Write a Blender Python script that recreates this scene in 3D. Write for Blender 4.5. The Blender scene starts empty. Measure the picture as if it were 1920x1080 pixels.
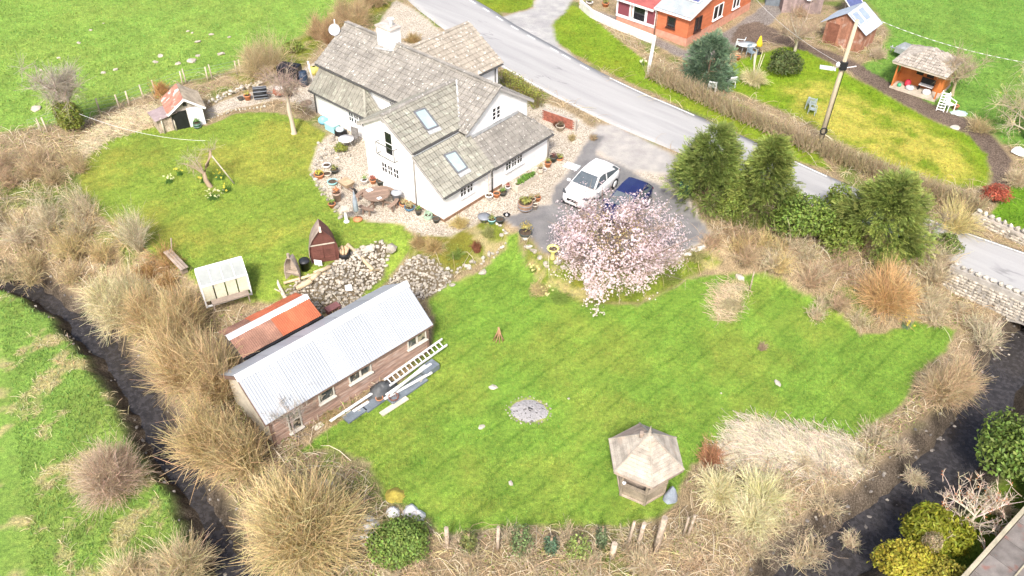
import bpy, bmesh, math, random
import numpy as np
from mathutils import Vector, Matrix

random.seed(7)
RNG = np.random.default_rng(11)
scene = bpy.context.scene
COL = scene.collection
R = math.radians

# ------------------------------------------------------------------ camera
CAM_H, PITCH, ROLL, FPX = 27.0, R(40.5), R(1.0), 1550.0
cam_data = bpy.data.cameras.new('camera')
cam_data.sensor_width = 36.0
cam_data.lens = FPX / 1920.0 * 36.0
cam_data.clip_start = 0.5
cam_data.clip_end = 2000
camera = bpy.data.objects.new('camera', cam_data)
COL.objects.link(camera)
camera.matrix_world = Matrix.Translation((0, 0, CAM_H)) @ Matrix.Rotation(math.pi / 2 - PITCH, 4, 'X') @ Matrix.Rotation(ROLL, 4, 'Z')
scene.camera = camera

# ------------------------------------------------------------------ daylight
SUN_AZ = math.atan2(-0.98, -0.14)          # direction towards the sun, in the ground plane
SUN_EL = R(47)
world = bpy.data.worlds.new('World')
scene.world = world
world.use_nodes = True
wn = world.node_tree.nodes
sky = wn.new('ShaderNodeTexSky')
sky.sky_type = 'NISHITA'
sky.sun_disc = False
sky.sun_elevation = SUN_EL
sky.sun_rotation = math.pi / 2 - SUN_AZ
sky.air_density = 0.8
sky.dust_density = 5.0
sky.ozone_density = 1.0
wn['Background'].inputs['Strength'].default_value = 0.15
world.node_tree.links.new(sky.outputs[0], wn['Background'].inputs['Color'])
sun_data = bpy.data.lights.new('sun', 'SUN')
sun_data.energy = 2.8
sun_data.angle = R(9.0)
sun_data.color = (1.0, 0.955, 0.89)
sun = bpy.data.objects.new('sun', sun_data)
COL.objects.link(sun)
sd = Vector((math.cos(SUN_AZ) * math.cos(SUN_EL), math.sin(SUN_AZ) * math.cos(SUN_EL), math.sin(SUN_EL)))
sun.rotation_euler = sd.to_track_quat('Z', 'Y').to_euler()
sun.location = (-20, -20, 60)
scene.view_settings.view_transform = 'Standard'
scene.view_settings.look = 'None'
scene.view_settings.gamma = 1.0
scene.view_settings.use_curve_mapping = False
scene.view_settings.exposure = 0.72

# ------------------------------------------------------------------ survey helpers
CT, ST, CR, SR = math.cos(PITCH), math.sin(PITCH), math.cos(ROLL), math.sin(ROLL)

def ray(x, y):
    a, b = (x - 960) / FPX, -(y - 540) / FPX
    a, b = CR * a - SR * b, SR * a + CR * b
    return np.array([a, CT + b * ST, -ST + b * CT])

def at_z(x, y, z=0.0):
    r = ray(x, y)
    return np.array([0, 0, CAM_H]) + r * ((z - CAM_H) / r[2])

def sdist(poly, x, y, near=3.0):
    """signed distance to a closed polygon, positive inside; only worked out near the polygon"""
    poly = np.asarray(poly, float)[:, :2]
    x = np.asarray(x, float); y = np.asarray(y, float)
    lo, hi = poly.min(0) - near, poly.max(0) + near
    k = (x > lo[0]) & (x < hi[0]) & (y > lo[1]) & (y < hi[1])
    if x.size > 64 and k.sum() < .9 * x.size:
        out = np.full(x.shape, -near)
        if k.any(): out[k] = sdist_all(poly, x[k], y[k])
        return out
    return sdist_all(poly, x, y)

def sdist_all(poly, x, y):
    d2 = np.full(x.shape, 1e18)
    inside = np.zeros(x.shape, bool)
    n = len(poly)
    for i in range(n):
        ax, ay = poly[i][:2]
        bx, by = poly[(i + 1) % n][:2]
        ex, ey = bx - ax, by - ay
        wx, wy = x - ax, y - ay
        t = np.clip((wx * ex + wy * ey) / (ex * ex + ey * ey + 1e-12), 0, 1)
        d2 = np.minimum(d2, (wx - ex * t) ** 2 + (wy - ey * t) ** 2)
        c = ((ay <= y) & (by > y)) | ((by <= y) & (ay > y))
        with np.errstate(divide='ignore', invalid='ignore'):
            xi = ax + (y - ay) / (by - ay) * ex
        inside ^= c & (x < xi)
    d = np.sqrt(d2)
    return np.where(inside, d, -d)

def pdist(line, x, y, near=5.0):
    line = np.asarray(line, float)
    if x.size > 64:
        lo, hi = line.min(0)[:2] - near, line.max(0)[:2] + near
        k = (x > lo[0]) & (x < hi[0]) & (y > lo[1]) & (y < hi[1])
        out = np.full(x.shape, near)
        if k.any(): out[k] = pdist_all(line, x[k], y[k])
        return out
    return pdist_all(line, x, y)

def pdist_all(line, x, y):
    d2 = np.full(x.shape, 1e18)
    for i in range(len(line) - 1):
        ax, ay = line[i][:2]
        bx, by = line[i + 1][:2]
        ex, ey = bx - ax, by - ay
        t = np.clip(((x - ax) * ex + (y - ay) * ey) / (ex * ex + ey * ey + 1e-12), 0, 1)
        d2 = np.minimum(d2, (x - ax - ex * t) ** 2 + (y - ay - ey * t) ** 2)
    return np.sqrt(d2)

def sstep(a, b, x):
    t = np.clip((x - a) / (b - a), 0, 1)
    return t * t * (3 - 2 * t)

_perm = np.random.default_rng(3).random((64, 64))

def vnoise(x, y, s=1.0):
    """smooth value noise 0..1"""
    x, y = np.asarray(x, float) / s, np.asarray(y, float) / s
    xi, yi = np.floor(x).astype(int), np.floor(y).astype(int)
    fx, fy = x - xi, y - yi
    fx, fy = fx * fx * (3 - 2 * fx), fy * fy * (3 - 2 * fy)
    g = lambda i, j: _perm[i % 64, j % 64]
    return (g(xi, yi) * (1 - fx) + g(xi + 1, yi) * fx) * (1 - fy) + (g(xi, yi + 1) * (1 - fx) + g(xi + 1, yi + 1) * fx) * fy

def fbm(x, y, s=1.0):
    return 0.5 * vnoise(x, y, s) + 0.3 * vnoise(x + 17.3, y + 5.1, s * 0.47) + 0.2 * vnoise(x + 3.7, y + 29.9, s * 0.21)

# frame of the cottage: u runs along the road (down-right), v away from it
HA = R(-40.5)
HU = np.array([math.cos(HA), math.sin(HA), 0])
HV = np.array([-math.sin(HA), math.cos(HA), 0])
HO = at_z(833, 416, 1.0)

# ------------------------------------------------------------------ terrain
def pz(lst, z):
    return [tuple(at_z(x, y, z)[:2]) for x, y in lst]

UPPER = [(-400, 30), (-60, 26)] + pz([(-150, 420), (100, 440), (240, 500), (330, 555), (430, 580), (540, 552), (600, 560), (660, 538), (702, 494), (745, 478),
      (775, 515), (830, 512), (900, 478), (952, 452), (1000, 500), (1080, 530), (1200, 528), (1320, 478), (1400, 486), (1500, 520),
      (1600, 575), (1690, 575), (1745, 520), (1790, 505), (1990, 590)], 0.5) + [(60, 24), (400, 20), (400, 600), (-400, 600)]
STREAM_L = pz([(-400, 470), (-150, 490), (0, 528), (60, 548), (120, 585), (200, 655), (262, 740), (318, 840), (372, 940), (430, 1050), (470, 1140)], -0.9) + [(-4.6, 6.0), (-1.5, 2.0), (0.5, -4.0), (1.0, -28.0)]
STREAM_R = pz([(2150, 470), (2040, 530), (1960, 590), (1905, 670), (1850, 770), (1790, 860), (1700, 955), (1590, 1040), (1480, 1120)], -0.9) + [(4.2, 6.5), (1.6, 1.0), (0.6, -3.5)]
WATER_Z = -0.86

def gz(x, y):
    x = np.asarray(x, float)
    y = np.asarray(y, float)
    u = (x - HO[0]) * HU[0] + (y - HO[1]) * HU[1]
    k = sstep(-0.95, 0.95, sdist(UPPER, x, y))
    z = k * (1.0 + np.clip(-u * 0.035, 0, 0.55))
    z = z + 0.10 * (fbm(x, y, 7.0) - 0.5) * sstep(14, 24, np.hypot(x - HO[0] + 4, y - HO[1] - 6)) + 0.05 * (fbm(x, y, 2.3) - 0.5) * (1 - k)
    dl, dr = pdist(STREAM_L, x, y), pdist(STREAM_R, x, y)
    wob = 0.75 * (fbm(x, y, 1.7) - 0.5)
    c = np.maximum(1 - sstep(0.15, 1.25, dl + wob), 1 - sstep(0.4, 1.7, dr + wob))
    return z * (1 - c) + (-1.12 + 0.16 * (vnoise(x, y, 0.5) - 0.5)) * c

def g1(x, y):
    return float(gz(np.array([x]), np.array([y]))[0])

def pg(x, y, dz=0.0):
    """the spot on the ground seen at a photo position"""
    z = 0.5
    for _ in range(14):
        p = at_z(x, y, z + dz)
        e = g1(p[0], p[1]) - z
        z += (0.95 if _ < 3 else 0.6) * e
        if abs(e) < 2e-3: break
    p = at_z(x, y, z + dz)
    return Vector((p[0], p[1], g1(p[0], p[1])))

def pgl(lst):
    return [tuple(pg(x, y)[:2]) for x, y in lst]
# ------------------------------------------------------------------ materials
MATS = {}

def nodes_of(name):
    m = bpy.data.materials.new(name)
    m.use_nodes = True
    return m, m.node_tree.nodes, m.node_tree.links, m.node_tree.nodes['Principled BSDF']

def N(nt, typ, **kw):
    n = nt.new(typ)
    for k, v in kw.items():
        if k.startswith('i_'):
            n.inputs[int(k[2:])].default_value = v
        else:
            setattr(n, k, v)
    return n

def mixc(nt, lk, fac, a, b, blend='MIX'):
    n = nt.new('ShaderNodeMix')
    n.data_type = 'RGBA'
    n.blend_type = blend
    for sock, v in ((n.inputs[0], fac), (n.inputs[6], a), (n.inputs[7], b)):
        if hasattr(v, 'is_linked') or isinstance(v, bpy.types.NodeSocket):
            lk.new(v, sock)
        elif isinstance(v, (tuple, list)):
            sock.default_value = (*v[:3], 1)
        else:
            sock.default_value = v
    return n.outputs[2]

def ramp(nt, lk, src, p0, p1, c0=(0, 0, 0), c1=(1, 1, 1)):
    n = nt.new('ShaderNodeValToRGB')
    n.color_ramp.elements[0].position = p0
    n.color_ramp.elements[1].position = p1
    n.color_ramp.elements[0].color = (*c0, 1)
    n.color_ramp.elements[1].color = (*c1, 1)
    lk.new(src, n.inputs[0])
    return n.outputs[0]

def mat(name, col, rough=0.7, var=0.25, scale=3.0, fine=40.0, bump=0.3, metal=0.0, spots=None, spot_scale=9.0, spot_amt=(0.62, 0.7), rnd=0.0, stretch=None, coat=0.0, spec=0.35, alpha=1.0, trans=0.0):
    """one procedural material: base colour, broad mottling, fine grain, optional blotches"""
    if name in MATS:
        return MATS[name]
    m, nt, lk, b = nodes_of(name)
    tc = N(nt, 'ShaderNodeTexCoord')
    vec = tc.outputs['Object']
    geo = N(nt, 'ShaderNodeNewGeometry')
    vec = geo.outputs['Position']
    if stretch:
        mp = N(nt, 'ShaderNodeMapping')
        mp.inputs['Scale'].default_value = stretch
        lk.new(tc.outputs['Object'], mp.inputs[0])
        vec = mp.outputs[0]
    n1 = N(nt, 'ShaderNodeTexNoise'); n1.inputs['Scale'].default_value = scale; n1.inputs['Detail'].default_value = 5
    n2 = N(nt, 'ShaderNodeTexNoise'); n2.inputs['Scale'].default_value = fine; n2.inputs['Detail'].default_value = 3
    lk.new(vec, n1.inputs['Vector']); lk.new(vec, n2.inputs['Vector'])
    lo = tuple(c * (1 - var) for c in col)
    hi = tuple(min(1, c * (1 + var)) for c in col)
    c = ramp(nt, lk, n1.outputs['Fac'], 0.3, 0.7, lo, hi)
    f2 = ramp(nt, lk, n2.outputs['Fac'], 0.3, 0.7, (1 - var * 0.8,) * 3, (1 + var * 0.5,) * 3)
    c = mixc(nt, lk, 1.0, c, f2, 'MULTIPLY')
    if spots:
        n3 = N(nt, 'ShaderNodeTexNoise'); n3.inputs['Scale'].default_value = spot_scale; n3.inputs['Detail'].default_value = 4
        lk.new(vec, n3.inputs['Vector'])
        f = ramp(nt, lk, n3.outputs['Fac'], *spot_amt)
        c = mixc(nt, lk, f, c, spots)
    if rnd:
        oi = N(nt, 'ShaderNodeObjectInfo')
        f = ramp(nt, lk, oi.outputs['Random'], 0, 1, (1 - rnd,) * 3, (1 + rnd,) * 3)
        c = mixc(nt, lk, 1.0, c, f, 'MULTIPLY')
    lk.new(c, b.inputs['Base Color'])
    b.inputs['Roughness'].default_value = rough
    b.inputs['Metallic'].default_value = metal
    b.inputs['Specular IOR Level'].default_value = spec
    b.inputs['Coat Weight'].default_value = coat
    b.inputs['Coat Roughness'].default_value = 0.08
    if alpha < 1: b.inputs['Alpha'].default_value = alpha
    if trans: b.inputs['Transmission Weight'].default_value = trans
    if bump:
        bp = N(nt, 'ShaderNodeBump')
        bp.inputs['Strength'].default_value = bump
        bp.inputs['Distance'].default_value = 0.02
        lk.new(n2.outputs['Fac'], bp.inputs['Height'])
        lk.new(bp.outputs[0], b.inputs['Normal'])
    MATS[name] = m
    return m

def vmat(name, rough=0.75, spec=0.2, thin=0.0):
    """plant material: colour of each twig or leaf comes from its own vertex colour"""
    if name in MATS:
        return MATS[name]
    m, nt, lk, b = nodes_of(name)
    a = N(nt, 'ShaderNodeAttribute'); a.attribute_name = 'Col'
    lk.new(a.outputs['Color'], b.inputs['Base Color'])
    b.inputs['Roughness'].default_value = rough
    b.inputs['Specular IOR Level'].default_value = spec
    if thin:
        tr = N(nt, 'ShaderNodeBsdfTranslucent')
        lk.new(a.outputs['Color'], tr.inputs['Color'])
        mx = N(nt, 'ShaderNodeMixShader'); mx.inputs[0].default_value = thin
        lk.new(b.outputs[0], mx.inputs[1]); lk.new(tr.outputs[0], mx.inputs[2])
        lk.new(mx.outputs[0], nt['Material Output'].inputs['Surface'])
    MATS[name] = m
    return m

# ------------------------------------------------------------------ object helpers
def link(o, parent=None):
    COL.objects.link(o)
    if parent is not None:
        o.parent = parent
    return o

def tag(o, label=None, cat=None, group=None, kind=None):
    if label: o['label'] = label
    if cat: o['category'] = cat
    if group: o['group'] = group
    if kind: o['kind'] = kind
    return o

def thing(name, label, cat, loc=(0, 0, 0), rz=0.0, group=None):
    o = bpy.data.objects.new(name, None)
    o.empty_display_size = 0.2
    COL.objects.link(o)
    o.location = loc
    o.rotation_euler = (0, 0, rz)
    return tag(o, label, cat, group)

def mesh_np(name, V, F, col=None, smooth=False):
    """mesh from numpy arrays, all faces with the same corner count"""
    me = bpy.data.meshes.new(name)
    V = np.ascontiguousarray(V, np.float32); F = np.ascontiguousarray(F, np.int32)
    k = F.shape[1]
    me.vertices.add(len(V)); me.vertices.foreach_set('co', V.ravel())
    me.loops.add(F.size); me.loops.foreach_set('vertex_index', F.ravel())
    me.polygons.add(len(F)); me.polygons.foreach_set('loop_start', np.arange(0, F.size, k, dtype=np.int32))
    if smooth: me.polygons.foreach_set('use_smooth', np.ones(len(F), bool))
    if col is not None:
        at = me.color_attributes.new('Col', 'FLOAT_COLOR', 'POINT')
        c = np.ones((len(V), 4), np.float32); c[:, :3] = col
        at.data.foreach_set('color', c.ravel())
    me.update(calc_edges=True)
    return me

def obj(name, me, material, parent=None, loc=None):
    o = bpy.data.objects.new(name, me)
    if material is not None and not me.materials:
        me.materials.append(material)
    link(o, parent)
    if loc is not None: o.location = loc
    return o

class MB:
    """collects shapes into one mesh"""
    def __init__(self):
        self.v = []; self.f = []; self.sm = []
    def add(self, vs, fs, smooth=False, M=None):
        b = len(self.v)
        self.v += [tuple(M @ Vector(p)) if M is not None else tuple(p) for p in vs]
        self.f += [tuple(i + b for i in f) for f in fs]
        self.sm += [smooth] * len(fs)
        return self
    def box(self, x0, x1, y0, y1, z0, z1, M=None):
        vs = [(x, y, z) for z in (z0, z1) for x, y in ((x0, y0), (x1, y0), (x1, y1), (x0, y1))]
        return self.add(vs, [(3, 2, 1, 0), (4, 5, 6, 7), (0, 1, 5, 4), (1, 2, 6, 5), (2, 3, 7, 6), (3, 0, 4, 7)], M=M)
    def cbox(self, c, s, M=None):
        return self.box(c[0] - s[0] / 2, c[0] + s[0] / 2, c[1] - s[1] / 2, c[1] + s[1] / 2, c[2] - s[2] / 2, c[2] + s[2] / 2, M)
    def prism(self, poly, ax, c0, c1, M=None):
        """2D polygon extruded along an axis; ax 'u': points are (v,z), 'v': points are (u,z), 'z': points are (u,v)"""
        def p(a, b, c):
            return {'u': (c, a, b), 'v': (a, c, b), 'z': (a, b, c)}[ax]
        n = len(poly)
        vs = [p(a, b, c0) for a, b in poly] + [p(a, b, c1) for a, b in poly]
        fs = [tuple(range(n - 1, -1, -1)), tuple(range(n, 2 * n))] + [(i, (i + 1) % n, n + (i + 1) % n, n + i) for i in range(n)]
        return self.add(vs, fs, M=M)
    def bar(self, a, b, w, h=None, up=(0, 0, 1)):
        """square bar from a to b"""
        a, b = Vector(a), Vector(b); h = h or w
        d = (b - a)
        L = d.length
        if L < 1e-6: return self
        d.normalize()
        s = d.cross(Vector(up))
        if s.length < 1e-3: s = d.cross(Vector((1, 0, 0)))
        s.normalize(); t = s.cross(d)
        vs = []
        for q in (a, b):
            for i, j in ((-1, -1), (1, -1), (1, 1), (-1, 1)):
                vs.append(q + s * (w / 2 * i) + t * (h / 2 * j))
        return self.add(vs, [(3, 2, 1, 0), (4, 5, 6, 7), (0, 1, 5, 4), (1, 2, 6, 5), (2, 3, 7, 6), (3, 0, 4, 7)])
    def tube(self, pts, radii, n=8, cap=True):
        pts = [Vector(p) for p in pts]
        if not hasattr(radii, '__len__'): radii = [radii] * len(pts)
        vs, fs = [], []
        ref = None
        for i, p in enumerate(pts):
            d = (pts[min(i + 1, len(pts) - 1)] - pts[max(i - 1, 0)]).normalized()
            if ref is None:
                ref = d.orthogonal().normalized()
            s = (ref - d * ref.dot(d)).normalized(); ref = s
            t = d.cross(s)
            for k in range(n):
                a = 2 * math.pi * k / n
                vs.append(p + (s * math.cos(a) + t * math.sin(a)) * radii[i])
        for i in range(len(pts) - 1):
            for k in range(n):
                fs.append((i * n + k, i * n + (k + 1) % n, (i + 1) * n + (k + 1) % n, (i + 1) * n + k))
        self.add(vs, fs, smooth=n > 5)
        if cap:
            b = len(self.v) - len(vs)
            self.f += [tuple(b + n - 1 - k for k in range(n)), tuple(b + (len(pts) - 1) * n + k for k in range(n))]
            self.sm += [False, False]
        return self
    def lathe(self, prof, n=16, c=(0, 0, 0), cap0=True, cap1=False, sx=1.0, sy=1.0):
        vs = [(c[0] + r * sx * math.cos(2 * math.pi * k / n), c[1] + r * sy * math.sin(2 * math.pi * k / n), c[2] + z) for r, z in prof for k in range(n)]
        fs = [(i * n + k, i * n + (k + 1) % n, (i + 1) * n + (k + 1) % n, (i + 1) * n + k) for i in range(len(prof) - 1) for k in range(n)]
        self.add(vs, fs, smooth=True)
        b = len(self.v) - len(vs)
        if cap0: self.f.append(tuple(b + n - 1 - k for k in range(n))); self.sm.append(False)
        if cap1: self.f.append(tuple(b + (len(prof) - 1) * n + k for k in range(n))); self.sm.append(False)
        return self
    def mesh(self, name):
        me = bpy.data.meshes.new(name)
        me.from_pydata(self.v, [], self.f)
        me.polygons.foreach_set('use_smooth', self.sm)
        me.update()
        return me
    def build(self, name, material, parent=None, loc=None, bevel=0.0):
        o = obj(name, self.mesh(name), material, parent, loc)
        if bevel:
            b = o.modifiers.new('bevel', 'BEVEL'); b.width = bevel; b.segments = 2; b.limit_method = 'ANGLE'
        return o

def copy_tree(o, parent=None):
    c = o.copy()
    COL.objects.link(c)
    c.parent = parent
    for ch in o.children:
        copy_tree(ch, c)
    return c

# ------------------------------------------------------------------ bulk geometry
def frames(d, rng=None, up=(0, 0, 1)):
    """rotation matrices whose z axis follows d, with random spin if rng"""
    d = d / np.linalg.norm(d, axis=1, keepdims=True)
    ref = np.tile(np.array(up, float), (len(d), 1))
    par = np.abs((d * ref).sum(1)) > 0.98
    ref[par] = (1, 0, 0)
    x = np.cross(ref, d); x /= np.linalg.norm(x, axis=1, keepdims=True)
    y = np.cross(d, x)
    if rng is not None:
        a = rng.random(len(d)) * 2 * np.pi
        c, s = np.cos(a)[:, None], np.sin(a)[:, None]
        x, y = x * c + y * s, y * c - x * s
    return np.stack([x, y, d], axis=2)

def scatter(T, F, pos, rot, scl, col):
    """copies of template (T verts, F faces) as one big vertex/face/colour set"""
    n, m = len(pos), len(T)
    scl = np.asarray(scl)
    if scl.ndim == 1: scl = scl[:, None]
    L = T[None] * scl[:, None, :] if scl.shape[1] == 3 else T[None] * scl[:, None, :]
    V = np.einsum('nij,nmj->nmi', rot, L) + pos[:, None, :]
    FF = (F[None] + (np.arange(n) * m)[:, None, None]).reshape(-1, F.shape[1])
    C = np.repeat(col[:, None, :], m, axis=1) if col.ndim == 2 else col
    return V.reshape(-1, 3), FF, C.reshape(-1, 3)

def tubes(P, Rr, col, sides=3):
    """n polylines (n,k,3) with radii (n,k) -> quads"""
    n, k, _ = P.shape
    d = np.empty_like(P)
    d[:, 1:-1] = P[:, 2:] - P[:, :-2]; d[:, 0] = P[:, 1] - P[:, 0]; d[:, -1] = P[:, -1] - P[:, -2]
    d /= np.linalg.norm(d, axis=2, keepdims=True) + 1e-9
    ref = np.where(np.abs(d[..., 2:3]) > 0.9, np.array([1.0, 0, 0]), np.array([0, 0, 1.0]))
    x = np.cross(ref, d); x /= np.linalg.norm(x, axis=2, keepdims=True) + 1e-9
    y = np.cross(d, x)
    a = np.arange(sides) * 2 * np.pi / sides
    V = P[:, :, None, :] + Rr[:, :, None, None] * (x[:, :, None, :] * np.cos(a)[None, None, :, None] + y[:, :, None, :] * np.sin(a)[None, None, :, None])
    base = (np.arange(n) * k * sides)[:, None, None] + (np.arange(k - 1) * sides)[None, :, None]
    i = np.arange(sides)[None, None, :]; j = (np.arange(sides) + 1)[None, None, :] % sides
    F = np.stack([base + i, base + j, base + sides + j, base + sides + i], axis=-1).reshape(-1, 4)
    C = np.repeat(col, sides, axis=1) if col.ndim == 3 else np.repeat(col[:, None, :], k * sides, axis=1)
    return V.reshape(-1, 3), F, C.reshape(-1, 3)

def cat_geo(parts):
    V, F, C, b = [], [], [], 0
    for v, f, c in parts:
        V.append(v); F.append(f + b); C.append(c); b += len(v)
    return np.concatenate(V), np.concatenate(F), np.concatenate(C)

def jcol(rng, n, col, v=0.2, hue=0.08):
    """n slightly different colours"""
    c = np.array(col)[None] * (1 + v * (rng.random((n, 1)) * 2 - 1)) * (1 + hue * (rng.random((n, 3)) * 2 - 1))
    return np.clip(c, 0.002, 0.95)
# ------------------------------------------------------------------ ground regions (outlines surveyed from the photograph)
REG = {}
REG['lawn_low'] = pgl([(560, 850), (620, 800), (720, 745), (805, 668), (818, 600), (800, 562), (850, 530), (905, 508), (945, 470), (950, 440), (968, 440), (985, 490), (1010, 525),
    (1090, 572), (1200, 574), (1290, 522), (1370, 512), (1440, 510), (1530, 560), (1580, 590), (1610, 630), (1660, 625), (1720, 605), (1790, 620),
    (1770, 660), (1715, 700), (1700, 750), (1650, 785), (1605, 818), (1520, 806), (1430, 795), (1370, 815), (1300, 870), (1262, 940), (1240, 965), (1180, 985),
    (1100, 985), (1000, 985), (900, 992), (830, 1002), (790, 965), (720, 935), (690, 860), (620, 840)])
REG['lawn_up'] = pgl([(155, 300), (200, 262), (290, 238), (390, 236), (440, 214), (500, 209), (560, 222), (612, 250), (594, 278), (583, 320), (600, 350), (622, 380), (640, 408), (700, 416), (752, 422),
    (778, 442), (770, 470), (735, 512), (700, 556), (660, 580), (600, 575), (540, 562), (500, 566), (430, 565), (350, 515), (260, 455), (180, 400), (150, 350)])
REG['gravel'] = pgl([(583, 330), (578, 300), (596, 272), (630, 245), (600, 215), (570, 196), (520, 186), (440, 205), (392, 222), (388, 206), (420, 188), (480, 170), (540, 150), (600, 110), (700, 60), (740, 0), (780, 20), (900, 120),
    (1005, 190), (1060, 205), (1100, 235), (1180, 260), (1260, 308), (1300, 380), (1335, 440), (1270, 487), (1190, 500), (1050, 485), (975, 432), (945, 412), (905, 412), (850, 442), (790, 442), (750, 420), (690, 413), (638, 405), (612, 370)])
REG['drive'] = pgl([(1064, 322), (1090, 280), (1110, 250), (1130, 255), (1118, 290), (1180, 318), (1285, 372), (1335, 440), (1270, 487), (1190, 502), (1100, 500), (1020, 470), (975, 432), (940, 408), (985, 395), (1030, 382), (1040, 350)])
REG['apron'] = pgl([(1120, 232), (1160, 235), (1262, 290), (1285, 330), (1180, 320), (1130, 290), (1105, 265)])
REG['side_road'] = pgl([(930, 35), (1000, 15), (1010, -20), (1080, -20), (1066, 15), (1034, 45), (1046, 82), (1080, 110), (1040, 125), (960, 78)])
REG['verge'] = pgl([(870, -40), (1005, -20), (1000, 12), (962, 24), (930, 22), (885, 2)])
REG['verge2'] = pgl([(1066, 15), (1034, 45), (1040, 75), (1075, 100), (1150, 140), (1310, 212), (1480, 295), (1560, 320), (1530, 285), (1400, 200), (1230, 130), (1080, 10)])
REG['field'] = [(-400, 58)] + pgl([(-300, 280), (0, 250), (60, 238), (160, 225), (230, 190), (330, 158), (420, 135), (520, 95), (640, 20), (720, -30)]) + [(-30, 100), (-30, 400), (-400, 400)]
REG['yard_grass'] = pgl([(740, 10), (760, -10), (735, -30), (640, 10), (540, 90), (430, 140), (470, 160), (560, 130), (620, 60)])
REG['field_r'] = pgl([(1560, -30), (1630, 5), (1670, 60), (1640, 110), (1600, 130), (1640, 145), (1720, 195), (1830, 225), (1880, 270), (2050, 300), (2200, 200)]) + [(200, 120), (200, 400), (10, 400), (22, 78)]
REG['neigh_lawn'] = pgl([(1355, 165), (1362, 130), (1385, 112), (1480, 85), (1510, 90), (1590, 140), (1640, 165), (1740, 222), (1820, 255), (1852, 290), (1858, 322), (1845, 350), (1800, 352), (1700, 322), (1600, 278), (1500, 222), (1400, 180)])
REG['neigh_yellow'] = pgl([(1460, 165), (1540, 150), (1640, 195), (1740, 235), (1810, 280), (1830, 330), (1790, 350), (1690, 318), (1600, 275), (1500, 218)])
REG['path'] = pgl([(1385, 48), (1420, 40), (1470, 60), (1520, 85), (1590, 108), (1660, 150), (1740, 192), (1810, 222), (1870, 262), (1895, 300), (1890, 350), (1850, 360), (1862, 325), (1850, 290), (1815, 252), (1735, 218), (1640, 165), (1590, 133), (1510, 95), (1440, 78), (1400, 85), (1370, 78)])
REG['patio'] = pgl([(1085, 10), (1150, 30), (1285, 95), (1330, 80), (1420, 20), (1440, 0), (1480, 5), (1450, 40), (1420, 60), (1340, 110), (1290, 115), (1230, 85), (1120, 40)])
REG['neigh_verge'] = pgl([(1850, 420), (2100, 520), (2100, 330), (1900, 350), (1870, 380)])
REG['road_verge_r'] = pgl([(1760, 372), (1830, 408), (1960, 470), (1960, 440), (1840, 398), (1770, 360)])
REG['meadow'] = [tuple(p) for p in STREAM_L] + [(-200, -28), (-200, 40)]
REG['straw'] = pgl([(1372, 822), (1400, 796), (1425, 788), (1440, 806), (1500, 812), (1560, 818), (1615, 838), (1625, 880), (1560, 905), (1480, 880), (1420, 880), (1350, 870)])
REG['straw2'] = pgl([(160, 262), (230, 215), (300, 200), (320, 215), (280, 238), (200, 265), (165, 300), (150, 300)])
REG['grass_bank'] = pgl([(1580, 1000), (1600, 950), (1660, 910), (1700, 890), (1712, 905), (1660, 950), (1600, 1000)])
REG['bank_r'] = [tuple(p) for p in STREAM_R] + [(1.2, -28), (80, -28), (80, 20)]
REG['bed'] = pgl([(770, 462), (800, 440), (850, 444), (905, 412), (940, 420), (948, 450), (925, 478), (880, 500), (835, 515), (790, 500), (765, 490)])
REG['mag_bed'] = pgl([(985, 450), (1020, 480), (1100, 510), (1200, 510), (1330, 470), (1350, 490), (1290, 520), (1200, 570), (1090, 572), (1010, 530), (985, 490)])
REG['rubble_a'] = pgl([(533, 545), (545, 572), (600, 592), (660, 577), (716, 522), (733, 465), (716, 452), (668, 466), (640, 484), (596, 512), (556, 528)])
REG['rubble_b'] = pgl([(726, 528), (742, 548), (795, 562), (832, 545), (852, 518), (822, 494), (782, 478), (764, 490), (746, 506)])
REG['fire_ring'] = pgl([(958, 765), (968, 750), (990, 746), (1012, 754), (1023, 772), (1014, 788), (990, 792), (968, 784)])
REG['dead_a'] = pgl([(1340, 560), (1352, 535), (1380, 525), (1400, 530), (1390, 570), (1370, 604), (1345, 600)])

GRASS = {'lawn_low': (0.168, 0.300, 0.048), 'lawn_up': (0.208, 0.308, 0.052), 'field': (0.200, 0.336, 0.068), 'field_r': (0.150, 0.295, 0.055), 'meadow': (0.170, 0.295, 0.062)}

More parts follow.
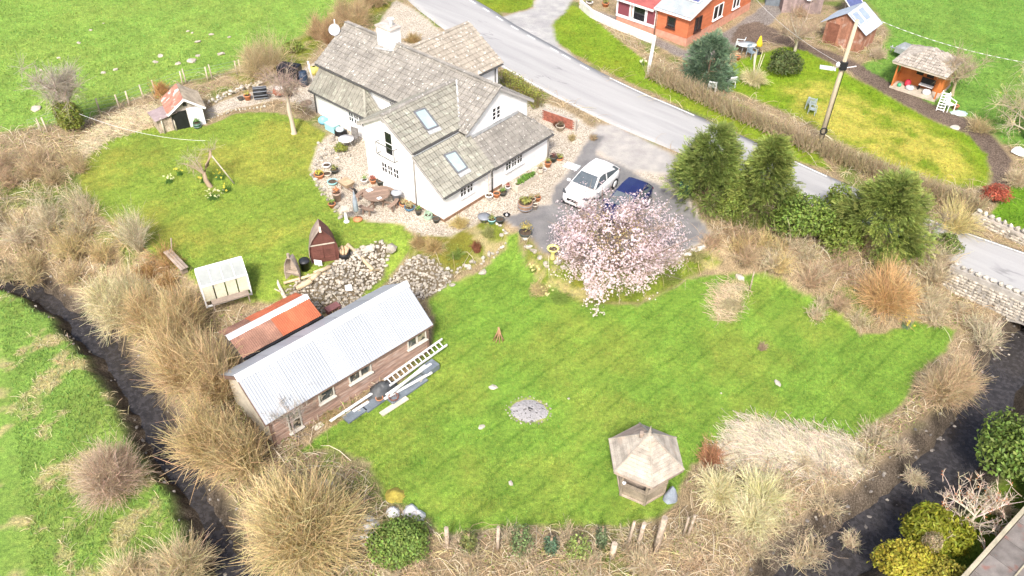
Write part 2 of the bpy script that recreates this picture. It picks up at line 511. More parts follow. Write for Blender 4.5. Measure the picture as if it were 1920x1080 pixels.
def ground_colour(x, y):
    """surface colour and cover masks (gravel, thatch, tarmac) at points, with uneven borders"""
    x = np.asarray(x, float); y = np.asarray(y, float)
    jx = x + 0.34 * (fbm(x + 9, y, 0.7) - 0.5)
    jy = y + 0.34 * (fbm(x, y + 31, 0.7) - 0.5)
    def M(k, w=0.1):
        return sstep(-w, w, sdist(REG[k], jx, jy))[..., None]
    n1 = fbm(x, y, 3.4)[..., None]; n2 = fbm(x + 50, y + 8, 0.9)[..., None]; n3 = vnoise(x, y + 77, 0.33)[..., None]
    n4 = fbm(x - 40, y + 18, 6.5)[..., None]
    C = lambda *c: np.array(c)[None]
    col = C(0.34, 0.265, 0.165) * (0.72 + 0.55 * n2) * (0.85 + 0.3 * n3)                  # dead stems and leaf litter
    col = col * (1 - sstep(0.56, 0.7, n1) * 0.8) + C(0.13, 0.20, 0.03) * sstep(0.56, 0.7, n1) * 0.8
    mask = np.zeros(x.shape + (3,)); mask[..., 1] = 1
    lawn = np.zeros(x.shape)
    def lay(m, c, k):
        nonlocal col, mask, lawn
        col = col * (1 - m) + c * m
        t = np.zeros(3)
        if k is not None: t[k] = 1
        mask = mask * (1 - m) + t * m
        lawn = lawn * (1 - m[..., 0])
    def grass(m, base, yel=0.5, tufts=0.0):
        b = C(*base)
        c = b * (0.78 + 0.44 * n2) * (0.92 + 0.16 * n3)
        c = c * (1 + (C(1.32, 1.0, 1.15) - 1) * (sstep(0.42, 0.72, n1) * yel))
        if tufts:
            t = sstep(0.56, 0.68, fbm(x + 13, y - 7, 1.05)[..., None]) * tufts
            c = c * (1 - t) + C(0.42, 0.36, 0.2) * t
        lay(m, c, None)
    grass(M('verge'), (0.17, 0.26, 0.025)); grass(M('verge2'), (0.17, 0.275, 0.025))
    grass(M('neigh_verge'), (0.12, 0.25, 0.02)); grass(M('road_verge_r'), (0.17, 0.25, 0.03))
    grass(M('field', 0.35), GRASS['field'], 0.25); grass(M('yard_grass', 0.4), (0.17, 0.22, 0.035), 0.9, 0.6)
    grass(M('field_r', 0.3), GRASS['field_r'], 0.25)
    grass(M('meadow', 0.3), GRASS['meadow'], 0.3, 0.75)
    grass(M('bank_r', 0.3), (0.09, 0.15, 0.02), 0.4)
    grass(M('grass_bank', 0.3), (0.13, 0.26, 0.02), 0.4)
    grass(M('neigh_lawn', 0.25), (0.17, 0.28, 0.02), 0.4)
    m = M('neigh_yellow', 0.8) * sstep(0.2, 0.6, n2 * 0.6 + n1 * 0.4)
    lay(m, C(0.38, 0.37, 0.075) * (0.8 + 0.4 * n2), None)
    grass(M('bed', 0.15), (0.16, 0.20, 0.03), 0.9, 0.8); mask[..., 1] = np.maximum(mask[..., 1], 0.6 * M('bed', 0.15)[..., 0])
    grass(M('mag_bed', 0.2), (0.15, 0.21, 0.03), 0.9, 0.6)
    m = M('straw', 0.3) ; lay(m, C(0.62, 0.56, 0.42) * (0.75 + 0.4 * n3), 1)
    m = M('straw2', 0.3); lay(m, C(0.55, 0.47, 0.31) * (0.75 + 0.4 * n3), 1)
    lay(M('rubble_a', 0.2), C(0.16, 0.13, 0.09) * (0.7 + 0.6 * n3), 1); lay(M('rubble_b', 0.2), C(0.16, 0.13, 0.09) * (0.7 + 0.6 * n3), 1)
    lay(M('gravel'), C(0.64, 0.58, 0.49) * (0.80 + 0.36 * n2), 0)
    lay(M('patio'), C(0.30, 0.275, 0.26) * (0.8 + 0.4 * n2), 0)
    lay(M('path'), C(0.20, 0.155, 0.125) * (0.75 + 0.5 * n2), 0)
    lay(M('apron', 0.3), C(0.42, 0.40, 0.375) * (0.85 + 0.3 * n2), 2)
    lay(M('drive', 0.16), C(0.235, 0.23, 0.228) * (0.78 + 0.34 * n2), 2)
    lay(M('side_road', 0.2), C(0.40, 0.395, 0.385) * (0.85 + 0.3 * n2), 2)
    k = M('lawn_up', 0.09); grass(k, GRASS['lawn_up'], 0.9); lawn = np.maximum(lawn, k[..., 0] * 0.6)
    k = M('lawn_low', 0.09); grass(k, GRASS['lawn_low'], 0.75); lawn = np.maximum(lawn, k[..., 0])
    lay(M('rubble_a', 0.1), C(0.16, 0.13, 0.09) * (0.7 + 0.6 * n3), 1); lay(M('rubble_b', 0.1), C(0.16, 0.13, 0.09) * (0.7 + 0.6 * n3), 1)
    lay(M('dead_a', 0.15) * 0.85, C(0.34, 0.28, 0.17) * (0.7 + 0.6 * n3), 1)
    lay(M('fire_ring', 0.12), C(0.47, 0.36, 0.22) * (0.8 + 0.4 * n3), 1)
    # stony stream bed and banks
    dl, dr = pdist(STREAM_L, x, y), pdist(STREAM_R, x, y)
    wob = 0.75 * (fbm(x, y, 1.7) - 0.5)
    c = np.maximum(1 - sstep(0.7, 1.3, dl + wob), 1 - sstep(1.3, 2.1, dr + wob))[..., None]
    lay(c, C(0.115, 0.095, 0.075) * (0.55 + 0.9 * n3), 0)
    return np.clip(col, 0.004, 0.9), np.clip(mask, 0, 1), np.clip(lawn, 0, 1)

def axis(lo, hi, a, b, fine):
    core = np.arange(a, b + 1e-6, fine)
    def out(start, end, step):
        r, s = [], step
        p = start
        while abs(p - start) < abs(end - start):
            p += s * np.sign(end - start); s *= 1.16
            r.append(p)
        return r
    return np.concatenate([np.array(out(a, lo, fine)[::-1]), core, np.array(out(b, hi, fine))])

gxs = axis(-420, 420, -34, 36, 0.2)
gys = axis(-30, 600, 10, 68, 0.2)
GX, GY = np.meshgrid(gxs, gys)
GZ = gz(GX, GY)
gcol, gmask, glawn = ground_colour(GX, GY)

def ground_material():
    m, nt, lk, b = nodes_of('ground_cover')
    geo = N(nt, 'ShaderNodeNewGeometry'); pos = geo.outputs['Position']
    ca = N(nt, 'ShaderNodeAttribute'); ca.attribute_name = 'Col'
    ma = N(nt, 'ShaderNodeAttribute'); ma.attribute_name = 'Mask'
    la = N(nt, 'ShaderNodeAttribute'); la.attribute_name = 'Lawn'
    sp = N(nt, 'ShaderNodeSeparateColor'); lk.new(ma.outputs['Color'], sp.inputs[0])
    def noise(sc, det=3, vec=pos, dist=0.0):
        n = N(nt, 'ShaderNodeTexNoise'); n.inputs['Scale'].default_value = sc; n.inputs['Detail'].default_value = det; n.inputs['Distortion'].default_value = dist
        lk.new(vec, n.inputs['Vector']); return n.outputs['Fac']
    # grass: clumps of lighter and darker blades, yellowed tips
    ga = ramp(nt, lk, noise(5.5, 6), 0.3, 0.72, (0.72, 0.72, 0.74), (1.28, 1.22, 1.1))
    gb = ramp(nt, lk, noise(26, 4), 0.28, 0.75, (0.62, 0.66, 0.6), (1.42, 1.34, 1.3))
    grass = mixc(nt, lk, 1.0, ca.outputs['Color'], ga, 'MULTIPLY')
    grass = mixc(nt, lk, 1.0, grass, gb, 'MULTIPLY')
    yl = ramp(nt, lk, noise(2.6, 5), 0.52, 0.72)
    ylm = N(nt, 'ShaderNodeMath', operation='MULTIPLY'); lk.new(yl, ylm.inputs[0]); ylm.inputs[1].default_value = 0.45
    grass = mixc(nt, lk, ylm.outputs[0], grass, mixc(nt, lk, 1.0, grass, (1.4, 1.06, 1.3), 'MULTIPLY'))
    # mowing lines on the lawns
    mp = N(nt, 'ShaderNodeMapping'); mp.inputs['Rotation'].default_value = (0, 0, R(-44.3)); lk.new(pos, mp.inputs[0])
    sx = N(nt, 'ShaderNodeSeparateXYZ'); lk.new(mp.outputs[0], sx.inputs[0])
    wob = noise(0.8, 2)
    ad = N(nt, 'ShaderNodeMath', operation='MULTIPLY_ADD'); lk.new(wob, ad.inputs[0]); ad.inputs[1].default_value = 0.5; lk.new(sx.outputs['Y'], ad.inputs[2])
    fr = N(nt, 'ShaderNodeMath', operation='PINGPONG'); lk.new(ad.outputs[0], fr.inputs[0]); fr.inputs[1].default_value = 0.42
    ln = ramp(nt, lk, fr.outputs[0], 0.03, 0.13, (1, 1, 1), (0, 0, 0))
    brk = ramp(nt, lk, noise(1.1, 4), 0.36, 0.55)
    lm = N(nt, 'ShaderNodeMath', operation='MULTIPLY'); lk.new(ln, lm.inputs[0]); lk.new(brk, lm.inputs[1])
    lm2 = N(nt, 'ShaderNodeMath', operation='MULTIPLY'); lk.new(lm.outputs[0], lm2.inputs[0]); lk.new(la.outputs['Fac'], lm2.inputs[1])
    lm3 = N(nt, 'ShaderNodeMath', operation='MULTIPLY'); lk.new(lm2.outputs[0], lm3.inputs[0]); lm3.inputs[1].default_value = 0.6
    grass = mixc(nt, lk, lm3.outputs[0], grass, mixc(nt, lk, 1.0, grass, (0.5, 0.62, 0.5), 'MULTIPLY'))
    # gravel: small stones of different tone
    vo = N(nt, 'ShaderNodeTexVoronoi'); vo.inputs['Scale'].default_value = 17; lk.new(pos, vo.inputs['Vector'])
    hs = N(nt, 'ShaderNodeSeparateColor'); lk.new(vo.outputs['Color'], hs.inputs[0])
    gv = ramp(nt, lk, hs.outputs[0], 0.0, 1.0, (0.7, 0.68, 0.65), (1.28, 1.28, 1.28))
    ge = ramp(nt, lk, vo.outputs['Distance'], 0.25, 0.75, (1, 1, 1), (0.5, 0.48, 0.45))
    gravel = mixc(nt, lk, 1.0, ca.outputs['Color'], gv, 'MULTIPLY'); gravel = mixc(nt, lk, 1.0, gravel, ge, 'MULTIPLY')
    # thatch: tangled streaks of dead stems
    ms = N(nt, 'ShaderNodeMapping'); ms.inputs['Scale'].default_value = (38, 9, 9); ms.inputs['Rotation'].default_value = (0, 0, 0.6); lk.new(pos, ms.inputs[0])
    ta = ramp(nt, lk, noise(1.0, 4, ms.outputs[0], 1.6), 0.36, 0.66, (0.35, 0.34, 0.33), (1.5, 1.5, 1.45))
    thatch = mixc(nt, lk, 1.0, ca.outputs['Color'], ta, 'MULTIPLY')
    # tarmac: fine chippings, patches
    pa = ramp(nt, lk, noise(90, 2), 0.3, 0.7, (0.82, 0.82, 0.82), (1.18, 1.18, 1.18))
    pb = ramp(nt, lk, noise(1.7, 6), 0.35, 0.7, (0.86, 0.86, 0.88), (1.1, 1.1, 1.08))
    tar = mixc(nt, lk, 1.0, ca.outputs['Color'], pa, 'MULTIPLY'); tar = mixc(nt, lk, 1.0, tar, pb, 'MULTIPLY')
    c = mixc(nt, lk, sp.outputs[0], grass, gravel)
    c = mixc(nt, lk, sp.outputs[1], c, thatch)
    c = mixc(nt, lk, sp.outputs[2], c, tar)
    lk.new(c, b.inputs['Base Color'])
    b.inputs['Roughness'].default_value = 0.9
    b.inputs['Specular IOR Level'].default_value = 0.15
    hb = N(nt, 'ShaderNodeMath', operation='ADD'); lk.new(noise(30, 3), hb.inputs[0]); lk.new(noise(7, 3), hb.inputs[1])
    bp = N(nt, 'ShaderNodeBump'); bp.inputs['Strength'].default_value = 0.75; bp.inputs['Distance'].default_value = 0.05
    lk.new(hb.outputs[0], bp.inputs['Height']); lk.new(bp.outputs[0], b.inputs['Normal'])
    return m

GROUND_MAT = ground_material()

def split_ground():
    ny, nx = GX.shape
    cx = (GX[:-1, :-1] + GX[1:, 1:]) / 2; cy = (GY[:-1, :-1] + GY[1:, 1:]) / 2
    jx = cx + 0.34 * (fbm(cx + 9, cy, 0.7) - 0.5); jy = cy + 0.34 * (fbm(cx, cy + 31, 0.7) - 0.5)
    owner = np.zeros(cx.shape, int)
    names = ['ground']
    plan = [('field', 'field'), ('field', 'field_r'), ('meadow', 'meadow'), ('road_verge', 'verge'), ('road_verge', 'verge2'), ('road_verge', 'road_verge_r'), ('neighbour_lawn', 'neigh_lawn'),
            ('gravel_yard', 'gravel'), ('patio', 'patio'), ('garden_path', 'path'), ('driveway', 'apron'), ('driveway', 'drive'), ('side_road', 'side_road'),
            ('upper_lawn', 'lawn_up'), ('lawn', 'lawn_low')]
    for nm, k in plan:
        if nm not in names: names.append(nm)
        owner[sdist(REG[k], jx, jy) > 0] = names.index(nm)
    dl, dr = pdist(STREAM_L, cx, cy), pdist(STREAM_R, cx, cy)
    names.append('stream_bed')
    owner[(dl < 1.1) | (dr < 1.9)] = len(names) - 1
    idx = np.arange(ny * nx).reshape(ny, nx)
    Q = np.stack([idx[:-1, :-1], idx[:-1, 1:], idx[1:, 1:], idx[1:, :-1]], axis=-1).reshape(-1, 4)
    own = owner.ravel()
    V = np.stack([GX, GY, GZ], axis=-1).reshape(-1, 3)
    Cc = gcol.reshape(-1, 3); Mm = gmask.reshape(-1, 3); Ll = glawn.ravel()
    for i, nm in enumerate(names):
        F = Q[own == i]
        if not len(F): continue
        us, inv = np.unique(F, return_inverse=True)
        me = mesh_np(nm, V[us], inv.reshape(-1, 4), Cc[us], smooth=True)
        at = me.color_attributes.new('Mask', 'FLOAT_COLOR', 'POINT')
        c4 = np.ones((len(us), 4), np.float32); c4[:, :3] = Mm[us]; at.data.foreach_set('color', c4.ravel())
        la = me.attributes.new('Lawn', 'FLOAT', 'POINT'); la.data.foreach_set('value', Ll[us].astype(np.float32))
        tag(obj(nm, me, GROUND_MAT), kind='structure')

split_ground()

# ------------------------------------------------------------------ road with painted lines
def resample(line, step):
    line = np.array(line, float)
    seg = np.linalg.norm(np.diff(line, axis=0), axis=1); s = np.concatenate([[0], np.cumsum(seg)])
    t = np.arange(0, s[-1], step)
    return np.stack([np.interp(t, s, line[:, k]) for k in range(line.shape[1])], axis=1)

def smooth_line(line, it=3):
    line = np.array(line, float)
    for _ in range(it):
        q = np.empty((len(line) * 2 - 2, line.shape[1]))
        q[0::2] = line[:-1] * 0.75 + line[1:] * 0.25; q[1::2] = line[:-1] * 0.25 + line[1:] * 0.75
        line = np.concatenate([line[:1], q, line[-1:]])
    return line

near_px = [(760, 10), (820, 58), (872, 95), (1000, 166), (1130, 225), (1290, 292), (1500, 372), (1700, 458), (1800, 502), (1920, 556)]
far_px = [(870, 0), (912, 24), (962, 56), (1045, 97), (1130, 142), (1310, 216), (1480, 296), (1700, 396), (1920, 472)]
RN = [np.array([-13.6, 76.0])] + [np.array(p) for p in pz(near_px, 1.07)]
RF = [np.array([-9.2, 79.0])] + [np.array(p) for p in pz(far_px, 1.07)]
RN.append(RN[-1] * 2 - RN[-2]); RF.append(RF[-1] * 2 - RF[-2])
RN.insert(0, np.array([-30, 110.0])); RF.insert(0, np.array([-25, 113.0]))
RN, RF = smooth_line(RN), smooth_line(RF)
def even(line, n):
    seg = np.linalg.norm(np.diff(line, axis=0), axis=1); s = np.concatenate([[0], np.cumsum(seg)]); t = np.linspace(0, s[-1], n)
    return np.stack([np.interp(t, s, line[:, k]) for k in range(2)], axis=1)
NR = 160
RN, RF = even(RN, NR), even(RF, NR)

def road_z(x, y):
    u = (x - HO[0]) * HU[0] + (y - HO[1]) * HU[1]
    return 1.03 + np.clip(-u * 0.035, 0, 0.55) + 0.03

def ribbon(name, A, B, dz, material, cols=8, parent=None, kind='structure', skirt=True):
    t = np.linspace(0, 1, cols)[None, :, None]
    XY = A[:, None, :] * (1 - t) + B[:, None, :] * t
    Z = road_z(XY[..., 0], XY[..., 1]) + dz
    V = np.concatenate([XY, Z[..., None]], axis=2)
    if skirt:
        e0, e1 = V[:, :1].copy(), V[:, -1:].copy(); e0[..., 2] -= 0.14; e1[..., 2] -= 0.14
        V = np.concatenate([e0, V, e1], axis=1)
    n, m = V.shape[:2]
    idx = np.arange(n * m).reshape(n, m)
    F = np.stack([idx[:-1, :-1], idx[:-1, 1:], idx[1:, 1:], idx[1:, :-1]], axis=-1).reshape(-1, 4)
    o = obj(name, mesh_np(name, V.reshape(-1, 3), F, smooth=False), material, parent)
    if parent is None: tag(o, kind=kind)
    return o

def road_material():
    m, nt, lk, b = nodes_of('worn_asphalt')
    geo = N(nt, 'ShaderNodeNewGeometry'); pos = geo.outputs['Position']
    def noise(sc, det, vec=pos, dist=0):
        n = N(nt, 'ShaderNodeTexNoise'); n.inputs['Scale'].default_value = sc; n.inputs['Detail'].default_value = det; n.inputs['Distortion'].default_value = dist
        lk.new(vec, n.inputs['Vector']); return n.outputs['Fac']
    mp = N(nt, 'ShaderNodeMapping'); mp.inputs['Rotation'].default_value = (0, 0, R(42)); lk.new(pos, mp.inputs[0])
    m2 = N(nt, 'ShaderNodeMapping'); m2.inputs['Scale'].default_value = (0.13, 1.5, 1); lk.new(mp.outputs[0], m2.inputs[0])
    c = ramp(nt, lk, noise(1.0, 5, m2.outputs[0], 0.4), 0.32, 0.7, (0.335, 0.333, 0.332), (0.41, 0.408, 0.402))
    c = mixc(nt, lk, 1.0, c, ramp(nt, lk, noise(110, 2), 0.3, 0.7, (0.84,) * 3, (1.15,) * 3), 'MULTIPLY')
    # wandering crack lines
    m3 = N(nt, 'ShaderNodeMapping'); m3.inputs['Scale'].default_value = (0.10, 0.42, 1); lk.new(mp.outputs[0], m3.inputs[0])
    nz = noise(1.0, 7, m3.outputs[0], 0.5)
    ab = N(nt, 'ShaderNodeMath', operation='SUBTRACT'); lk.new(nz, ab.inputs[0]); ab.inputs[1].default_value = 0.5
    a2 = N(nt, 'ShaderNodeMath', operation='ABSOLUTE'); lk.new(ab.outputs[0], a2.inputs[0])
    cr = ramp(nt, lk, a2.outputs[0], 0.003, 0.010, (1, 1, 1), (0, 0, 0))
    br = ramp(nt, lk, noise(0.35, 3), 0.5, 0.62)
    cm = N(nt, 'ShaderNodeMath', operation='MULTIPLY'); lk.new(cr, cm.inputs[0]); lk.new(br, cm.inputs[1])
    cm2 = N(nt, 'ShaderNodeMath', operation='MULTIPLY'); lk.new(cm.outputs[0], cm2.inputs[0]); cm2.inputs[1].default_value = 0.55
    c = mixc(nt, lk, cm2.outputs[0], c, (0.14, 0.14, 0.145))
    lk.new(c, b.inputs['Base Color']); b.inputs['Roughness'].default_value = 0.85; b.inputs['Specular IOR Level'].default_value = 0.25
    bp = N(nt, 'ShaderNodeBump'); bp.inputs['Strength'].default_value = 0.3; bp.inputs['Distance'].default_value = 0.01
    lk.new(noise(120, 2), bp.inputs['Height']); lk.new(bp.outputs[0], b.inputs['Normal'])
    return m

road = ribbon('road', RN, RF, 0.0, road_material(), 10)
paint = mat('road_paint', (0.78, 0.78, 0.75), 0.7, 0.10, 2, 30, 0.1, spots=(0.5, 0.5, 0.49), spot_scale=14, spot_amt=(0.6, 0.68))
cross = RF - RN; cross /= np.linalg.norm(cross, axis=1, keepdims=True)
def line_piece(a, b, off, from_near=True, w=0.12):
    i = np.arange(a, b + 1)
    base = RN[i] + cross[i] * off if from_near else RF[i] - cross[i] * off
    ribbon('painted_line', base, base + cross[i] * w, 0.006, paint, 2, road, skirt=False)
def station(px, py, near=True):
    p = np.array(pg(px, py)[:2]); L = RN if near else RF
    return int(np.argmin(((L - p) ** 2).sum(1)))
FINE = 6
def fine_line(L, s0, s1, n):
    t = np.linspace(s0, s1, n); k = np.arange(len(L))
    return np.stack([np.interp(t, k, L[:, 0]), np.interp(t, k, L[:, 1])], axis=1)
def stripe(s0, s1, off, near, w=0.11):
    L = RN if near else RF
    n = max(3, int((s1 - s0) * 3))
    A = fine_line(L, s0, s1, n); c = fine_line(cross, s0, s1, n)
    base = A + c * off if near else A - c * (off + w)
    ribbon('painted_line', base, base + c * w, 0.006, paint, 2, road, skirt=False)
def stf(px, py, near):
    p = np.array(pg(px, py)[:2]); L = RN if near else RF
    d = ((L - p) ** 2).sum(1); i = int(np.argmin(d))
    return float(i)
k0, k1 = stf(872, 95, True), stf(1132, 226, True)
stripe(k0 - 1, k1, 0.05, True)
for a, b in (((790, 33), (806, 44)), ((822, 48), (836, 57)), ((1156, 236), (1175, 246)), ((1200, 258), (1222, 270))):
    s0 = stf(*a, True); stripe(s0, s0 + 1.5, 0.05, True)
stripe(stf(1138, 147, False), stf(1312, 217, False), 0.10, False)
stripe(stf(1470, 292, False), stf(1560, 330, False), 0.10, False)
stripe(stf(1690, 390, False), NR - 2, 0.10, False)
for a in ((880, 5), (897, 17), (928, 36), (958, 53), (992, 71), (1026, 90), (1061, 107), (1098, 125)):
    s0 = stf(*a, False); stripe(s0, s0 + 1.4, 0.35, False)

# ------------------------------------------------------------------ water in the two arms of the stream
def water_material():
    m, nt, lk, b = nodes_of('stream_water')
    geo = N(nt, 'ShaderNodeNewGeometry')
    n = N(nt, 'ShaderNodeTexNoise'); n.inputs['Scale'].default_value = 5; n.inputs['Detail'].default_value = 5; lk.new(geo.outputs['Position'], n.inputs['Vector'])
    c = ramp(nt, lk, n.outputs['Fac'], 0.35, 0.65, (0.030, 0.028, 0.028), (0.062, 0.058, 0.060))
    lk.new(c, b.inputs['Base Color']); b.inputs['Roughness'].default_value = 0.06; b.inputs['IOR'].default_value = 1.33
    b.inputs['Alpha'].default_value = 0.9
    n2 = N(nt, 'ShaderNodeTexNoise'); n2.inputs['Scale'].default_value = 9; n2.inputs['Detail'].default_value = 4; lk.new(geo.outputs['Position'], n2.inputs['Vector'])
    bp = N(nt, 'ShaderNodeBump'); bp.inputs['Strength'].default_value = 0.35; bp.inputs['Distance'].default_value = 0.03
    lk.new(n2.outputs['Fac'], bp.inputs['Height']); lk.new(bp.outputs[0], b.inputs['Normal'])
    return m
WATER = water_material()
for line, hw in ((STREAM_L, 1.6), (STREAM_R, 2.3)):
    L = resample(smooth_line(np.array(line), 2), 0.5)
    d = np.gradient(L, axis=0); d /= np.linalg.norm(d, axis=1, keepdims=True); nrm = np.stack([-d[:, 1], d[:, 0]], axis=1)
    t = np.linspace(-hw, hw, 9)
    XY = L[:, None, :] + nrm[:, None, :] * t[None, :, None]
    V = np.concatenate([XY, np.full(XY.shape[:2] + (1,), WATER_Z)], axis=2)
    n, k = V.shape[:2]; idx = np.arange(n * k).reshape(n, k)
    F = np.stack([idx[:-1, :-1], idx[:-1, 1:], idx[1:, 1:], idx[1:, :-1]], axis=-1).reshape(-1, 4)
    tag(obj('stream_water', mesh_np('stream_water', V.reshape(-1, 3), F, smooth=True), WATER), kind='structure')
# ------------------------------------------------------------------ building kit
def hit_local(px, py, frame, pt, nrm):
    """local coordinates (in an object's frame) where the line of sight at a photo position meets a plane of that object"""
    Mi = frame.inverted()
    o = Mi @ Vector((0, 0, CAM_H)); r = ray(px, py)
    d = (Mi.to_3x3() @ Vector(r))
    n = Vector(nrm)
    t = n.dot(Vector(pt) - o) / n.dot(d)
    return o + d * t

def frame_of(loc, rz):
    return Matrix.Translation(loc) @ Matrix.Rotation(rz, 4, 'Z')

def tile_mesh(name, w, l):
    """interlocking roof tile: two shallow rolls, thick lower edge"""
    xs = [-0.5, -0.22, 0.0, 0.28, 0.5]; zs = [0.0, 0.016, 0.0, 0.016, 0.0]
    b = MB(); vs = []
    for y, lift in ((0.0, 0.055), (l, 0.0)):
        vs += [(x * w * 0.92, y, z * 1.3 + lift) for x, z in zip(xs, zs)]
    vs += [(x * w * 0.92, 0.0, 0.0) for x in xs]
    fs = [(i, i + 1, 6 + i, 5 + i) for i in range(4)] + [(10 + i, 11 + i, i + 1, i) for i in range(4)]
    fs += [(10, 0, 5), (4, 14, 9)]
    b.add(vs, fs)
    return b.mesh(name)

class Roof:
    """slopes of tiles for one building; keeps the list of tiles so that the nearest become objects of their own"""
    def __init__(self, parent, tw=0.33, gauge=0.34):
        self.p = parent; self.tw = tw; self.g = gauge; self.tiles = []
        self.me = None
    def slope(self, pts, eave, base_mat, tile_mat, thick=0.09, name='roof', tiles=True):
        pts = [Vector(p) for p in pts]; e = Vector(eave).normalized()
        n = (pts[1] - pts[0]).cross(pts[2] - pts[0]).normalized()
        if n.z < 0: n = -n
        s = n.cross(e)
        if s.z < 0: s = -s
        if e.cross(s).z < 0: e = -e
        b = MB(); k = len(pts)
        dn = Vector((0, 0, -thick))
        b.add(pts + [p + dn for p in pts], [tuple(range(k)), tuple(range(2 * k - 1, k - 1, -1))] + [(i, i + k, (i + 1) % k + k, (i + 1) % k) for i in range(k)])
        r = b.build(name, base_mat, self.p)
        if tiles:
            o = pts[0]; q = [((p - o).dot(e), (p - o).dot(s)) for p in pts]
            e0, e1 = min(a for a, _ in q), max(a for a, _ in q); s0, s1 = min(c for _, c in q), max(c for _, c in q)
            rows = int((s1 - s0) / self.g); cols = int(math.ceil((e1 - e0) / self.tw))
            gx, gy = np.meshgrid(e0 + (np.arange(cols) + 0.5) * self.tw, s0 + np.arange(rows + 1) * self.g)
            ins = sdist(q, gx, gy + self.g * 0.45) > -0.06
            for a, c in zip(gx[ins], gy[ins]):
                pos = o + e * (a + random.uniform(-.006, .006)) + s * (c + random.uniform(-.008, .008) - 0.03) + n * 0.006
                M = Matrix((e, s, n)).transposed().to_4x4()
                M = Matrix.Translation(pos) @ M @ Matrix.Rotation(random.uniform(-.012, .012), 4, 'Z')
                self.tiles.append((M, tile_mat))
        return r
    def finish(self, frame, keep=300, seen=None):
        me = {}
        def mesh_for(m):
            if m.name not in me:
                k = tile_mesh('tile', self.tw, self.g + 0.03); k.materials.append(m); me[m.name] = k
            return me[m.name]
        cam = Vector((0, 0, CAM_H))
        def key(t):
            n = frame.to_3x3() @ t[0].to_3x3() @ Vector((0, 0, 1)); c = frame @ t[0].translation
            return (c - cam).length + (1000 if n.dot(cam - c) < 0 else 0)
        self.tiles.sort(key=key)
        for M, m in self.tiles[:keep]:
            o = obj('tile', mesh_for(m), None, self.p); o.matrix_local = M
        rest = {}
        for M, m in self.tiles[keep:]:
            rest.setdefault(m.name, (m, []))[1].append(M)
        for m, L in rest.values():
            t = mesh_for(m); b = MB(); vs = [v.co.copy() for v in t.vertices]; fs = [tuple(p.vertices) for p in t.polygons]
            for M in L: b.add(vs, fs, M=M)
            tag(b.build('tiles', m, self.p), kind='stuff')

def ridge(parent, a, b, m, r=0.12, step=0.42):
    a, b = Vector(a), Vector(b); d = b - a; n = max(1, int(round(d.length / step))); L = d.length / n
    me = MB()
    k = 6
    vs = []
    for y, rr in ((0, r * 1.06), (L * 1.03, r * 0.96)):
        vs += [(rr * math.cos(math.pi * i / k), y, rr * 0.8 * math.sin(math.pi * i / k)) for i in range(k + 1)]
    me.add(vs, [(i, i + 1, k + 2 + i, k + 1 + i) for i in range(k)] + [tuple(range(k, -1, -1)), tuple(range(k + 1, 2 * k + 2))], smooth=False)
    mm = me.mesh('ridge_tile'); mm.materials.append(m)
    y = d.normalized(); x = y.cross(Vector((0, 0, 1))).normalized(); z = x.cross(y)
    Rm = Matrix((x, y, z)).transposed().to_4x4()
    for i in range(n):
        o = obj('ridge_tile', mm, None, parent)
        o.matrix_local = Matrix.Translation(a + d * (i / n) + Vector((0, 0, -0.01 + random.uniform(-.006, .006)))) @ Rm

def window(parent, c, w, h, face, cols, rows, frame_m, glass_m, casements=1, depth=0.05, bar=0.035, sill=True, name='window'):
    """window on a wall: c = centre on the wall face, face = '+u','-u','+v','-v' outward"""
    ax = {'+u': (Vector((0, 1, 0)), Vector((1, 0, 0))), '-u': (Vector((0, -1, 0)), Vector((-1, 0, 0))), '-v': (Vector((1, 0, 0)), Vector((0, -1, 0))), '+v': (Vector((-1, 0, 0)), Vector((0, 1, 0)))}[face]
    right, out = ax; up = Vector((0, 0, 1)); c = Vector(c)
    M = Matrix((right, out, up)).transposed().to_4x4(); M.translation = c
    b = MB()
    f = 0.05
    b.box(-w / 2 - f, w / 2 + f, 0.0, depth, h / 2, h / 2 + f, M); b.box(-w / 2 - f, w / 2 + f, 0.0, depth, -h / 2 - f, -h / 2, M)
    b.box(-w / 2 - f, -w / 2, 0.0, depth, -h / 2, h / 2, M); b.box(w / 2, w / 2 + f, 0.0, depth, -h / 2, h / 2, M)
    cw = w / casements
    for i in range(1, casements):
        b.box(-w / 2 + i * cw - f * 0.8, -w / 2 + i * cw + f * 0.8, 0.0, depth, -h / 2, h / 2, M)
    win = b.build(name, frame_m, parent)
    if sill:
        s = MB(); s.box(-w / 2 - .1, w / 2 + .1, 0.0, depth + 0.07, -h / 2 - f - .05, -h / 2 - f - .003, M); s.build('sill', frame_m, win)
    g = MB()
    for q in range(casements):
        x0 = -w / 2 + q * cw + (f * 0.8 if q else 0); x1 = -w / 2 + (q + 1) * cw - (f * 0.8 if q < casements - 1 else 0)
        pw, ph = (x1 - x0) / cols, h / rows
        for i in range(1, cols): g.box(x0 + i * pw - bar / 2, x0 + i * pw + bar / 2, 0.012, depth - 0.012, -h / 2, h / 2, M)
        for j in range(1, rows): g.box(x0, x1, 0.014, depth - 0.014, -h / 2 + j * ph - bar / 2, -h / 2 + j * ph + bar / 2, M)
        for i in range(cols):
            for j in range(rows):
                p = MB(); p.box(x0 + i * pw + bar / 2, x0 + (i + 1) * pw - bar / 2, 0.004, 0.012, -h / 2 + j * ph + bar / 2, -h / 2 + (j + 1) * ph - bar / 2, M)
                p.build('pane', glass_m, win)
    if g.v: g.build('glazing_bar', frame_m, win)
    return win

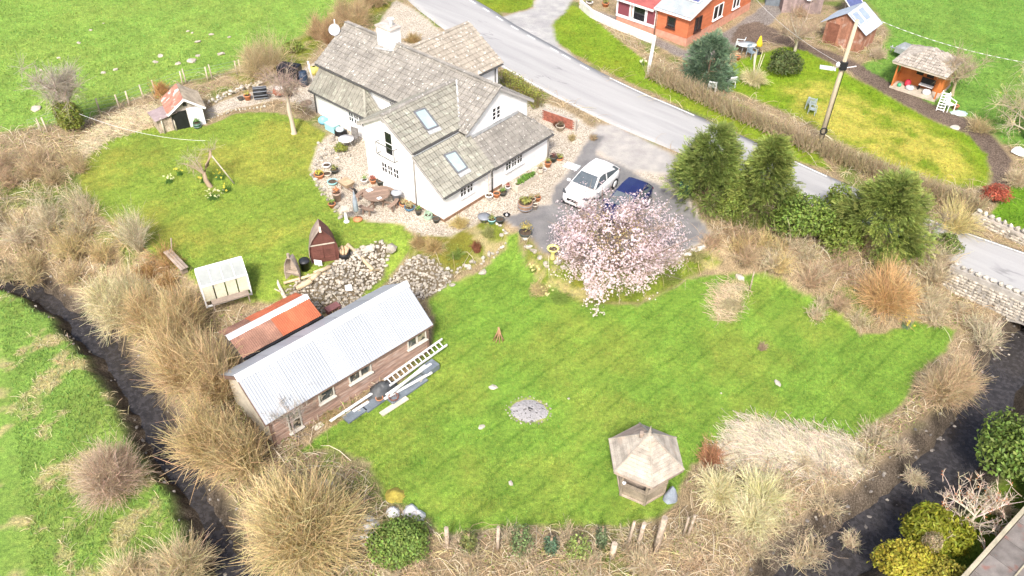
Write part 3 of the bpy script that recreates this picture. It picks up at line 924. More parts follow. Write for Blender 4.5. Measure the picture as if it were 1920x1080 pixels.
WHITE = mat('white_render', (0.86, 0.86, 0.85), 0.85, 0.05, 1.2, 30, 0.25, spots=(0.66, 0.655, 0.62), spot_scale=1.3, spot_amt=(0.55, 0.8))
UPVC = mat('white_frame', (0.82, 0.82, 0.82), 0.4, 0.04, 2, 20, 0.05)
GLASS = mat('dark_window_glass', (0.015, 0.018, 0.022), 0.06, 0.3, 1.5, 4, 0.0, spec=0.6)
SKYGLASS = mat('skylight_glass', (0.40, 0.53, 0.55), 0.08, 0.10, 0.7, 3, 0.0, spec=0.8, coat=0.6)
LEAD = mat('lead_flashing', (0.42, 0.43, 0.44), 0.5, 0.15, 4, 30, 0.2)
GUTTER = mat('dark_gutter', (0.10, 0.10, 0.10), 0.5, 0.2, 3, 20, 0.1)
GREYPIPE = mat('grey_pipe', (0.40, 0.38, 0.36), 0.5, 0.15, 3, 20, 0.1)
BLACKP = mat('black_plastic', (0.018, 0.019, 0.021), 0.45, 0.3, 4, 30, 0.1)
BRICK = mat('brown_plinth_brick', (0.24, 0.145, 0.095), 0.85, 0.3, 6, 30, 0.4)
T_MAIN = mat('roof_tile_lichen', (0.285, 0.268, 0.238), 0.9, 0.24, 1.6, 26, 0.5, spots=(0.60, 0.58, 0.52), spot_scale=5.6, spot_amt=(0.63, 0.68), rnd=0.13)
T_WING = mat('roof_tile_mossy', (0.29, 0.28, 0.235), 0.9, 0.2, 1.3, 26, 0.5, spots=(0.42, 0.44, 0.36), spot_scale=3.0, spot_amt=(0.55, 0.75), rnd=0.12)
T_LEAN = mat('roof_tile_grey', (0.265, 0.25, 0.225), 0.9, 0.22, 1.8, 26, 0.5, spots=(0.60, 0.58, 0.54), spot_scale=6.5, spot_amt=(0.63, 0.68), rnd=0.12)
T_REAR = mat('roof_tile_tan', (0.385, 0.345, 0.285), 0.9, 0.2, 1.6, 26, 0.5, spots=(0.68, 0.66, 0.60), spot_scale=5.0, spot_amt=(0.61, 0.66), rnd=0.12)
SKYFR = mat('skylight_frame', (.16, .165, .18), .5, .15)
UNDER = mat('roof_felt_dark', (0.07, 0.066, 0.058), 0.9, 0.2)

# ------------------------------------------------------------------ the white cottage
HF = frame_of(Vector(HO), HA)
cot = thing('cottage', 'white rendered cottage with lichened tile roofs, chimney and lean-tos beside the road', 'house', HO, HA)
w = MB()
w.prism([(-5.95, -.6), (0, -.6), (0, 1.66), (-2.05, 3.12), (-2.05, 3.46), (-4.25, 4.70), (-5.95, 3.66)], 'v', 0, 3.8)
w.prism([(-5.94, -.6), (-2.06, -.6), (-2.06, 3.45), (-4.25, 4.68), (-5.94, 3.65)], 'v', 3.8, 5.2)
w.build('wall', WHITE, cot)
w = MB(); w.prism([(3.5, -.6), (8.6, -.6), (8.6, 3.28), (5.98, 4.98), (3.5, 3.38)], 'u', -13.9, -1.6)
w.build('wall', WHITE, cot)
w = MB(); w.prism([(-1.59, -.6), (-.002, -.6), (-.002, 1.58), (-1.59, 2.72)], 'v', 3.81, 7.5); w.box(-1.58, -.002, 7.5, 8.62, -.6, 1.56)
w.build('wall', WHITE, cot)
w = MB(); w.box(-13.7, -8.85, 2.5, 3.49, -.6, 2.06); w.build('wall', WHITE, cot)
w = MB(); w.prism([(-11.8, -.6), (-6.4, -.6), (-6.4, 3.06), (-9.1, 4.7), (-11.8, 3.06)], 'v', 8.61, 11.4); w.build('wall', WHITE, cot)
p = MB(); p.box(0.0, 0.035, -0.035, 4.6, -.6, 0.17); p.box(-2.6, 0.0, -0.035, 0.0, -.6, 0.15); p.build('plinth', BRICK, cot)

rf = Roof(cot)
rf.slope([(-14.2, 3.26, 3.37), (-1.42, 3.26, 3.37), (-1.42, 5.98, 5.09), (-14.2, 5.98, 5.09)], (1, 0, 0), UNDER, T_MAIN)
rf.slope([(-1.42, 8.95, 3.18), (-14.2, 8.95, 3.18), (-14.2, 5.98, 5.09), (-1.42, 5.98, 5.09)], (1, 0, 0), UNDER, T_MAIN)
rf.slope([(-2.0, -.14, 3.47), (-2.0, 3.44, 3.47), (-4.25, 5.5, 4.79), (-4.25, -.14, 4.79)], (0, 1, 0), UNDER, T_WING)
rf.slope([(-6.3, 3.6, 3.60), (-6.3, -.14, 3.60), (-4.25, -.14, 4.79), (-4.25, 5.5, 4.79)], (0, 1, 0), UNDER, T_WING)
rf.slope([(0.16, -.14, 1.69), (0.16, 3.80, 1.69), (-2.03, 3.80, 3.25), (-2.03, -.14, 3.25)], (0, 1, 0), UNDER, T_WING)
rf.slope([(0.16, 3.82, 1.64), (0.16, 8.95, 1.64), (-1.6, 7.70, 2.84), (-1.6, 3.82, 2.84)], (0, 1, 0), UNDER, T_LEAN)
rf.slope([(0.16, 8.95, 1.64), (-1.6, 8.95, 1.64), (-1.6, 7.70, 2.84)], (1, 0, 0), UNDER, T_LEAN)
rf.slope([(-13.85, 2.28, 2.08), (-8.62, 2.28, 2.08), (-9.95, 3.49, 3.36), (-13.85, 3.49, 3.36)], (1, 0, 0), UNDER, T_WING)
rf.slope([(-8.62, 2.28, 2.08), (-8.62, 3.49, 2.08), (-9.95, 3.49, 3.36)], (0, 1, 0), UNDER, T_WING)
rf.slope([(-6.2, 9.25, 3.02), (-6.2, 11.6, 3.02), (-9.1, 11.6, 4.83), (-9.1, 6.45, 4.83)], (0, 1, 0), UNDER, T_REAR)
rf.slope([(-12.0, 11.6, 3.02), (-12.0, 9.25, 3.02), (-9.1, 6.45, 4.83), (-9.1, 11.6, 4.83)], (0, 1, 0), UNDER, T_REAR)
rf.finish(HF)
ridge(cot, (-14.2, 5.98, 5.1), (-10.8, 5.98, 5.1), T_MAIN); ridge(cot, (-9.5, 5.98, 5.1), (-1.42, 5.98, 5.1), T_MAIN)
ridge(cot, (-4.25, -.14, 4.80), (-4.25, 5.45, 4.80), T_LEAN); ridge(cot, (-9.1, 6.5, 4.85), (-9.1, 11.6, 4.85), T_REAR)
ridge(cot, (-8.62, 2.28, 2.10), (-9.95, 3.49, 3.38), T_WING, r=0.1); ridge(cot, (0.16, 8.95, 1.66), (-1.6, 7.70, 2.86), T_LEAN, r=0.1)
for a_, b_, w_, h_ in (((-1.98, -.12, 3.30), (-1.98, 3.6, 3.30), .16, .05), ((-1.55, 3.84, 2.92), (-1.55, 7.7, 2.92), .10, .18), ((-2.04, 3.46, 3.53), (-4.2, 5.47, 4.84), .10, .03),
                       ((-13.8, 3.46, 3.42), (-9.9, 3.46, 3.42), .08, .1), ((-9.9, 3.47, 3.41), (-8.6, 3.47, 2.14), .06, .12)):
    fl = MB(); fl.bar(a_, b_, w_, h_); fl.build('lead_flashing', LEAD, cot)
# bargeboards, gutters, pipes
for a_, b_, h_ in (((-2.0, -.17, 3.40), (-4.25, -.17, 4.73), .14), ((-6.3, -.17, 3.52), (-4.25, -.17, 4.72), .14), ((0.16, -.17, 1.63), (-2.03, -.17, 3.19), .12),
                   ((-1.39, 3.26, 3.30), (-1.39, 5.98, 5.02), .13), ((-1.39, 8.95, 3.11), (-1.39, 5.98, 5.02), .13)):
    b = MB(); b.bar(a_, b_, 0.03, h_); b.build('bargeboard', GREYPIPE, cot)
def gutter(a, bb, m=GUTTER): g = MB(); g.bar(a, bb, 0.11, 0.07); g.build('gutter', m, cot)
gutter((0.21, -.12, 1.63), (0.21, 3.79, 1.63)); gutter((0.21, 3.81, 1.58), (0.21, 8.9, 1.58)); gutter((-13.85, 2.22, 2.02), (-8.6, 2.22, 2.02))
gutter((-14.1, 3.2, 3.31), (-6.5, 3.2, 3.31)); gutter((-6.15, 9.4, 2.96), (-6.15, 11.6, 2.96)); gutter((-1.95, -.1, 3.42), (-1.95, 3.4, 3.42))
def pipe(pts, m=GUTTER, r=0.04): g = MB(); g.tube(pts, r, 8); g.build('downpipe', m, cot)
pipe([(0.21, 3.75, 1.6), (0.05, 3.75, 1.45), (0.05, 3.75, -.1)]); pipe([(-2.0, -.15, 3.36), (-2.05, -.05, 3.1), (-2.05, -.05, 0.1)], GREYPIPE)
pipe([(-13.6, 2.2, 2.0), (-13.62, 2.45, 1.8), (-13.62, 2.45, 0.2)]); pipe([(0.16, 8.7, 1.55), (0.04, 8.66, 1.4), (0.04, 8.66, -.1)], GREYPIPE, 0.05)
pipe([(-6.33, 11.1, 2.9), (-6.36, 11.1, 0.0)])
# windows and doors
window(cot, (-4.02, 0, 1.50), 1.35, 0.60, '-v', 2, 2, UPVC, GLASS, 3)
fd = window(cot, (-3.95, 0, 3.20), 0.56, 1.36, '-v', 1, 2, UPVC, GLASS, 1, sill=False, name='balcony_door')
rail = MB()
for a, c in (((-4.7, 0, 2.42), (-4.7, -.28, 2.42)), ((-3.3, 0, 2.42), (-3.3, -.28, 2.42)), ((-4.7, 0, 3.15), (-4.7, -.28, 3.15)), ((-3.3, 0, 3.15), (-3.3, -.28, 3.15)),
             ((-4.7, -.28, 2.42), (-3.3, -.28, 2.42)), ((-4.7, -.28, 3.15), (-3.3, -.28, 3.15)), ((-4.7, -.28, 2.42), (-4.7, -.28, 3.15)), ((-3.3, -.28, 2.42), (-3.3, -.28, 3.15))):
    rail.bar(a, c, 0.03)
rail.build('balcony_rail', GUTTER, cot)
v = MB(); v.box(-4.4, -4.1, -.02, 0, 4.32, 4.42); v.build('air_vent', GREYPIPE, cot)
window(cot, (0, 1.75, 1.20), 0.95, 0.55, '+u', 2, 2, UPVC, GLASS, 2); window(cot, (0, 5.62, 1.17), 1.4, 0.62, '+u', 2, 2, UPVC, GLASS, 3)
window(cot, (-1.6, 5.90, 3.52), 0.62, 0.72, '+u', 1, 3, UPVC, GLASS, 2); window(cot, (-7.35, 3.5, 2.98), 0.7, 0.46, '-v', 2, 2, UPVC, GLASS, 2)
window(cot, (-9.75, 2.5, 1.45), 1.35, 0.62, '-v', 2, 2, UPVC, GLASS, 3)
dr = window(cot, (-7.35, 3.5, 1.12), 0.62, 1.5, '-v', 2, 4, UPVC, GLASS, 1, sill=False, name='glazed_door')
window(cot, (-6.4, 10.2, 1.9), 0.7, 0.7, '+u', 1, 2, UPVC, GLASS, 2)
# skylights
def skylight(corners, pt, nrm):
    c = [hit_local(x, y, HF, pt, nrm) for x, y in corners]
    n = Vector(nrm).normalized(); up = n * 0.06
    mid = sum(c, Vector()) / 4
    fr = MB()
    for i in range(4): fr.bar(c[i] + up * 0.6, c[(i + 1) % 4] + up * 0.6, 0.10, 0.07, up=n)
    f = fr.build('skylight', SKYFR, cot)
    q = [mid + (p - mid) * 0.93 + up * 0.85 for p in c]
    g = MB(); g.add([*q, *[p - n * 0.01 for p in q]], [(0, 1, 2, 3), (7, 6, 5, 4)] + [(i, i + 4, (i + 1) % 4 + 4, (i + 1) % 4) for i in range(4)]); g.build('pane', SKYGLASS, f)
    a = MB(); e = (c[2] - c[3]).normalized(); dnn = (c[3] - c[0]).normalized()
    m0, m1 = c[3] + dnn * 0.06 - e * .06, c[2] + dnn * 0.06 + e * .06
    a.add([m0 + n * .05, m1 + n * .05, m1 + dnn * .22 + n * .045, m0 + dnn * .22 + n * .045], [(0, 1, 2, 3)]); a.build('apron_flashing', LEAD, f)
skylight([(776, 211), (796, 204), (821, 237), (801, 245)], (-2.0, 0, 3.5), (0.587, 0, 1)); skylight([(832, 292), (853, 284), (876, 315), (858, 325)], (0.16, 0, 1.72), (0.712, 0, 1))
# chimney
ch = MB(); ch.box(-10.75, -9.55, 5.52, 6.30, 4.2, 6.0); chim = ch.build('chimney', WHITE, cot)
c2 = MB(); c2.box(-10.82, -9.48, 5.45, 6.37, 6.0, 6.1); c2.box(-10.6, -9.7, 5.62, 6.2, 6.1, 6.18); c2.build('chimney_cap', mat('chimney_mortar', (0.5, 0.46, 0.42), 0.9, 0.2), chim)
c3 = MB(); c3.lathe([(.14, 0), (.12, .3), (.15, .34), (.15, .40), (.22, .42), (.22, .46), (.05, .52)], 14, (-9.85, 5.9, 6.15)); c3.build('chimney_pot', WHITE, chim)
c4 = MB(); c4.bar((-9.5, 5.5, 4.86), (-10.8, 5.36, 4.72), 0.2, 0.05); c4.build('lead_flashing', LEAD, chim)
# satellite dish on its pole at the far gable
dish = thing('satellite_dish', 'grey satellite dish on a white pole at the far end of the cottage', 'dish', HF @ Vector((-14.3, 5.2, 0.3)), HA)
d = MB(); d.tube([(0, 0, 0), (0, 0, 4.6), (0, 0, 5.2)], [.04, .04, .03], 8); d.build('pole', UPVC, dish)
d = MB(); prof = [(0.02, 0.0), (.15, .015), (.28, .05), (.36, .09)]
d.lathe(prof, 18, (0, 0, 0), True); dd = d.build('dish', mat('dish_grey', (0.42, 0.45, 0.5), 0.5, 0.1), dish, (0.0, -0.06, 4.55)); dd.rotation_euler = (R(55), 0, R(35))
# ------------------------------------------------------------------ sheet roofs and timber walls
def sheet_mesh(name, w, l, pitch, amp, flat=0.5):
    """profiled roofing sheet: x across, y along the slope"""
    xs, zs, x = [], [], 0.0
    n = max(2, int(round(w / pitch))); pitch = w / n
    for i in range(n):
        for f, z in ((0, 0), (flat * .9, 0), (flat * .9 + .12, amp), (.92, amp)):
            xs.append((i + f) * pitch); zs.append(z)
    xs.append(w * 1.015); zs.append(0)
    b = MB(); k = len(xs)
    b.add([(x, y, z) for y in (0, l) for x, z in zip(xs, zs)], [(i, i + 1, k + i + 1, k + i) for i in range(k - 1)])
    return b.mesh(name)

def sheet_slope(parent, a, along, up, length, rise_len, sheet_w, mats, pitch=0.16, amp=0.03, name='roof_sheet'):
    """row of sheets from corner a, running 'along' the eave and 'up' the slope"""
    e, s = Vector(along).normalized(), Vector(up).normalized(); n = e.cross(s)
    n_sh = max(1, int(round(length / sheet_w))); w = length / n_sh
    Rm = Matrix((e, s, n)).transposed().to_4x4(); cache = {}
    for i in range(n_sh):
        m = mats[i % len(mats)] if not callable(mats) else mats(i)
        if m.name not in cache:
            cache[m.name] = sheet_mesh(name, w, rise_len, pitch, amp); cache[m.name].materials.append(m)
        o = obj(name, cache[m.name], None, parent)
        o.matrix_local = Matrix.Translation(Vector(a) + e * (w * i) + n * (0.012 * (i % 2))) @ Rm

def board_wall(parent, u0, u1, z0, z1, v, m, step=0.13, face='-v', t=0.028, top=None, name='board'):
    """lapped horizontal boards, each its own piece; top(z)->(u0,u1) trims boards under a gable"""
    z = z0
    while z < z1 - 0.02:
        a, c = (u0, u1) if top is None else top(z + step * 0.5)
        h = min(step * 1.06, z1 - z)
        if c - a > 0.1:
            b = MB(); q = t * random.uniform(.8, 1.3)
            if face == '-v': vs = [(a, v - q, z), (c, v - q, z), (c, v - q * .35, z + h), (a, v - q * .35, z + h), (a, v, z), (c, v, z), (c, v, z + h), (a, v, z + h)]
            elif face == '+v': vs = [(c, v + q, z), (a, v + q, z), (a, v + q * .35, z + h), (c, v + q * .35, z + h), (c, v, z), (a, v, z), (a, v, z + h), (c, v, z + h)]
            elif face == '-u': vs = [(v - q, c, z), (v - q, a, z), (v - q * .35, a, z + h), (v - q * .35, c, z + h), (v, c, z), (v, a, z), (v, a, z + h), (v, c, z + h)]
            else: vs = [(v + q, a, z), (v + q, c, z), (v + q * .35, c, z + h), (v + q * .35, a, z + h), (v, a, z), (v, c, z), (v, c, z + h), (v, a, z + h)]
            b.add(vs, [(0, 1, 2, 3), (7, 6, 5, 4), (0, 4, 5, 1), (3, 2, 6, 7), (0, 3, 7, 4), (1, 5, 6, 2)])
            b.build(name, m, parent)
        z += step

STEEL = mat('pale_steel_sheet', (0.395, 0.425, 0.46), 0.55, 0.05, 1.2, 8, 0.03, metal=0.25, rnd=0.05)
STEEL2 = mat('paler_steel_sheet', (0.435, 0.465, 0.495), 0.55, 0.05, 1.2, 8, 0.03, metal=0.25, rnd=0.04)
CAPW = mat('white_ridge_cap', (0.82, 0.83, 0.84), 0.45, 0.05, 2, 12, 0.05)
OLDBOARD = mat('weathered_brown_boards', (0.34, 0.225, 0.175), 0.85, 0.25, 2.2, 22, 0.4, rnd=0.2, stretch=(1.2, 9, 9), spots=(0.47, 0.38, 0.33), spot_scale=1.6, spot_amt=(0.5, 0.75))
CREAM = mat('cream_board', (0.55, 0.50, 0.40), 0.8, 0.15, 2, 20, 0.2, rnd=0.1)
OAKTRIM = mat('brown_trim', (0.20, 0.13, 0.10), 0.7, 0.2, 3, 20, 0.2)
SASH = mat('pale_window_frame', (0.58, 0.55, 0.49), 0.6, 0.1, 3, 20, 0.1)
GLASS2 = mat('shed_window_glass', (0.07, 0.075, 0.07), 0.08, 0.6, 3.0, 6, 0.0, spots=(0.35, 0.3, 0.22), spot_scale=3.5, spot_amt=(0.55, 0.6), spec=0.6)

# ------------------------------------------------------------------ the long shed
SO = at_z(803, 659, 0.0); SA = R(44.3); SF = frame_of(Vector(SO), SA)
shed = thing('long_shed', 'long brown boarded shed with a pale blue steel roof on the lower lawn', 'shed', SO, SA)
s = MB(); s.prism([(0.0, -.5), (3.3, -.5), (3.3, 1.70), (1.66, 2.90), (0.0, 1.64)], 'u', -8.0, -0.02); s.build('wall', OAKTRIM, shed)
board_wall(shed, -8.02, 0.0, -.22, 1.66, 0.0, OLDBOARD, 0.135)
gab = lambda z: (0.05, 3.25) if z < 1.65 else (0.05 + (z - 1.65) / 1.2 * 1.6, 3.25 - (z - 1.65) / 1.2 * 1.6)
board_wall(shed, 0, 3.3, -.3, 2.8, -8.0, CREAM, 0.2, '-u', top=gab); board_wall(shed, 0, 3.3, -.3, 2.8, -0.02, OLDBOARD, 0.16, '+u', top=gab)
for u in (-8.03, -0.0):
    b = MB(); b.box(u - .05, u + .05, -.06, .04, -.3, 1.62); b.build('corner_post', OAKTRIM, shed)
window(shed, (-0.62, -.03, 1.22), 0.95, 0.5, '-v', 1, 1, SASH, GLASS2, 2); window(shed, (-3.70, -.03, 1.28), 1.05, 0.55, '-v', 1, 1, SASH, GLASS2, 2)
window(shed, (-5.42, -.03, 1.18), 0.66, 0.52, '-v', 1, 1, SASH, GLASS2, 1); window(shed, (-7.02, -.03, 0.88), 0.5, 1.15, '-v', 1, 2, SASH, GLASS2, 1)
rise = Vector((0, 1.80, 1.38)); rl = rise.length
sheet_slope(shed, (-8.25, -.16, 1.63), (1, 0, 0), rise, 8.5, rl, 0.85, [STEEL, STEEL2, STEEL], 0.12, 0.006)
rise2 = Vector((0, -1.80, 1.30)); sheet_slope(shed, (0.25, 3.44, 1.71), (-1, 0, 0), rise2, 8.5, rise2.length, 0.85, [STEEL, STEEL2], 0.12, 0.006)
c = MB(); c.add([(-8.3, 1.40, 2.90), (-8.3, 1.64, 3.10), (-8.3, 1.88, 2.90), (0.3, 1.40, 2.90), (0.3, 1.64, 3.10), (0.3, 1.88, 2.90)], [(0, 3, 4, 1), (1, 4, 5, 2)]); c.build('ridge_cap', CAPW, shed)
for u in (-8.24, 0.22):
    for q in (((u, -.14, 1.52), (u, 1.64, 2.90)), ((u, 3.42, 1.60), (u, 1.64, 2.90))):
        b = MB(); b.bar(*q, 0.04, 0.16); b.build('bargeboard', OAKTRIM, shed)
b = MB(); b.bar((-8.2, -.13, 1.55), (0.2, -.13, 1.55), 0.03, 0.1); b.build('fascia', OAKTRIM, shed)

# ------------------------------------------------------------------ the red-roofed shed behind it
RUSTR = mat('orange_red_sheet', (0.43, 0.13, 0.065), 0.7, 0.16, 2, 18, 0.1, rnd=0.06); RUSTB = mat('rusted_brown_sheet', (0.30, 0.165, 0.12), 0.8, 0.28, 2, 18, 0.2, rnd=0.1)
RO = SF @ Vector((-6.95, 3.75, 0.0)); red = thing('red_roof_shed', 'low dark shed with orange and rusty sheet roof behind the long shed', 'shed', RO, SA)
s = MB(); s.prism([(.1, -.3), (1.85, -.3), (1.85, 1.55), (0.98, 2.05), (.1, 1.62)], 'u', 0.1, 3.7); s.build('wall', mat('dark_boards', (0.10, 0.075, 0.06), 0.85, 0.3, 3, 20, 0.3), red)
board_wall(red, .1, 1.85, -.2, 1.5, 0.1, mat('grey_boards', (0.33, 0.29, 0.25), 0.85, 0.25, 3, 20, 0.3, rnd=0.15), 0.16, '-u')
up = Vector((0, 1.1, 0.46)); sheet_slope(red, (-.1, -.1, 1.72), (1, 0, 0), up, 3.95, up.length, 0.66, lambda i: RUSTB if i < 3 else RUSTR, 0.1, 0.022)
up = Vector((0, -1.0, 0.42)); sheet_slope(red, (3.85, 2.0, 1.76), (-1, 0, 0), up, 3.95, up.length, 0.66, lambda i: RUSTR if i < 4 else RUSTB, 0.1, 0.022)
c = MB(); c.add([(-.15, .82, 2.13), (-.15, 1.02, 2.26), (-.15, 1.2, 2.16), (3.9, .82, 2.13), (3.9, 1.02, 2.26), (3.9, 1.2, 2.16)], [(0, 3, 4, 1), (1, 4, 5, 2)]); c.build('ridge_cap', CAPW, red)
g = MB(); g.bar((-.1, -.16, 1.68), (3.9, -.16, 1.68), 0.1, 0.06); g.build('gutter', BLACKP, red)

# ------------------------------------------------------------------ six-sided summer house
GZP = Vector((5.19, 19.83, 0.02)); gaz = thing('gazebo', 'six-sided wooden gazebo with silvered board roof and finial on the lawn', 'gazebo', GZP, R(-27))
SILVER = mat('silvered_roof_boards', (0.385, 0.345, 0.29), 0.85, 0.28, 2.5, 30, 0.4, rnd=0.14, spots=(0.42, 0.34, 0.27), spot_scale=3.0, spot_amt=(0.55, 0.72))
SILVERT = mat('grey_brown_boards', (0.36, 0.29, 0.235), 0.85, 0.25, 2.5, 30, 0.4, rnd=0.16)
GZWALL = mat('gazebo_wall_boards', (0.30, 0.25, 0.19), 0.85, 0.3, 2.5, 25, 0.4, rnd=0.15)
hexp = lambda r, k, z: Vector((r * math.cos(R(60 * k)), r * math.sin(R(60 * k)), z))
for k in range(6):
    nb = 12
    for j in range(nb):
        t0, t1 = j / nb, (j + 1) / nb * 1.0
        r0, r1 = 1.52 * (1 - t0) + .06 * t0, 1.52 * (1 - t1 - .012) + .06 * t1
        z0, z1 = 1.85 + 1.2 * t0, 1.85 + 1.2 * t1
        a0, b0, a1, b1 = hexp(r0, k, z0 + .02), hexp(r0, k + 1, z0 + .02), hexp(r1, k, z1), hexp(r1, k + 1, z1)
        d = Vector((0, 0, -.03)); b = MB()
        b.add([a0, b0, b1, a1, a0 + d, b0 + d, b1 + d, a1 + d], [(0, 1, 2, 3), (7, 6, 5, 4), (0, 4, 5, 1), (2, 6, 7, 3), (1, 5, 6, 2), (3, 7, 4, 0)])
        b.build('roof_board', SILVERT if k == 2 else SILVER, gaz)
    h = MB(); h.bar(hexp(1.53, k, 1.88), hexp(.06, k, 3.08), 0.06, 0.02); h.build('hip_trim', SILVER, gaz)
    f = MB(); f.bar(hexp(1.5, k, 1.78), hexp(1.5, k + 1, 1.78), 0.03, 0.1); f.build('fascia', SILVERT, gaz)
    p = MB(); p.bar(hexp(.98, k, 0), hexp(.98, k, 2.1), 0.1); p.build('post', GZWALL, gaz)
    if k != 1:
        for j in range(5):
            b = MB(); z = 0.1 + j * .125; b.bar(hexp(.96, k, z), hexp(.96, k + 1, z), 0.025, 0.118); b.build('wall_board', GZWALL, gaz)
        b = MB(); b.bar(hexp(.99, k, .74), hexp(.99, k + 1, .74), 0.14, 0.04); b.build('rail', GZWALL, gaz)
b = MB(); b.prism([tuple(hexp(1.02, k, 0)[:2]) for k in range(6)], 'z', 0.0, 0.1); b.build('floor', SILVERT, gaz)
b = MB(); b.lathe([(.10, 0), (.12, .06), (.05, .12), (.07, .2), (.03, .3), (.015, .48)], 10, (0, 0, 3.03)); b.build('finial', SILVER, gaz)
b = MB(); b.tube([(-.28, -.06, 2.72), (-.28, -.06, 3.05)], [.08, .08], 10); b.build('flue', SILVERT, gaz)

# ------------------------------------------------------------------ little rusty shed by the field fence
RSO = pg(357, 238); rs = thing('rusty_shed', 'small tumbledown shed with rusty tin roof and white door panel by the field', 'shed', RSO, R(-62))
TIN = mat('rusty_tin', (0.42, 0.20, 0.15), 0.8, 0.25, 2.5, 18, 0.2, spots=(0.55, 0.5, 0.47), spot_scale=2.2, spot_amt=(0.55, 0.62), rnd=0.1)
s = MB(); s.prism([(-.95, -.3), (.95, -.3), (.95, 1.25), (0, 1.95), (-.95, 1.25)], 'u', -1.9, 0); s.build('wall', mat('shed_grey_wall', (0.33, 0.29, 0.25), 0.9, 0.3, 3, 20, 0.3), rs)
up = Vector((0, 1.12, .80)); sheet_slope(rs, (-2.05, -1.12, 1.17), (1, 0, 0), up, 2.3, up.length, 0.77, [TIN], 0.11, 0.02)
up = Vector((0, -1.12, .80)); sheet_slope(rs, (.25, 1.12, 1.17), (-1, 0, 0), up, 2.3, up.length, 0.77, [mat('mossy_tin', (0.36, 0.31, 0.24), 0.85, 0.3, 2, 18, 0.2)], 0.11, 0.02)
for q in (((.24, -1.1, 1.12), (.24, 0, 1.92)), ((.24, 1.1, 1.12), (.24, 0, 1.92))):
    b = MB(); b.bar(*q, 0.04, 0.12); b.build('bargeboard', CAPW, rs)
b = MB(); b.box(0.01, 0.05, -.9, -.02, 0, 1.15); b.build('black_panel', BLACKP, rs)
b = MB(); b.box(0.01, 0.06, 0.02, .93, 0, 1.25); b.build('door', CAPW, rs)
b = MB(); b.box(0.01, 0.08, -.1, .1, 1.45, 1.62); b.build('vent_hole', BLACKP, rs)
hu = thing('tin_lean_to', 'low crooked tin lean-to against the little rusty shed', 'lean-to', pg(325, 246), R(-55))
b = MB(); b.box(-1.3, -.1, -.75, .35, -.2, .85); b.build('wall', mat('patched_boards', (0.44, 0.36, 0.28), 0.9, 0.35, 3, 12, 0.3), hu)
b = MB(); b.add([(-1.5, -.9, .80), (.05, -.85, .88), (.05, .5, 1.12), (-1.5, .5, 1.05)] + [(-1.5, -.9, .84), (.05, -.85, .92), (.05, .5, 1.16), (-1.5, .5, 1.09)], [(3, 2, 1, 0), (4, 5, 6, 7), (0, 1, 5, 4), (1, 2, 6, 5), (2, 3, 7, 6), (3, 0, 4, 7)]); b.build('roof_sheet', mat('mauve_felt', (0.34, 0.27, 0.27), 0.85, 0.2), hu)
for q in (((0.0, -.5, 0), (-.05, -.5, 1.0)), ((.05, .2, 0), (-.1, .2, 1.1))):
    b = MB(); b.tube(q, .05, 6); b.build('prop', CREAM, hu)

# ------------------------------------------------------------------ pointed dark-red hut, made like an upturned boat
BO = pg(610, 490); bh = thing('pointed_hut', 'dark red hut shaped like an upturned boat with double doors on the bank', 'hut', BO, R(16))
HUTR = mat('dark_red_boards', (0.155, 0.062, 0.048), 0.75, 0.22, 2.5, 20, 0.3, rnd=0.1); HUTG = mat('grey_hull', (0.33, 0.26, 0.215), 0.85, 0.25, 2.5, 20, 0.3)
prof = [(-.62, 0), (-.70, .5), (-.66, 1.0), (-.46, 1.45), (-.2, 1.8), (0, 2.02), (.2, 1.8), (.46, 1.45), (.66, 1.0), (.70, .5), (.62, 0)]
b = MB(); vs = [(a * .97, 0.0, z * .97) for a, z in prof] + [(a * .8, .95, z * .9) for a, z in prof]
b.add(vs, [tuple(range(11))] + [tuple(range(21, 10, -1))]); b.build('wall', HUTR, bh)
for i in range(10):
    a, c = prof[i], prof[i + 1]; b = MB()
    vs = [(a[0], -.12, a[1]), (c[0], -.12, c[1]), (c[0] * .82, 1.0, c[1] * .93), (a[0] * .82, 1.0, a[1] * .93)]
    o = [Vector((q[0] * 1.05, q[1], q[2] * 1.02 + .01)) for q in vs]
    b.add([*vs, *o], [(3, 2, 1, 0), (4, 5, 6, 7), (0, 1, 5, 4), (1, 2, 6, 5), (2, 3, 7, 6), (3, 0, 4, 7)]); b.build('hull_plank', HUTG if i < 5 else HUTR, bh)
for x0, x1 in ((-.56, -.01), (.01, .56)):
    b = MB(); b.box(x0, x1, -.05, -.01, .02, 1.05); d_ = b.build('door', HUTR, bh)
    for zz_ in (.3, .8):
        q = MB(); q.box(x0 + .04, x1 - .04, -.07, -.05, zz_ - .03, zz_ + .03); q.build('door_brace', HUTR, d_)
b = MB(); b.bar((-.6, -.06, 1.1), (.62, -.06, 1.12), .04, .05); b.build('lintel', CREAM, bh)
b = MB(); b.bar((0, -.16, 1.9), (0, -.02, 2.16), .1, .06); b.build('stem_post', CREAM, bh)

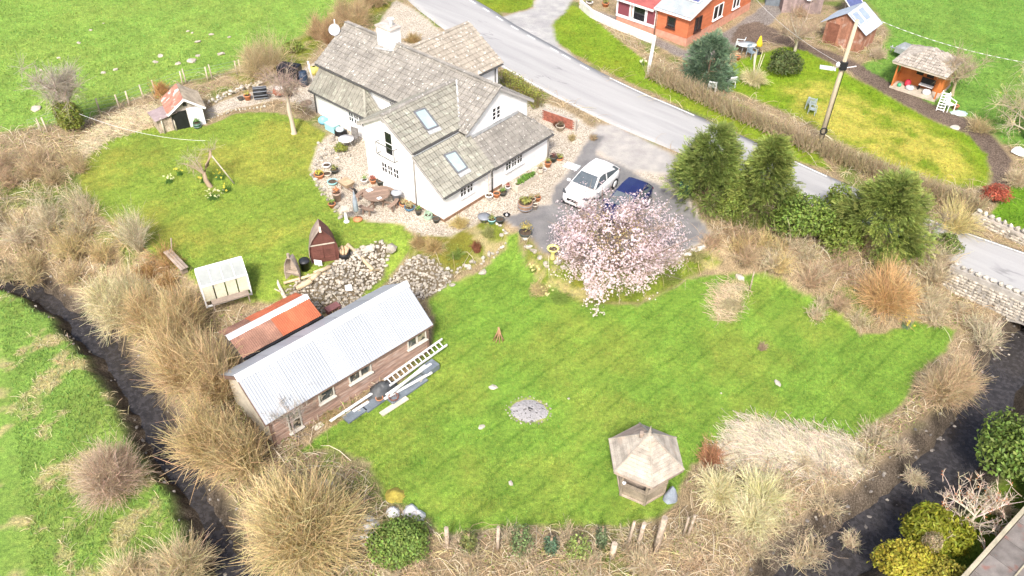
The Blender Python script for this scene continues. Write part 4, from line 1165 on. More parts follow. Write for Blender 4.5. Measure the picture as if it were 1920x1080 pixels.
# ------------------------------------------------------------------ small greenhouse
GO = pg(425, 550); gh = thing('greenhouse', 'small white-framed greenhouse with glazed roof on the upper lawn', 'greenhouse', GO, R(28))
PANE = mat('greenhouse_pane', (0.42, 0.45, 0.44), 0.12, 0.08, 2, 6, 0.02, spec=0.5, alpha=0.72)
CREAMP = mat('dirty_cream_panel', (0.62, 0.60, 0.46), 0.5, 0.15, 2, 12, 0.1)
W_, D_, E_, T_ = 1.05, 1.25, 1.25, 1.85
fr = MB()
def gbar(a, c, w=.05): b = MB(); b.bar(a, c, w); b.build('frame_bar', UPVC, gh)
for x in (-W_, W_):
    for y in (-D_ / 2, D_ / 2): gbar((x, y, 0), (x, y, E_), .07)
    gbar((x, -D_ / 2, E_), (x, 0, T_)); gbar((x, D_ / 2, E_), (x, 0, T_)); gbar((x, -D_ / 2, E_), (x, D_ / 2, E_)); gbar((x, -D_ / 2, .05), (x, D_ / 2, .05))
for y, z in ((-D_ / 2, E_), (D_ / 2, E_), (0, T_), (-D_ / 2, .05), (D_ / 2, .05)): gbar((-W_, y, z), (W_, y, z), .065)
for i in range(1, 4):
    x = -W_ + i * W_ / 2
    for sgn in (-1, 1): gbar((x, sgn * D_ / 2, E_), (x, 0, T_), .04)
for i in range(4):
    x0, x1 = -W_ + i * W_ / 2 + .03, -W_ + (i + 1) * W_ / 2 - .03
    for sgn in (-1, 1):
        b = MB(); b.add([(x0, sgn * D_ / 2 * .96, E_ + .03), (x1, sgn * D_ / 2 * .96, E_ + .03), (x1, sgn * .02, T_ - .02), (x0, sgn * .02, T_ - .02)], [(0, 1, 2, 3) if sgn < 0 else (3, 2, 1, 0)]); b.build('roof_pane', PANE, gh)
        b = MB(); b.box(x0, x1, sgn * D_ / 2 - .01, sgn * D_ / 2 + .01, .35 if sgn < 0 else .1, E_ - .04); b.build('side_panel', CREAMP if sgn < 0 else PANE, gh)
for x in (-W_, W_):
    b = MB(); b.box(x - .008, x + .008, -D_ / 2 + .04, D_ / 2 - .04, .1, E_ - .03); b.build('end_pane', PANE, gh)
    b = MB(); b.add([(x, -D_ / 2 + .06, E_ + .03), (x, D_ / 2 - .06, E_ + .03), (x, 0, T_ - .06)], [(0, 1, 2)]); b.build('end_pane', PANE, gh)
b = MB(); b.box(-.8, .9, -D_ / 2 - .5, -D_ / 2 - .15, .42, .48); 
for x in (-.75, .85):
    for y in (-D_ / 2 - .45, -D_ / 2 - .2): b.bar((x, y, 0), (x, y, .42), .05)
st = b.build('potting_bench', SILVERT); st.matrix_world = frame_of(GO, R(28)); tag(st, 'grey wooden staging bench in front of the greenhouse', 'bench')

# ------------------------------------------------------------------ the neighbour's orange timber house
NO = pg(1285, 88); NF = frame_of(NO, HA); nb = thing('timber_house', 'orange timber house with brick base and solar panels across the road', 'house', NO, HA)
CLAD = mat('orange_cladding', (0.50, 0.155, 0.070), 0.7, 0.12, 2, 20, 0.2, rnd=0.07); PINKB = mat('pale_red_brick', (0.55, 0.28, 0.20), 0.85, 0.15, 4, 40, 0.3)
MAROON = mat('maroon_blind', (0.22, 0.06, 0.075), 0.7, 0.2, 30, 60, 0.1, stretch=(30, 30, 1))
b = MB(); b.box(-6.3, 0, 0, 9.6, -.5, .62); b.build('brick_base', PINKB, nb)
b = MB(); b.prism([(.03, .6), (9.57, .6), (9.57, 2.25), (4.8, 3.6), (.03, 2.25)], 'u', -2.7, -.03); b.box(-6.27, -2.71, .03, 9.5, .6, 2.0); b.build('wall', CLAD, nb)
board_wall(nb, -2.7, 0.0, .64, 2.2, .03, CLAD, .15)
ngab = lambda z: (.05, 9.55) if z < 2.2 else (.05 + (z - 2.2) * 3.5, 9.55 - (z - 2.2) * 3.5)
board_wall(nb, 0, 9.6, .64, 3.3, -.03, CLAD, .15, '+u', top=ngab)
b = MB(); b.box(-6.34, -2.72, -.05, .02, .62, .82); b.build('fascia', UPVC, nb)
for i, (x0, x1, m_) in enumerate(((-6.2, -5.15, MAROON), (-4.75, -3.75, GLASS), (-3.55, -2.85, MAROON))):
    fb = MB(); fb.box(x0 - .14, x0, -.06, .02, .82, 2.0); fb.box(x1, x1 + .14, -.06, .02, .82, 2.0); fb.box(x0, x1, -.05, .02, 1.9, 2.0)
    wf = fb.build('window', UPVC, nb)
    q = MB(); q.box(x0, x1, -.02, .015, .83, 1.9); q.build('pane', m_, wf)
window(nb, (-1.45, .0, 1.45), .62, .72, '-v', 1, 1, mat('dark_brown_frame', (0.06, 0.03, 0.025), .5, .2), GLASS, 1)
window(nb, (0, 1.35, 1.35), .85, 1.0, '+u', 1, 1, mat('dark_brown_frame', (0.06, 0.03, 0.025), .5, .2), GLASS, 2); window(nb, (0, 4.2, 1.45), 1.3, 1.0, '+u', 1, 1, UPVC, GLASS, 2)
window(nb, (0, 7.0, 1.45), 1.0, 1.0, '+u', 1, 1, UPVC, GLASS, 2)
GREYSHEET = mat('grey_ribbed_roof', (0.36, 0.40, 0.42), 0.6, 0.12, 2, 18, 0.1, rnd=.05); REDSHEET = mat('red_tin_roof', (0.40, 0.12, 0.11), 0.6, 0.15, 2, 18, 0.1, rnd=.05)
up = Vector((0, 5.05, 1.42)); sheet_slope(nb, (-2.9, -.25, 2.28), (1, 0, 0), up, 3.15, up.length, .79, [GREYSHEET], .13, .025)
up = Vector((0, -5.05, 1.42)); sheet_slope(nb, (.25, 9.85, 2.28), (-1, 0, 0), up, 3.15, up.length, .79, [GREYSHEET], .13, .025)
up = Vector((0, 5.0, 1.0)); sheet_slope(nb, (-6.5, -.25, 2.04), (1, 0, 0), up, 3.6, up.length, .9, [REDSHEET], .15, .03)
for q in (((.26, -.25, 2.25), (.26, 4.8, 3.66)), ((.26, 9.85, 2.25), (.26, 4.8, 3.66)), ((-2.9, -.28, 2.2), (.25, -.28, 2.2)), ((-6.5, -.28, 1.99), (-2.92, -.28, 1.99))):
    b = MB(); b.bar(*q, .05, .14); b.build('bargeboard', UPVC, nb)
b = MB(); b.tube([(-2.72, -.1, 2.2), (-2.72, -.08, 0)], .05, 8); b.build('downpipe', BRICK, nb)
SOLAR = mat('solar_cells', (0.10, 0.12, 0.26), 0.12, 0.15, 3, 10, 0.0, spec=0.7)
def solar(parent, c, w, l, e, s, m=SOLAR):
    e, s = Vector(e).normalized(), Vector(s).normalized(); n = e.cross(s); M = Matrix((e, s, n)).transposed().to_4x4(); M.translation = Vector(c)
    f = MB()
    f.box(-w / 2, w / 2, -l / 2, -l / 2 + .05, 0, .05, M); f.box(-w / 2, w / 2, l / 2 - .05, l / 2, 0, .05, M); f.box(-w / 2, -w / 2 + .05, -l / 2 + .05, l / 2 - .05, 0, .05, M); f.box(w / 2 - .05, w / 2, -l / 2 + .05, l / 2 - .05, 0, .05, M)
    p = f.build('solar_panel', UPVC, parent)
    q = MB(); q.box(-w / 2 + .05, w / 2 - .05, -l / 2 + .05, l / 2 - .05, 0.0, .035, M); q.build('cells', m, p)
su = Vector((0, 5.05, 1.42)).normalized(); sn = Vector((0, -1.42, 5.05)).normalized()
for x in (-1.9, -.75): solar(nb, Vector((x, 2.2, 2.28 + .281 * 2.45)) + sn * .08, 1.05, 1.7, (1, 0, 0), su)

# low white garden wall in front of it
nw = thing('garden_wall', 'low white garden wall around the timber house', 'wall', NO, HA)
WP = [pg(x, y) for x, y in ((1088, 14), (1108, 32), (1150, 52), (1226, 82), (1215, 140))]
Ni = NF.inverted()
for a, c in zip(WP[:-1], WP[1:]):
    b = MB(); l0, l1 = Ni @ a, Ni @ c; b.bar(l0 + Vector((0, 0, .22)), l1 + Vector((0, 0, .22)), .22, .75); b.build('wall_run', mat('off_white_wall', (0.66, 0.64, 0.60), .85, .12, 2, 20, .2), nw)

# ------------------------------------------------------------------ neighbour's workshop with blue-grey roof
WO = pg(1612, 100); wsx = HA; ws = thing('workshop_shed', 'brown board shed with blue-grey sheet roof and solar panels in the neighbour garden', 'shed', WO, wsx)
BRB = mat('red_brown_boards', (0.33, 0.16, 0.105), 0.85, 0.25, 2.5, 20, 0.3, rnd=0.16, spots=(0.5, 0.38, 0.32), spot_scale=2, spot_amt=(.55, .75))
BLUESH = mat('blue_grey_sheet', (0.36, 0.42, 0.50), 0.5, 0.08, 2, 18, 0.05, metal=.2, rnd=.04)
b = MB(); b.prism([(-3.0, -.4), (-.1, -.4), (-.1, 1.55), (-1.6, 2.6), (-3.0, 1.6)], 'v', 0.0, 2.5); b.build('wall', BRB, ws)
wgab = lambda z: (-3.0, -.1) if z < 1.55 else (-3.0 + (z - 1.6) * 1.4, -.1 - (z - 1.55) * 1.43)
for i in range(14):
    x = -3.0 + i * 2.9 / 14; zt = 1.6 + (x + 3.0) * .714 if x < -1.6 else 1.55 + (-.1 - x) * .7
    b = MB(); b.box(x + .005, x + .2, -.03, 0, -.1, min(zt, 2.5)); b.build('board', BRB, ws)
b = MB(); b.box(-2.75, -1.95, -.07, -.03, 0, 1.6); b.build('door', mat('dark_brown_door', (.20, .085, .055), .8, .25, 3, 20, .2), ws)
board_wall(ws, 0, 2.5, -.1, 1.5, -.1, BRB, .15, '+u')
up = Vector((-1.75, 0, 1.16)); sheet_slope(ws, (.15, -.25, 1.46), (0, 1, 0), up, 3.0, up.length, .75, [BLUESH], .13, .025)
up = Vector((1.75, 0, 1.16)); sheet_slope(ws, (-3.35, 2.75, 1.46), (0, -1, 0), up, 3.0, up.length, .75, [BLUESH], .13, .025)
PALECELL = mat('pale_solar_cells', (0.30, 0.36, 0.52), 0.1, 0.12, 3, 10, 0.0, spec=0.7)
su = Vector((-1.75, 0, 1.16)).normalized(); sn = Vector((1.16, 0, 1.75)).normalized()
for y in (.35, 1.4): solar(ws, Vector((-1.0, y, 2.22)) + sn * .09, .95, 1.1, (0, 1, 0), su, PALECELL)
sp = thing('solar_stand', 'ground-mounted blue solar panel standing behind the workshop shed', 'solar panel', pg(1590, 25), HA)
solar(sp, (0, 0, 1.2), 2.2, 1.5, (0, 1, 0), (-.75, 0, .66), SOLAR)
b = MB(); b.bar((.35, 0, 0), (.35, 0, .8), .08); b.build('leg', GREYPIPE, sp); b = MB(); b.bar((-.35, 0, 0), (-.35, 0, 1.4), .08); b.build('leg', GREYPIPE, sp)

# dark barn wall at the top edge of the picture
DB = pg(1500, 25); db = thing('dark_barn', 'weathered grey-brown plank barn with a white satellite dish', 'barn', DB, R(-5))
DBM = mat('grey_brown_planks', (0.27, 0.21, 0.20), .9, .25, 2, 20, .3, rnd=.15)
b = MB(); b.box(-1.5, 1.6, .02, 4.0, -.3, 3.0); b.build('wall', DBM, db)
for i in range(18):
    b = MB(); x = -1.5 + i * 3.1 / 18; b.box(x + .004, x + .166, -.02, .02, 0, 3.0 + random.uniform(-.03, .03)); b.build('board', DBM, db)
b = MB(); b.lathe([(.02, 0), (.2, .02), (.36, .08), (.42, .12)], 18); d_ = b.build('dish', UPVC, db, (.4, -.15, 1.55)); d_.rotation_euler = (R(80), 0, 0)

# ------------------------------------------------------------------ neighbour's open-fronted summerhouse
SMO = pg(1752, 192); smh = thing('summerhouse', 'small orange summerhouse with grey shingle roof and open veranda', 'summerhouse', SMO, HA)
ORNG = mat('orange_stain', (0.52, 0.17, 0.045), 0.65, 0.12, 2, 20, 0.15, rnd=.06); SHING = mat('grey_shingles', (0.36, 0.325, 0.28), .9, .25, 3, 30, .5, rnd=.15, spots=(.5, .47, .42), spot_scale=5, spot_amt=(.55, .7))
b = MB(); b.box(-3.1, 0, 0, 3.0, -.2, .16); b.build('deck', mat('pale_deck', (.48, .42, .34), .8, .15), smh)
b = MB(); b.box(-3.0, -.1, 1.2, 2.9, .16, 1.95); b.build('wall', ORNG, smh)
board_wall(smh, -3.0, -.1, .2, 1.9, 1.2, ORNG, .14); board_wall(smh, 1.2, 2.9, .2, 1.9, -.1, ORNG, .14, '+u'); board_wall(smh, 1.2, 2.9, .2, 1.9, -3.0, ORNG, .14, '-u')
for x in (-1.75, -1.05): window(smh, (x, 1.17, 1.35), .5, .75, '-v', 1, 1, ORNG, GLASS, 1, sill=False)
for x, y in ((-3.0, .1), (-.1, .1), (-3.0, 1.1)):
    b = MB(); b.bar((x, y, .16), (x, y, 2.0), .09); b.build('post', ORNG, smh)
b = MB(); b.box(-3.04, -2.98, .15, 1.1, .2, .95); b.build('side_rail', ORNG, smh)
rs_ = Roof(smh, .3, .24); A_, B_, C_, D2 = (-3.3, -.3, 1.95), (.2, -.3, 1.95), (.2, 3.2, 1.95), (-3.3, 3.2, 1.95); ap = (-1.55, 1.45, 2.85)
for q, e in (((A_, B_, ap), (1, 0, 0)), ((B_, C_, ap), (0, 1, 0)), ((C_, D2, ap), (1, 0, 0)), ((D2, A_, ap), (0, 1, 0))): rs_.slope(list(q), e, UNDER, SHING)
rs_.finish(frame_of(SMO, HA))
for q in (A_, B_, C_, D2): ridge(smh, q, ap, SHING, .07, .3)
for a, c in ((A_, B_), (B_, C_), (C_, D2), (D2, A_)):
    b = MB(); b.bar(Vector(a) + Vector((0, 0, -.06)), Vector(c) + Vector((0, 0, -.06)), .04, .1); b.build('fascia', mat('pale_deck', (.48, .42, .34)), smh)

# ------------------------------------------------------------------ felt roof at the lower right corner, with a timber kerb
FO = pg(1862, 1052); fz = 1.3
E0, E1 = at_z(1802, 1086, fz), at_z(1935, 938, fz)
fa = math.atan2(E1[1] - E0[1], E1[0] - E0[0]); FL = Vector((E0[0], E0[1], 0)); FL.z = g1(FL.x, FL.y)
fr_ = thing('felt_roof_shed', 'low shed with worn grey felt roof panels and timber edge beside the stream', 'shed', FL, fa)
fz -= FL.z
Lf = math.hypot(E1[0] - E0[0], E1[1] - E0[1]) + 1.5
FELT = mat('worn_mineral_felt', (.20, .18, .165), .95, .25, 3, 60, .6, rnd=.12, spots=(.22, .12, .10), spot_scale=2.4, spot_amt=(.58, .7))
b = MB(); b.box(-1.4, Lf, -3.05, -.05, -.6, fz - .26); b.build('wall', DBM, fr_)
for i in range(int((Lf + 1.4) / 1.05) + 1):
    for j in range(3):
        b = MB(); x0 = -1.4 + i * 1.05 - (.4 if j == 1 else 0); b.box(x0, x0 + 1.03, -.10 - (j + 1) * 1.0, -.10 - j * 1.0 - .015, fz - .25, fz - .03 - .02 * j); b.build('felt_panel', FELT, fr_)
b = MB(); b.box(-1.4, Lf, -.09, .06, fz - .18, fz + .04); b.build('timber_edge', mat('grey_green_timber', (.40, .36, .26), .85, .2, 2, 20, .3), fr_)
b = MB(); b.box(-1.4, Lf, -1.13, -1.08, fz - .1, fz + .02); b.build('timber_batten', mat('grey_green_timber', (.40, .36, .26)), fr_)
# ------------------------------------------------------------------ plants
TWIG = vmat('bare_twigs', 0.85, 0.12)
LEAF = vmat('leaves', 0.6, 0.3, thin=0.22)
PETAL = vmat('petals', 0.7, 0.2, thin=0.42)
BARK = vmat('bark', 0.9, 0.1)

LEAF_T = np.array([(0, -.5, 0), (.26, 0, .05), (0, .5, 0), (-.26, 0, .05)], float); LEAF_F = np.array([(0, 1, 2), (0, 2, 3)])

def bez(p0, p1, p2, k):
    t = np.linspace(0, 1, k)[None, :, None]
    return p0[:, None] * (1 - t) ** 2 + 2 * p1[:, None] * t * (1 - t) + p2[:, None] * t ** 2

def twig_geo(rng, n, h, w, base_r=0.15, thick=0.013, twigs=4, bend=0.45, col=(0.5, 0.4, 0.22), tip=None, low=0.15, lean=(0, 0), tw_len=0.28, wob=0.06, k=5, d=None, stools=1, rag=.5, fill=.3):
    """many-stemmed bare shrub: stems fan out from one or more stools to a ragged crown"""
    a = rng.random(n) * 2 * np.pi
    th = np.arccos(low + (1 - low) * rng.random(n) ** 0.8)
    rr = (1 - fill) + fill * rng.random(n) ** 0.5
    ph = rng.random(6) * 6.28
    lump = 1 - rag * .5 + rag * .5 * (np.sin(2 * a + ph[0]) * .5 + np.sin(3 * a + 3 * th + ph[1]) * .6 + np.sin(5 * a - 4 * th + ph[2]) * .5)
    rr = rr * lump * np.where(rng.random(n) < .10, 1.0 + .35 * rng.random(n), 1.0)
    d = w if d is None else d
    si = rng.integers(0, stools, n)
    if stools > 1:
        sa = np.arange(stools) * 2.4 + rng.random(); so = np.stack([np.cos(sa), np.sin(sa)], 1) * base_r * (.55 + .5 * rng.random((stools, 1))); sz = .65 + .55 * rng.random(stools); br0 = .22
    else:
        so = np.zeros((1, 2)); sz = np.ones(1); br0 = base_r
    tipp = np.stack([np.sin(th) * np.cos(a) * w / 2, np.sin(th) * np.sin(a) * d / 2, np.cos(th) * h], 1) * (rr * sz[si])[:, None]
    if stools > 1: tipp[:, :2] *= .66
    tipp[:, 0] += lean[0]; tipp[:, 1] += lean[1]
    tipp[:, 2] = np.maximum(tipp[:, 2], (.05 + .15 * rng.random(n)) * h)
    ba = rng.random(n) * 2 * np.pi; br = br0 * np.sqrt(rng.random(n))
    base = np.stack([np.cos(ba) * br, np.sin(ba) * br, np.full(n, -.08)], 1)
    mid = base * (1 - .5) + tipp * .5; mid[:, 2] += bend * h * 0.4 * (1 - tipp[:, 2] / (h + 1e-6)) + .02
    mid += rng.normal(0, wob * h, (n, 3)) * (.8, .8, .4)
    P = bez(base, mid, tipp, k)
    P[:, 1:-1] += rng.normal(0, wob * .26 * h, (n, k - 2, 3))
    P[:, :, :2] += so[si][:, None, :]
    vr = np.exp(rng.normal(-.05, .38, n))
    r = thick * vr[:, None] * np.linspace(1.0, .34, k)[None]
    hue = ((1 + .10 * rng.normal(0, 1, (stools, 1))) * (1 + .025 * rng.normal(0, 1, (stools, 3))))[si]
    c = jcol(rng, n, col, .45, .07) * hue; c2 = jcol(rng, n, tip or col, .45, .07) * hue
    t = np.linspace(0, 1, k)[None, :, None]
    parts = [tubes(P, r, np.clip(c[:, None] * (1 - t) + c2[:, None] * t, .01, .9))]
    if twigs:
        m = n * twigs; ti = np.repeat(np.arange(n), twigs)
        u = .3 + .65 * rng.random(m); i = np.minimum((u * (k - 1)).astype(int), k - 2); f = (u * (k - 1) - i)[:, None]
        s = P[ti, i] * (1 - f) + P[ti, i + 1] * f; dr = P[ti, i + 1] - P[ti, i]; dr /= np.linalg.norm(dr, axis=1, keepdims=True) + 1e-9
        q = dr + rng.normal(0, .58, (m, 3)); q[:, 2] += .2; q /= np.linalg.norm(q, axis=1, keepdims=True)
        L = (tw_len * h * (.3 + 1.0 * rng.random(m)))[:, None]
        e = s + q * L
        TP = np.stack([s, e], 1); tr = thick * .5 * np.array([1, .5])[None] * (.6 + .8 * rng.random(m))[:, None]
        parts.append(tubes(TP, tr, jcol(rng, m, tip or col, .42, .12)))
    V, F, C = cat_geo(parts)
    return V, F, np.clip(C * (.97, .97, .90), .01, .9)

def plant(name, label, cat, loc, geos, group=None, rz=0.0):
    """thing with parts; geos = [(part name, (V,F,C), material)]"""
    t = thing(name, label, cat, loc, rz, group)
    for pn, g, m in geos:
        o = obj(pn, mesh_np(pn, *g), m, t)
        if pn == 'twigs': o['kind'] = 'stuff'
    return t

def bare_shrub(px, py, label, n, h, w, seed, name='bare_shrub', cat='shrub', group=None, dz=0.0, **kw):
    rng = np.random.default_rng(seed)
    p = pg(px, py)
    stems = twig_geo(rng, n, h, w, **kw)
    return plant(name, label, cat, p, [('stems', stems, TWIG)], group)

def leaf_geo(rng, n, radii, centre, size, col, shell=0.55, lumps=13, hang=0.0, elong=1.0, flat=0.0, colv=.35, template=None):
    """leaves through a lumpy crown"""
    v = rng.normal(0, 1, (n, 3)); v /= np.linalg.norm(v, axis=1, keepdims=True)
    if flat: v[:, 2] = np.where(v[:, 2] < -flat, -v[:, 2] * .5, v[:, 2])
    L = rng.normal(0, 1, (lumps, 3)); L /= np.linalg.norm(L, axis=1, keepdims=True)
    sup = (v @ L.T).max(1)
    rad = (shell + (1 - shell) * rng.random(n) ** .6) * (.58 + .46 * np.clip(sup, 0, 1) ** 3) * np.where(rng.random(n) < .06, 1.12, 1)
    pos = v * rad[:, None] * np.array(radii) + np.array(centre)
    d = v * .8 + rng.normal(0, .6, (n, 3)); d[:, 2] += .35 - hang
    rot = frames(d, rng)
    s = size * (.6 + .8 * rng.random(n))
    scl = np.stack([s, s * elong, s], 1)
    c = jcol(rng, n, col, colv, .12) * (0.75 + .4 * vnoise(pos[:, 0] * 3 + pos[:, 2], pos[:, 1] * 3, .9))[:, None]
    T, F = (LEAF_T, LEAF_F) if template is None else template
    return scatter(T, F, pos, rot, scl, np.clip(c, .003, .9))

def trunk_geo(rng, h, r, limbs=6, spread=1.0, col=(.22, .17, .12), lean=(0, 0), sub=3, start=.35, up=.6, k=5):
    """tapered trunk with limbs and side branches"""
    P0 = np.zeros((1, 3)); P2 = np.array([[lean[0], lean[1], h]]); P1 = (P0 + P2) / 2 + rng.normal(0, .04 * h, (1, 3))
    T = bez(P0, P1, P2, 8); parts = [tubes(T, np.linspace(r, r * .35, 8)[None], jcol(rng, 1, col, .1), 7)]
    u = start + (1 - start) * rng.random(limbs); i = np.minimum((u * 7).astype(int), 6)
    s = T[0, i]; a = np.arange(limbs) * 2.4 + rng.random(limbs)
    e = s + np.stack([np.cos(a) * spread, np.sin(a) * spread, np.full(limbs, up * spread)], 1) * (.6 + .5 * rng.random(limbs))[:, None]
    m = (s + e) / 2 + np.array([0, 0, .12 * spread]) + rng.normal(0, .06 * spread, (limbs, 3))
    LP = bez(s, m, e, k); parts.append(tubes(LP, np.linspace(r * .42, r * .12, k)[None].repeat(limbs, 0), jcol(rng, limbs, col, .15), 5))
    tips = [e]
    if sub:
        q = limbs * sub; li = np.repeat(np.arange(limbs), sub); j = rng.integers(1, k - 1, q)
        s2 = LP[li, j]; d = (e - s)[li] * .5 + rng.normal(0, .4 * spread, (q, 3)); d[:, 2] = np.abs(d[:, 2]) + .1 * spread
        e2 = s2 + d * (.5 + .5 * rng.random(q))[:, None]; parts.append(tubes(bez(s2, (s2 + e2) / 2 + rng.normal(0, .05 * spread, (q, 3)), e2, 4), np.linspace(r * .2, r * .06, 4)[None].repeat(q, 0), jcol(rng, q, col, .15), 4))
        tips.append(e2)
    return cat_geo(parts), np.concatenate(tips)

def fine_twigs(rng, tips, per, L, thick, col, up=.3, spread=.8):
    m = len(tips) * per; s = np.repeat(tips, per, 0) + rng.normal(0, .05 * L, (len(tips) * per, 3))
    d = rng.normal(0, spread, (m, 3)); d[:, 2] += up; d /= np.linalg.norm(d, axis=1, keepdims=True)
    e = s + d * (L * (.4 + .7 * rng.random(m)))[:, None]; mid = (s + e) / 2 + rng.normal(0, .08 * L, (m, 3))
    k = 3; P = bez(s, mid, e, k)
    g = [tubes(P, thick * np.linspace(1, .4, k)[None].repeat(m, 0), jcol(rng, m, col, .25, .1))]
    m2 = m * 2; si = np.repeat(np.arange(m), 2); s2 = P[si, rng.integers(0, 2, m2)] * .4 + P[si, 1] * .6
    d2 = (e - s)[si] * .5 + rng.normal(0, .25 * L, (m2, 3)); e2 = s2 + d2 * .7
    g.append(tubes(np.stack([s2, e2], 1), thick * .6 * np.linspace(1, .5, 2)[None].repeat(m2, 0), jcol(rng, m2, col, .25, .1)))
    return cat_geo(g)

def frond_template():
    """one drooping spray of scale leaves: flat fan of narrow pieces, along +y"""
    V, F = [], []
    n = 4
    for i in range(n):
        y = i / n; ln = .46 * (1 - .5 * y)
        for sg in (-1, 1):
            b = len(V); dz = -.18 * y * y
            V += [(0, y, dz), (sg * ln * .8, y + ln * .85, dz - .06), (sg * ln * .30, y + ln * .75, dz + .02)]
            F.append((b, b + 1, b + 2) if sg > 0 else (b, b + 2, b + 1))
    b = len(V); V += [(-.06, .75, -.12), (.06, .75, -.12), (0, 1.12, -.28)]; F.append((b, b + 1, b + 2))
    return np.array(V, float), np.array(F)
FROND = frond_template()

def conifer_geo(rng, n, h, r, size, col, tip, droop=.3, bottom=.05, shape=.75, clumps=62):
    """sprays gathered in uneven branch clumps"""
    ct = bottom + (1 - bottom) * rng.random(clumps) ** 1.1; ct[0] = .97
    ca = np.arange(clumps) * 2.39996 + rng.normal(0, .25, clumps)
    cr = (1 - ct) ** shape * r * (.55 + .5 * rng.random(clumps))
    cc = np.stack([np.cos(ca) * cr, np.sin(ca) * cr, ct * h], 1); cs = r * (.20 + .20 * rng.random(clumps)) * (.62 + .55 * (1 - ct))
    ci = rng.integers(0, clumps, n)
    v = rng.normal(0, 1, (n, 3)); v /= np.linalg.norm(v, axis=1, keepdims=True); q = rng.random(n) ** .5
    outw = np.stack([np.cos(ca), np.sin(ca), np.full(clumps, .25)], 1)[ci]
    pos = cc[ci] + v * (q * cs[ci])[:, None] * (1, 1, 1.15)
    out = outw * .75 + v * .55 + rng.normal(0, .3, (n, 3)); out[:, 2] += .25 - droop * (1 - ct[ci])
    out /= np.linalg.norm(out, axis=1, keepdims=True)
    x = np.cross(out, np.array([0, 0, 1.0])); x /= np.linalg.norm(x, axis=1, keepdims=True) + 1e-9
    z = np.cross(x, out); roll = rng.normal(0, .7, n); c, s = np.cos(roll)[:, None], np.sin(roll)[:, None]
    x, z = x * c + z * s, z * c - x * s
    rot = np.stack([x, out, z], axis=2)
    sc = size * (.55 + .8 * rng.random(n))
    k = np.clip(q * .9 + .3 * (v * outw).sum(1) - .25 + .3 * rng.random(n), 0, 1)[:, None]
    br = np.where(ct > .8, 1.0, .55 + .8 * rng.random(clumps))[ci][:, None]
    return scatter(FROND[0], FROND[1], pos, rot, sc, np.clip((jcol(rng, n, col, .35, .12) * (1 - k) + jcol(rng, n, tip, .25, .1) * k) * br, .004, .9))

def to_quads(g):
    """triangles as they are (mesh_np takes one face size per mesh)"""
    return g

def evergreen(px, py, label, h, r, n, size, col, tip, seed, name='conifer_tree', cat='tree', **kw):
    rng = np.random.default_rng(seed); p = pg(px, py)
    tr, _ = trunk_geo(rng, h * .6, .05 * h * .4 + .03, 7, r * .5, (.16, .12, .08), sub=0, start=.2, up=.1)
    return plant(name, label, cat, p, [('trunk', tr, BARK), ('crown', conifer_geo(rng, n, h, r, size, col, tip, **kw), LEAF)])

def leafy_bush(px, py, label, radii, n, size, col, seed, name='evergreen_bush', cat='bush', zc=None, stems=True, **kw):
    rng = np.random.default_rng(seed); p = pg(px, py)
    zc = radii[2] * .75 if zc is None else zc
    g = leaf_geo(rng, n, radii, (0, 0, zc), size, col, flat=.45, **kw)
    parts = [('foliage', g, LEAF)]
    if stems: parts.insert(0, ('stems', twig_geo(rng, 26, zc + radii[2] * .7, radii[0] * 1.5, .12, .022, 3, col=(.17, .12, .08)), TWIG))
    return plant(name, label, cat, p, parts)

# colours of the winter stems
STRAWC, OLIVE, TAN, PINKT, GREYT = (.60, .47, .25), (.40, .34, .14), (.52, .41, .25), (.50, .37, .26), (.56, .48, .35)

# --- big pollarded willows along the left stream
bare_shrub(575, 1015, 'huge rounded straw-yellow willow stool in front of the long shed', 1250, 3.2, 5.6, 101, 'willow_shrub', twigs=4, thick=.017, col=(.58, .48, .22), tip=(.62, .50, .28), base_r=.6, bend=.6, low=-.05, rag=.3, tw_len=.3, wob=.085)
bare_shrub(440, 880, 'olive-stemmed willow leaning over the stream below the long shed', 950, 3.2, 4.4, 102, 'willow_shrub', twigs=4, thick=.016, col=(.47, .40, .18), tip=(.55, .42, .24), base_r=.9, stools=2, wob=.08, lean=(-.5, 0), low=0.0, rag=.35)
bare_shrub(395, 735, 'tall golden-brown willow growing against the end of the long shed', 950, 4.0, 4.4, 103, 'willow_shrub', twigs=4, thick=.015, col=(.50, .39, .19), tip=(.60, .46, .27), base_r=1.0, lean=(-.45, .1), low=.1, stools=3, rag=.4, wob=.08)
bare_shrub(330, 640, 'golden willow thicket between the stream and the greenhouse', 1000, 3.8, 4.6, 104, 'willow_shrub', twigs=4, thick=.015, col=(.52, .40, .19), tip=(.62, .48, .28), base_r=1.4, low=.1, stools=4, rag=.4, wob=.08, lean=(-.25, 0))
bare_shrub(225, 585, 'pale grey-green sallow overhanging the stony bend of the stream', 900, 2.6, 4.6, 105, 'sallow_shrub', twigs=5, thick=.014, col=(.52, .47, .26), tip=(.66, .59, .38), base_r=.9, low=-.05, stools=3, rag=.4)
bare_shrub(215, 915, 'dome of pinkish-brown bare twigs standing alone in the meadow', 800, 2.4, 3.0, 106, 'bare_shrub', twigs=6, thick=.010, col=(.50, .38, .26), tip=(.60, .47, .37), base_r=.3, low=.0, rag=.25)
bare_shrub(290, 1110, 'broad pale shrub of buff catkin twigs by the stream in the meadow corner', 850, 2.5, 5.2, 107, 'bare_shrub', twigs=6, thick=.013, col=(.56, .47, .25), tip=(.70, .58, .38), base_r=1.1, low=.05, stools=3, rag=.4)
